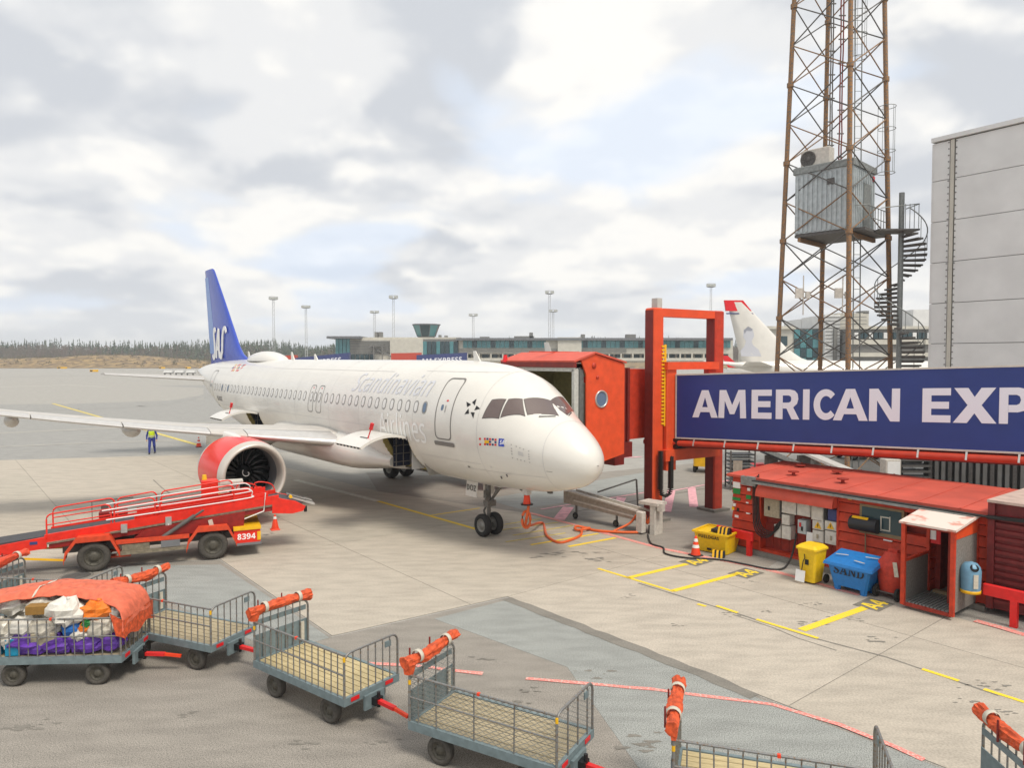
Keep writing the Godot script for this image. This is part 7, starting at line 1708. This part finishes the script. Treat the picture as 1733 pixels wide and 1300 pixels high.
func pier() -> void:
	var D = 230.0
	var T = thing("far_pier", "long low terminal pier with glazed upper storey behind the airliner", "terminal building", Transform3D(Basis(), V(0, 0, D)))
	var w = func(b, called, m): return wobj(b, called, m, T)
	w.call(pbx(592, 574, 662, 612, D, 14), "wall", "pier_wall"); w.call(pbx(660, 574, 716, 612, D - 1, 16), "wall", "pier_wall"); w.call(pbx(553, 569, 610, 573, D - 3, 18), "canopy_roof", "pier_roof"); w.call(pbx(608, 571, 780, 575, D + .5, 14), "roof_edge", "pier_wall")
	for i in 4: w.call(pbx(568 + i * 6.2, 574, 573.6 + i * 6.2, 612, D - .5, 5), "glass_pane", "teal_glass")
	for i in 9: w.call(pbx(593, 577 + i * 2.6, 660, 578.2 + i * 2.6, D - .35, .3), "siding_line", "cladding_joint")
	for i in 5: w.call(pbx(594 + i * 8, 600, 600.5 + i * 8, 612, D - .6, .5), "ground_door", "dark_glass")
	for i in 8: w.call(pbx(716 + i * 7.5, 578, 722.6 + i * 7.5, 606, D - .8, .5), "glass_pane", "dark_glass" if i % 3 else "teal_glass")
	w.call(pbx(714, 574, 776, 612, D, 14), "wall", "pier_dark")
	w.call(pbx(772, 572, 1240, 576, D - 2, 16), "roof_edge", "pier_roof"); w.call(pbx(774, 574, 1240, 599, D, 14), "wall", "pier_wall"); w.call(pbx(774, 597, 1240, 612, D + 5, 9), "lower_wall", "pier_wall")
	for i in 58: if i != 18 and i != 19 and i != 20 and i != 21 and i != 22: w.call(pbx(784 + i * 7.8, 577, 791.2 + i * 7.8, 589, D - .4, .4), "glass_pane", ["teal_glass", "teal_glass", "dark_glass", "teal_glass"][(i * 7) % 4])
	w.call(pbx(944, 571, 984, 600, D - 1.5, 4), "plant_room", "pier_wall")
	for i in 3: w.call(pbx(776, 591 + i * 2.6, 1060, 592 + i * 2.6, D - .2, .2), "siding_line", "cladding_joint")
	for i in 30: w.call(pbx(786 + i * 15, 600, 797 + i * 15, 606, D + 4.7, .4), "ground_window", "dark_glass")
	for i in 22: w.call(pbx(790 + i * 20, 599, 792 + i * 20, 607, D - 1.2, .5), "column", "pier_wall")
	w.call(pbx(770, 606, 1240, 611, D - 3, 3), "balustrade", "pier_wall")
	for q in [[634, 562, 639, 571], [641, 562, 646, 571], [752, 568, 757, 574], [812, 570, 828, 574], [896, 563, 902, 572], [984, 566, 990, 574], [1060, 566, 1076, 574], [742, 567, 746, 571], [870, 569, 904, 572]]: w.call(pbx(q[0], q[1], q[2], q[3], D + 4, 3), "roof_plant", "pier_dark")
	# stair on the gable
	for i in 6: var b = B.new(); b.bar(A(626 + i * 7, 586 + i * 3.4, D - 2), A(633 + i * 7, 589.4 + i * 3.4, D - 2), .5, .5); w.call(b, "stair_flight", "pier_dark")
	w.call(pbx(628, 584, 648, 586, D - 3, 2), "stair_landing", "pier_dark"); w.call(pbx(632, 586, 633.5, 612, D - 3, .6), "stair_post", "pier_dark"); w.call(pbx(646, 586, 647.5, 612, D - 3, .6), "stair_post", "pier_dark")
	# glazed control cab on the roof
	var K = thing("control_cab", "glazed control cab with outward sloping windows on the far pier's roof", "control tower", Transform3D(Basis(), V(A(718, 570, D).x, 0, D + 6)))
	var y0 = A(718, 570, D + 6).y; var y1 = A(718, 549, D + 6).y
	var base = B.new(); base.lathe(Vector3.ZERO, Vector3.UP, [[0, 2.2], [y0, 2.2]], 8); obj(base, "stem", "pier_wall", K)
	for i in 8:
		var a = TAU * i / 8 + PI / 8; var c = TAU * (i + 1) / 8 + PI / 8; var b = B.new(); var p = func(t, r, y): return Vector3(cos(t) * r, y, sin(t) * r)
		b.quad(p.call(a + .04, 3.0, y0 + .1), p.call(c - .04, 3.0, y0 + .1), p.call(c - .04, 4.4, y1 - .4), p.call(a + .04, 4.4, y1 - .4)); obj(b, "glass_pane", "dark_glass" if i % 2 else "teal_glass", K)
		b = B.new(); b.bar(p.call(a, 3.0, y0), p.call(a, 4.45, y1 - .3), .18); obj(b, "mullion", "pier_roof", K)
	var rf = B.new(); rf.lathe(Vector3(0, y1 - .4, 0), Vector3.UP, [[0, 4.5], [.3, 4.7], [.45, 4.6], [.45, .0]], 8); rf.lathe(Vector3(0, y0 - .2, 0), Vector3.UP, [[0, 2.6], [.3, 3.05]], 8); obj(rf, "cab_roof", "pier_roof", K)
	# boarding bridges and boxes along it
	far_bridge(500, 606, 590, 597, 190, "distant blue boarding bridge with white lettering above the airliner's roof", "far_blue", "AN EXPRESS"); far_bridge(705, 601, 790, 597, 185, "distant blue boarding bridge between two red boxes behind the fuselage", "far_blue", "AM EXPRESS")
	far_bridge(662, 598, 712, 597, 195, "distant red boarding bridge cabin behind the fuselage", "far_red", ""); far_bridge(466, 603, 500, 601, 195, "distant red boarding bridge end beside the tail's radome", "far_red", "")
	for q in [[463, 502, 260, "floodlight mast standing first from the airliner's blue fin"], [518, 517, 300, "thin floodlight mast between the fin and the pier"], [634, 526, 330, "small floodlight mast above the pier's first block"], [666, 500, 245, "tall floodlight mast in front of the pier's white block"], [801, 531, 320, "small floodlight mast behind the control cab"], [930, 492, 250, "tall floodlight mast above the pier's plant room"], [936, 524, 330, "smaller floodlight mast close behind the tall one at the plant room"], [1203, 480, 230, "floodlight mast behind the portal of the boarding bridge"]]: mast(q[0], q[1], q[2], q[3])
	# near terminal block behind the second jet
	var D2 = 150.0; var U = thing("terminal_block", "stepped terminal block with glass bays behind the lattice mast", "terminal building", Transform3D(Basis(), V(60, 0, D2)))
	var w2 = func(b, called, m): return wobj(b, called, m, U)
	w2.call(pbx(1288, 556, 1345, 625, D2, 15), "wall", "pier_wall"); w2.call(pbx(1282, 552, 1346, 557, D2 - .6, 16), "roof_edge", "pier_wall"); w2.call(pbx(1298, 569, 1332, 585, D2 - .4, .5), "glass_pane", "dark_glass")
	w2.call(pbx(1343, 556, 1396, 625, D2 + 1, 10), "wall", "pier_dark"); w2.call(pbx(1355, 540, 1396, 556, D2 + 10, 10), "roof_house", "cladding")
	for i in 5: for j in 4: w2.call(pbx(1344 + i * 10.3, 558 + j * 16, 1353.4 + i * 10.3, 573 + j * 16, D2 - .3, .4), "glass_pane", "dark_glass" if (i + j) % 2 else "teal_glass")
	w2.call(pbx(1396, 533, 1420, 625, D2 - 2, 12), "stair_tower", "cladding"); w2.call(pbx(1416, 530, 1468, 625, D2, 14), "wall", "pier_wall"); w2.call(pbx(1411, 556, 1416, 618, D2 - 2.4, .5), "slot_window", "pier_dark")
	for i in 12: w2.call(pbx(1397, 536 + i * 6, 1466, 537 + i * 6, D2 - 2.2, .3), "siding_line", "cladding_joint")
	w2.call(pbx(1460, 526, 1470, 531, D2, 3), "roof_plant", "pier_dark")
	w2.call(pbx(1440, 556, 1580, 625, D2 - 6, 12), "wall", "pier_dark"); w2.call(pbx(1440, 575, 1580, 583, D2 - 6.5, 1), "balustrade", "pier_wall"); w2.call(pbx(1440, 597, 1580, 604, D2 - 6.5, 1), "balustrade", "pier_wall"); w2.call(pbx(1545, 524, 1580, 556, D2 + 3, 8), "roof_house", "cladding"); w2.call(pbx(1440, 552, 1580, 557, D2 - 6.5, 1), "roof_edge", "pier_wall")
	for i in 16: w2.call(pbx(1446 + i * 8.2, 563, 1452 + i * 8.2, 573, D2 - 6.4, .5), "glass_pane", "cladding" if i % 3 == 0 else "dark_glass")
func second_jet() -> void:
	var X = frame(V(23.3, 0, 77.5), 1.0, .04) # x towards its nose
	var J = thing("second_airliner", "white jet with red fin tip parked behind the blue advertising panel", "airplane", X)
	var b = B.new(); var rings = []
	for q in [[0.0, 5.35, .12], [2.5, 5.1, .6], [6, 4.6, 1.2], [10, 4.05, 1.72], [14, 3.8, 1.9], [30, 3.8, 1.9], [33.5, 3.7, 1.7], [36, 3.5, 1.2], [37.6, 3.3, .6], [38.2, 3.2, .1]]: rings.append(b.ring(Vector3(q[0], q[1], 0), Vector3.RIGHT, q[2], 28))
	b.loft(rings); obj(b, "fuselage", "plane_white", J)
	b = B.new(); rings = []
	for q in [[5.2, 2.3, 8.6], [6.0, 1.9, 6.6], [7.0, 1.55, 5.4], [11.0, .55, 2.55], [12.0, .2, 1.9]]:
		var r = PackedVector3Array(); for p in foil(q[2], 0, 0, 0, .09, 0, 1, 10): r.append(Vector3(q[1] + q[2] - p.x - .6, q[0], p.y))
		rings.append(r)
	b.loft(rings.slice(0, 4)); b.loft([rings[3], rings[4]]); obj(b, "fin", "plane_white", J)
	b = B.new(); b.hexa([Vector3(-.42, 11.05, -.14), Vector3(2.36, 11.05, -.1), Vector3(2.36, 11.05, .1), Vector3(-.42, 11.05, .14), Vector3(-.62, 12.2, -.12), Vector3(1.42, 12.2, -.08), Vector3(1.42, 12.2, .08), Vector3(-.62, 12.2, .12)]); obj(b, "fin_tip", "red", J)
	b = B.new(); b.hexa([Vector3(-.30, 10.72, -.14), Vector3(2.56, 10.72, -.1), Vector3(2.56, 10.72, .12), Vector3(-.30, 10.72, .15), Vector3(-.36, 10.84, -.14), Vector3(2.5, 10.84, -.1), Vector3(2.5, 10.84, .12), Vector3(-.36, 10.84, .15)]); obj(b, "dark_stripe", "far_blue", J)
	# pale printed figure on the fin, a plain head and shoulders
	for q in [[[1.3, 6.2], [3.4, 6.2], [3.1, 6.9], [2.5, 7.4], [2.35, 7.8], [2.6, 8.4], [2.45, 9.1], [1.95, 9.4], [1.5, 9.0], [1.45, 8.3], [1.75, 7.8], [1.6, 7.3], [1.2, 6.8]], [[1.5, 9.0], [1.95, 9.4], [2.45, 9.1], [2.3, 8.9], [1.8, 8.95], [1.6, 8.6]]]:
		var poly = PackedVector2Array()
		for e in q: poly.append(Vector2(e[0], e[1]))
		b = B.new(); var ix = Geometry2D.triangulate_polygon(poly); var onfin = func(p: Vector2) -> Vector3:
			var v = clampf((p.y - 7.0) / 4.0, -.2, 1); var c = lerpf(5.4, 2.55, v); var le = lerpf(6.35, 2.5, v); var u = clampf((le - p.x) / c, .02, 1)
			return Vector3(p.x, p.y, c * .45 * (.2969 * sqrt(u) - .126 * u - .3516 * u * u + .2843 * u * u * u - .1015 * u * u * u * u) + c * .02 * sin(PI * u) + (.012 if q.size() > 7 else .018))
		for i in range(0, ix.size(), 3): b.tri(onfin.call(poly[ix[i]]), onfin.call(poly[ix[i + 1]]), onfin.call(poly[ix[i + 2]]))
		obj(b, "fin_print", "print_grey" if q.size() > 7 else "print_dark", J)
	for sg in [-1.0, 1.0]:
		b = B.new(); rings = []
		for s in [.5, 7.0]: var r = PackedVector3Array(); for p in foil(3.6 - s * .32, 0, 0, 0, .09, 0, 1, 10): r.append(Vector3(5.0 - s * .62 - p.x, 5.1 + p.y + s * .08, s * sg)); rings.append(r)
		b.loft(rings); obj(b, "tailplane", "plane_white", J)
		b = B.new(); rings = []
		for s in [1.5, 6.0, 16.5]: var c = 6.5 - s * .32; var r = PackedVector3Array(); for p in foil(c, 0, 0, 0, .12, 0, 1, 12): r.append(Vector3(22.8 - s * .5 - p.x, 2.9 + p.y + s * .1, s * sg)); rings.append(r)
		b.loft(rings); obj(b, "wing", "wing_metal", J)
		b = B.new(); b.hexa([Vector3(13.0, 4.6, 16.4 * sg), Vector3(14.7, 4.6, 16.4 * sg), Vector3(14.7, 4.6, 16.5 * sg), Vector3(13.0, 4.6, 16.5 * sg), Vector3(12.0, 7.0, 17.2 * sg), Vector3(12.7, 7.0, 17.2 * sg), Vector3(12.7, 7.0, 17.25 * sg), Vector3(12.0, 7.0, 17.25 * sg)]); obj(b, "winglet", "red", J)
		b = B.new(); b.lathe(Vector3(22.8, 1.7, 5.2 * sg), Vector3.LEFT, [[0, .85], [.1, 1.0], [1.4, 1.05], [3.4, .7], [3.4, 0.01]], 24); obj(b, "engine", "plane_white", J)
		var mg = sub("main_gear", J, Vector3(19.5, 0, 2.8 * sg)); b = B.new(); b.cyl(Vector3(0, .55, 0), Vector3(0, 2.8, 0), .12); obj(b, "strut", "gear_grey", mg); wheel(mg, Vector3(0, .55, .3), Vector3.BACK, .55, .4, "rubber", "rim"); wheel(mg, Vector3(0, .55, -.3), Vector3.BACK, .55, .4, "rubber", "rim")
	var ng = sub("nose_gear", J, Vector3(34, 0, 0)); b = B.new(); b.cyl(Vector3(0, .35, 0), Vector3(0, 2.2, 0), .1); obj(b, "strut", "gear_grey", ng); wheel(ng, Vector3(0, .35, .2), Vector3.BACK, .35, .2, "rubber", "rim")
	for i in 30: b = B.new(); b.box(Vector3(11 + i * .55, 4.3, 1.86), Vector3(.22, .32, .06)); obj(b, "window", "window_blue", J)
	for q in [[1248, 622, 92, "red winglet of a parked jet beside the portal's far post"]]:
		var t = thing("parked_jet", q[3], "airplane", Transform3D(Basis(), A(q[0], q[1], q[2]) - Vector3(1.2, 0, 0)), "parked jets mostly hidden")
		b = B.new(); b.hexa([Vector3(0, 0, -.15), Vector3(1.6, 0, -.1), Vector3(1.6, 0, .1), Vector3(0, 0, .15), Vector3(-.9, 1.5, -.08), Vector3(-.1, 1.5, -.06), Vector3(-.1, 1.5, .06), Vector3(-.9, 1.5, .08)]); obj(b, "winglet", "red", t)
		var wb = B.new(); wb.hexa([Vector3(-.2, -.25, -.3), Vector3(9, -1.4, -1.2), Vector3(9, -1.4, 1.2), Vector3(-.2, -.25, .3), Vector3(-.2, -.05, -.3), Vector3(9, -1.0, -1.2), Vector3(9, -1.0, 1.2), Vector3(-.2, -.05, .3)]); obj(wb, "wing", "plane_white", t)
		var fy: float = 3.7 - t.position.y; var fz = B.new(); fz.loft([fz.ring(Vector3(11, fy, -17), Vector3.BACK, .2, 20), fz.ring(Vector3(11, fy, -13), Vector3.BACK, 1.3, 20), fz.ring(Vector3(11, fy, -9), Vector3.BACK, 1.9, 20), fz.ring(Vector3(11, fy, 10), Vector3.BACK, 1.9, 20), fz.ring(Vector3(11, fy, 14), Vector3.BACK, .5, 20)]); obj(fz, "fuselage", "plane_white", t)
		for zz in [-9.0, 1.0]: wheel(t, Vector3(11, .5 - t.position.y, zz), Vector3.RIGHT, .5, .35, "rubber", "rim"); var lg = B.new(); lg.cyl(Vector3(11, .5 - t.position.y, zz), Vector3(11, fy, zz), .12); obj(lg, "strut", "gear_grey", t)
func yard() -> void: # what shows under the bridge
	var q = func(px, py, d): return A(px, py, d)
	var t = thing("ribbed_trolley", "tall trolley with dark and pale slatted shelves behind the portal's far post", "trolley", Transform3D(Basis(), V(A(1252, 790, 33).x, 0, 33)))
	for i in 9: var b = B.new(); b.box(Vector3(0, .25 + i * .17, 0), Vector3(1.1, .05, .8)); obj(b, "shelf", "galva" if i % 2 else "black", t)
	for e in [[-.55, -.4], [.55, -.4], [-.55, .4], [.55, .4]]: var b = B.new(); b.box(Vector3(e[0], .9, e[1]), Vector3(.06, 1.8, .06)); obj(b, "post", "galva_dark", t)
	var pb = B.new(); pb.box(Vector3(-.25, 1.05, .44), Vector3(.42, .6, .04)); obj(pb, "panel", "unit_beige", t)
	for k in 2:
		var T = thing("conveyor", ["grey inclined baggage conveyor under the bridge", "white inclined baggage conveyor under the bridge"][k], "conveyor", Transform3D(Basis(), V(A([1340, 1395][k], 799, 34).x, 0, 34)), "conveyors under the bridge"); var dx: float = [0.0, .2][k]
		var b = B.new(); b.hexa([Vector3(-1.4 + dx, 1.5, -.4), Vector3(1.5 + dx, -.0 + .25, -.4), Vector3(1.5 + dx, .25, .4), Vector3(-1.4 + dx, 1.5, .4), Vector3(-1.3 + dx, 1.75, -.4), Vector3(1.6 + dx, .5, -.4), Vector3(1.6 + dx, .5, .4), Vector3(-1.3 + dx, 1.75, .4)]); obj(b, "bed", "belt" if k == 0 else "white", T)
		for z in [-.42, .42]: b = B.new(); b.bar(Vector3(-1.4 + dx, 1.7, z), Vector3(1.6 + dx, .44, z), .05, .2); obj(b, "side_rail", "galva" if k == 0 else "white", T)
		for x in [-1.0, .6]: b = B.new(); b.bar(Vector3(x, 0, 0), Vector3(x, 1.4 - (x + 1.0) * .45, 0), .12, .6); obj(b, "leg", "galva_dark", T)
	for k in 2:
		var p: Vector3 = A([1283, 1398][k], [786, 798][k], 34.5); var T = thing("red_hood", ["red machine hood standing near the grey conveyor", "red rounded machine hood between the conveyors and the mast"][k], "machine hood", Transform3D(Basis(), Vector3(p.x, 0, p.z)), "red hoods in the yard")
		var b = B.new(); b.loft([rr4(-.5, -.4, .5, .4, 0), rr4(-.5, -.4, .5, .4, .55), rr4(-.3, -.25, .3, .25, .95 - k * .2)], true, true, false); obj(b, "hood", "red", T)
		b = B.new(); b.box(Vector3(0, .04, 0), Vector3(1.1, .08, .9)); obj(b, "base", "black", T)
	var cb = thing("white_cabinet", "white steel cabinet under the bridge beside the slatted rack", "cabinet", Transform3D(Basis(), V(A(1506, 800, 35).x, 0, 35)))
	var b1 = B.new(); b1.rbox(Vector3(0, .55, 0), Vector3(.75, 1.1, .6), .03); obj(b1, "body", "unit_light", cb)
	b1 = B.new(); b1.box(Vector3(0, .55, .31), Vector3(.6, .9, .02)); obj(b1, "door", "white", cb)
	var rk = thing("slatted_rack", "dark slatted rack under the bridge next to the fluted wall", "rack", Transform3D(Basis(), V(A(1545, 800, 35.2).x, 0, 35.2)))
	for i in 6: var b = B.new(); b.box(Vector3(0, .2 + i * .28, 0), Vector3(1.5, .1, .7)); obj(b, "shelf", "galva_dark", rk)
	for e in [-.7, .7]: var b = B.new(); b.box(Vector3(e, .85, 0), Vector3(.08, 1.7, .6)); obj(b, "post", "black", rk)
	var tg = thing("baggage_tug", "white baggage tug parked in the yard behind the mast's feet", "tug", Transform3D(Basis(Vector3.UP, .3), V(A(1450, 780, 43).x, 0, 43)))
	var b2 = B.new(); b2.rbox(Vector3(0, .65, 0), Vector3(2.6, .7, 1.3), .12); obj(b2, "body", "white", tg); b2 = B.new(); b2.rbox(Vector3(-.6, 1.35, 0), Vector3(1.0, .7, 1.2), .1); obj(b2, "cabin", "dark_glass", tg)
	for x in [-.8, .8]: for z in [-.6, .6]: wheel(tg, Vector3(x, .32, z), Vector3.BACK, .32, .2, "rubber", "rim")
	var yv = thing("yellow_tug", "small yellow vehicle half hidden behind the portal's far post", "tug", Transform3D(Basis(Vector3.UP, 1.2), V(A(1190, 800, 38).x, 0, 38)))
	b2 = B.new(); b2.rbox(Vector3(0, .7, 0), Vector3(1.3, .7, .9), .1); obj(b2, "body", "yellow", yv)
	for x in [-.4, .4]: for z in [-.4, .4]: wheel(yv, Vector3(x, .22, z), Vector3.BACK, .22, .14, "rubber", "rim_dark")
	# signs and trailers far out
	for s in [[106, 622, 5.5, "yellow taxiway sign before the dry mound"], [160, 630, 3.6, "yellow taxiway sign with black field near the tailplane's tip"], [275, 622, 3.4, "yellow taxiway sign between the mound and the trailers"], [319, 622, 3.0, "yellow taxiway sign above the trailers"], [343, 619, 3.0, "yellow taxiway sign just beside the airliner's tail"]]: sign_board(s[0], s[1], s[2], s[3])
	for i in 3:
		var p = G(286 + i * 19, 635); var T = thing("covered_dolly", ["covered white dolly farthest from the airliner's tail", "covered white dolly in the middle of the three", "covered white dolly closest to the airliner's tail"][i], "dolly", Transform3D(Basis(), p), "white dollies parked by the taxiway")
		var b = B.new(); b.hexa([Vector3(-1.5, .9, -.8), Vector3(1.5, .9, -.8), Vector3(1.5, .9, .8), Vector3(-1.5, .9, .8), Vector3(-1.2, 1.7, -.8), Vector3(1.7, 1.7, -.8), Vector3(1.7, 1.7, .8), Vector3(-1.2, 1.7, .8)]); obj(b, "cover", "white", T); b = B.new(); b.box(Vector3(0, .7, 0), Vector3(2.8, .2, 1.4)); obj(b, "bed", "galva_dark", T)
		for x in [-1.0, 1.0]: wheel(T, Vector3(x, .3, .7), Vector3.BACK, .3, .2, "rubber", "rim")

func _ready() -> void:
	rng.seed = 4711
	materials()
	stage()
	ground()
	airliner()
	bridge()
	tower()
	clad_building()
	far_land()
	pier()
	second_jet()
	hut()
	hut_things()
	power_unit()
	loader()
	carts()
	yard()
	person()
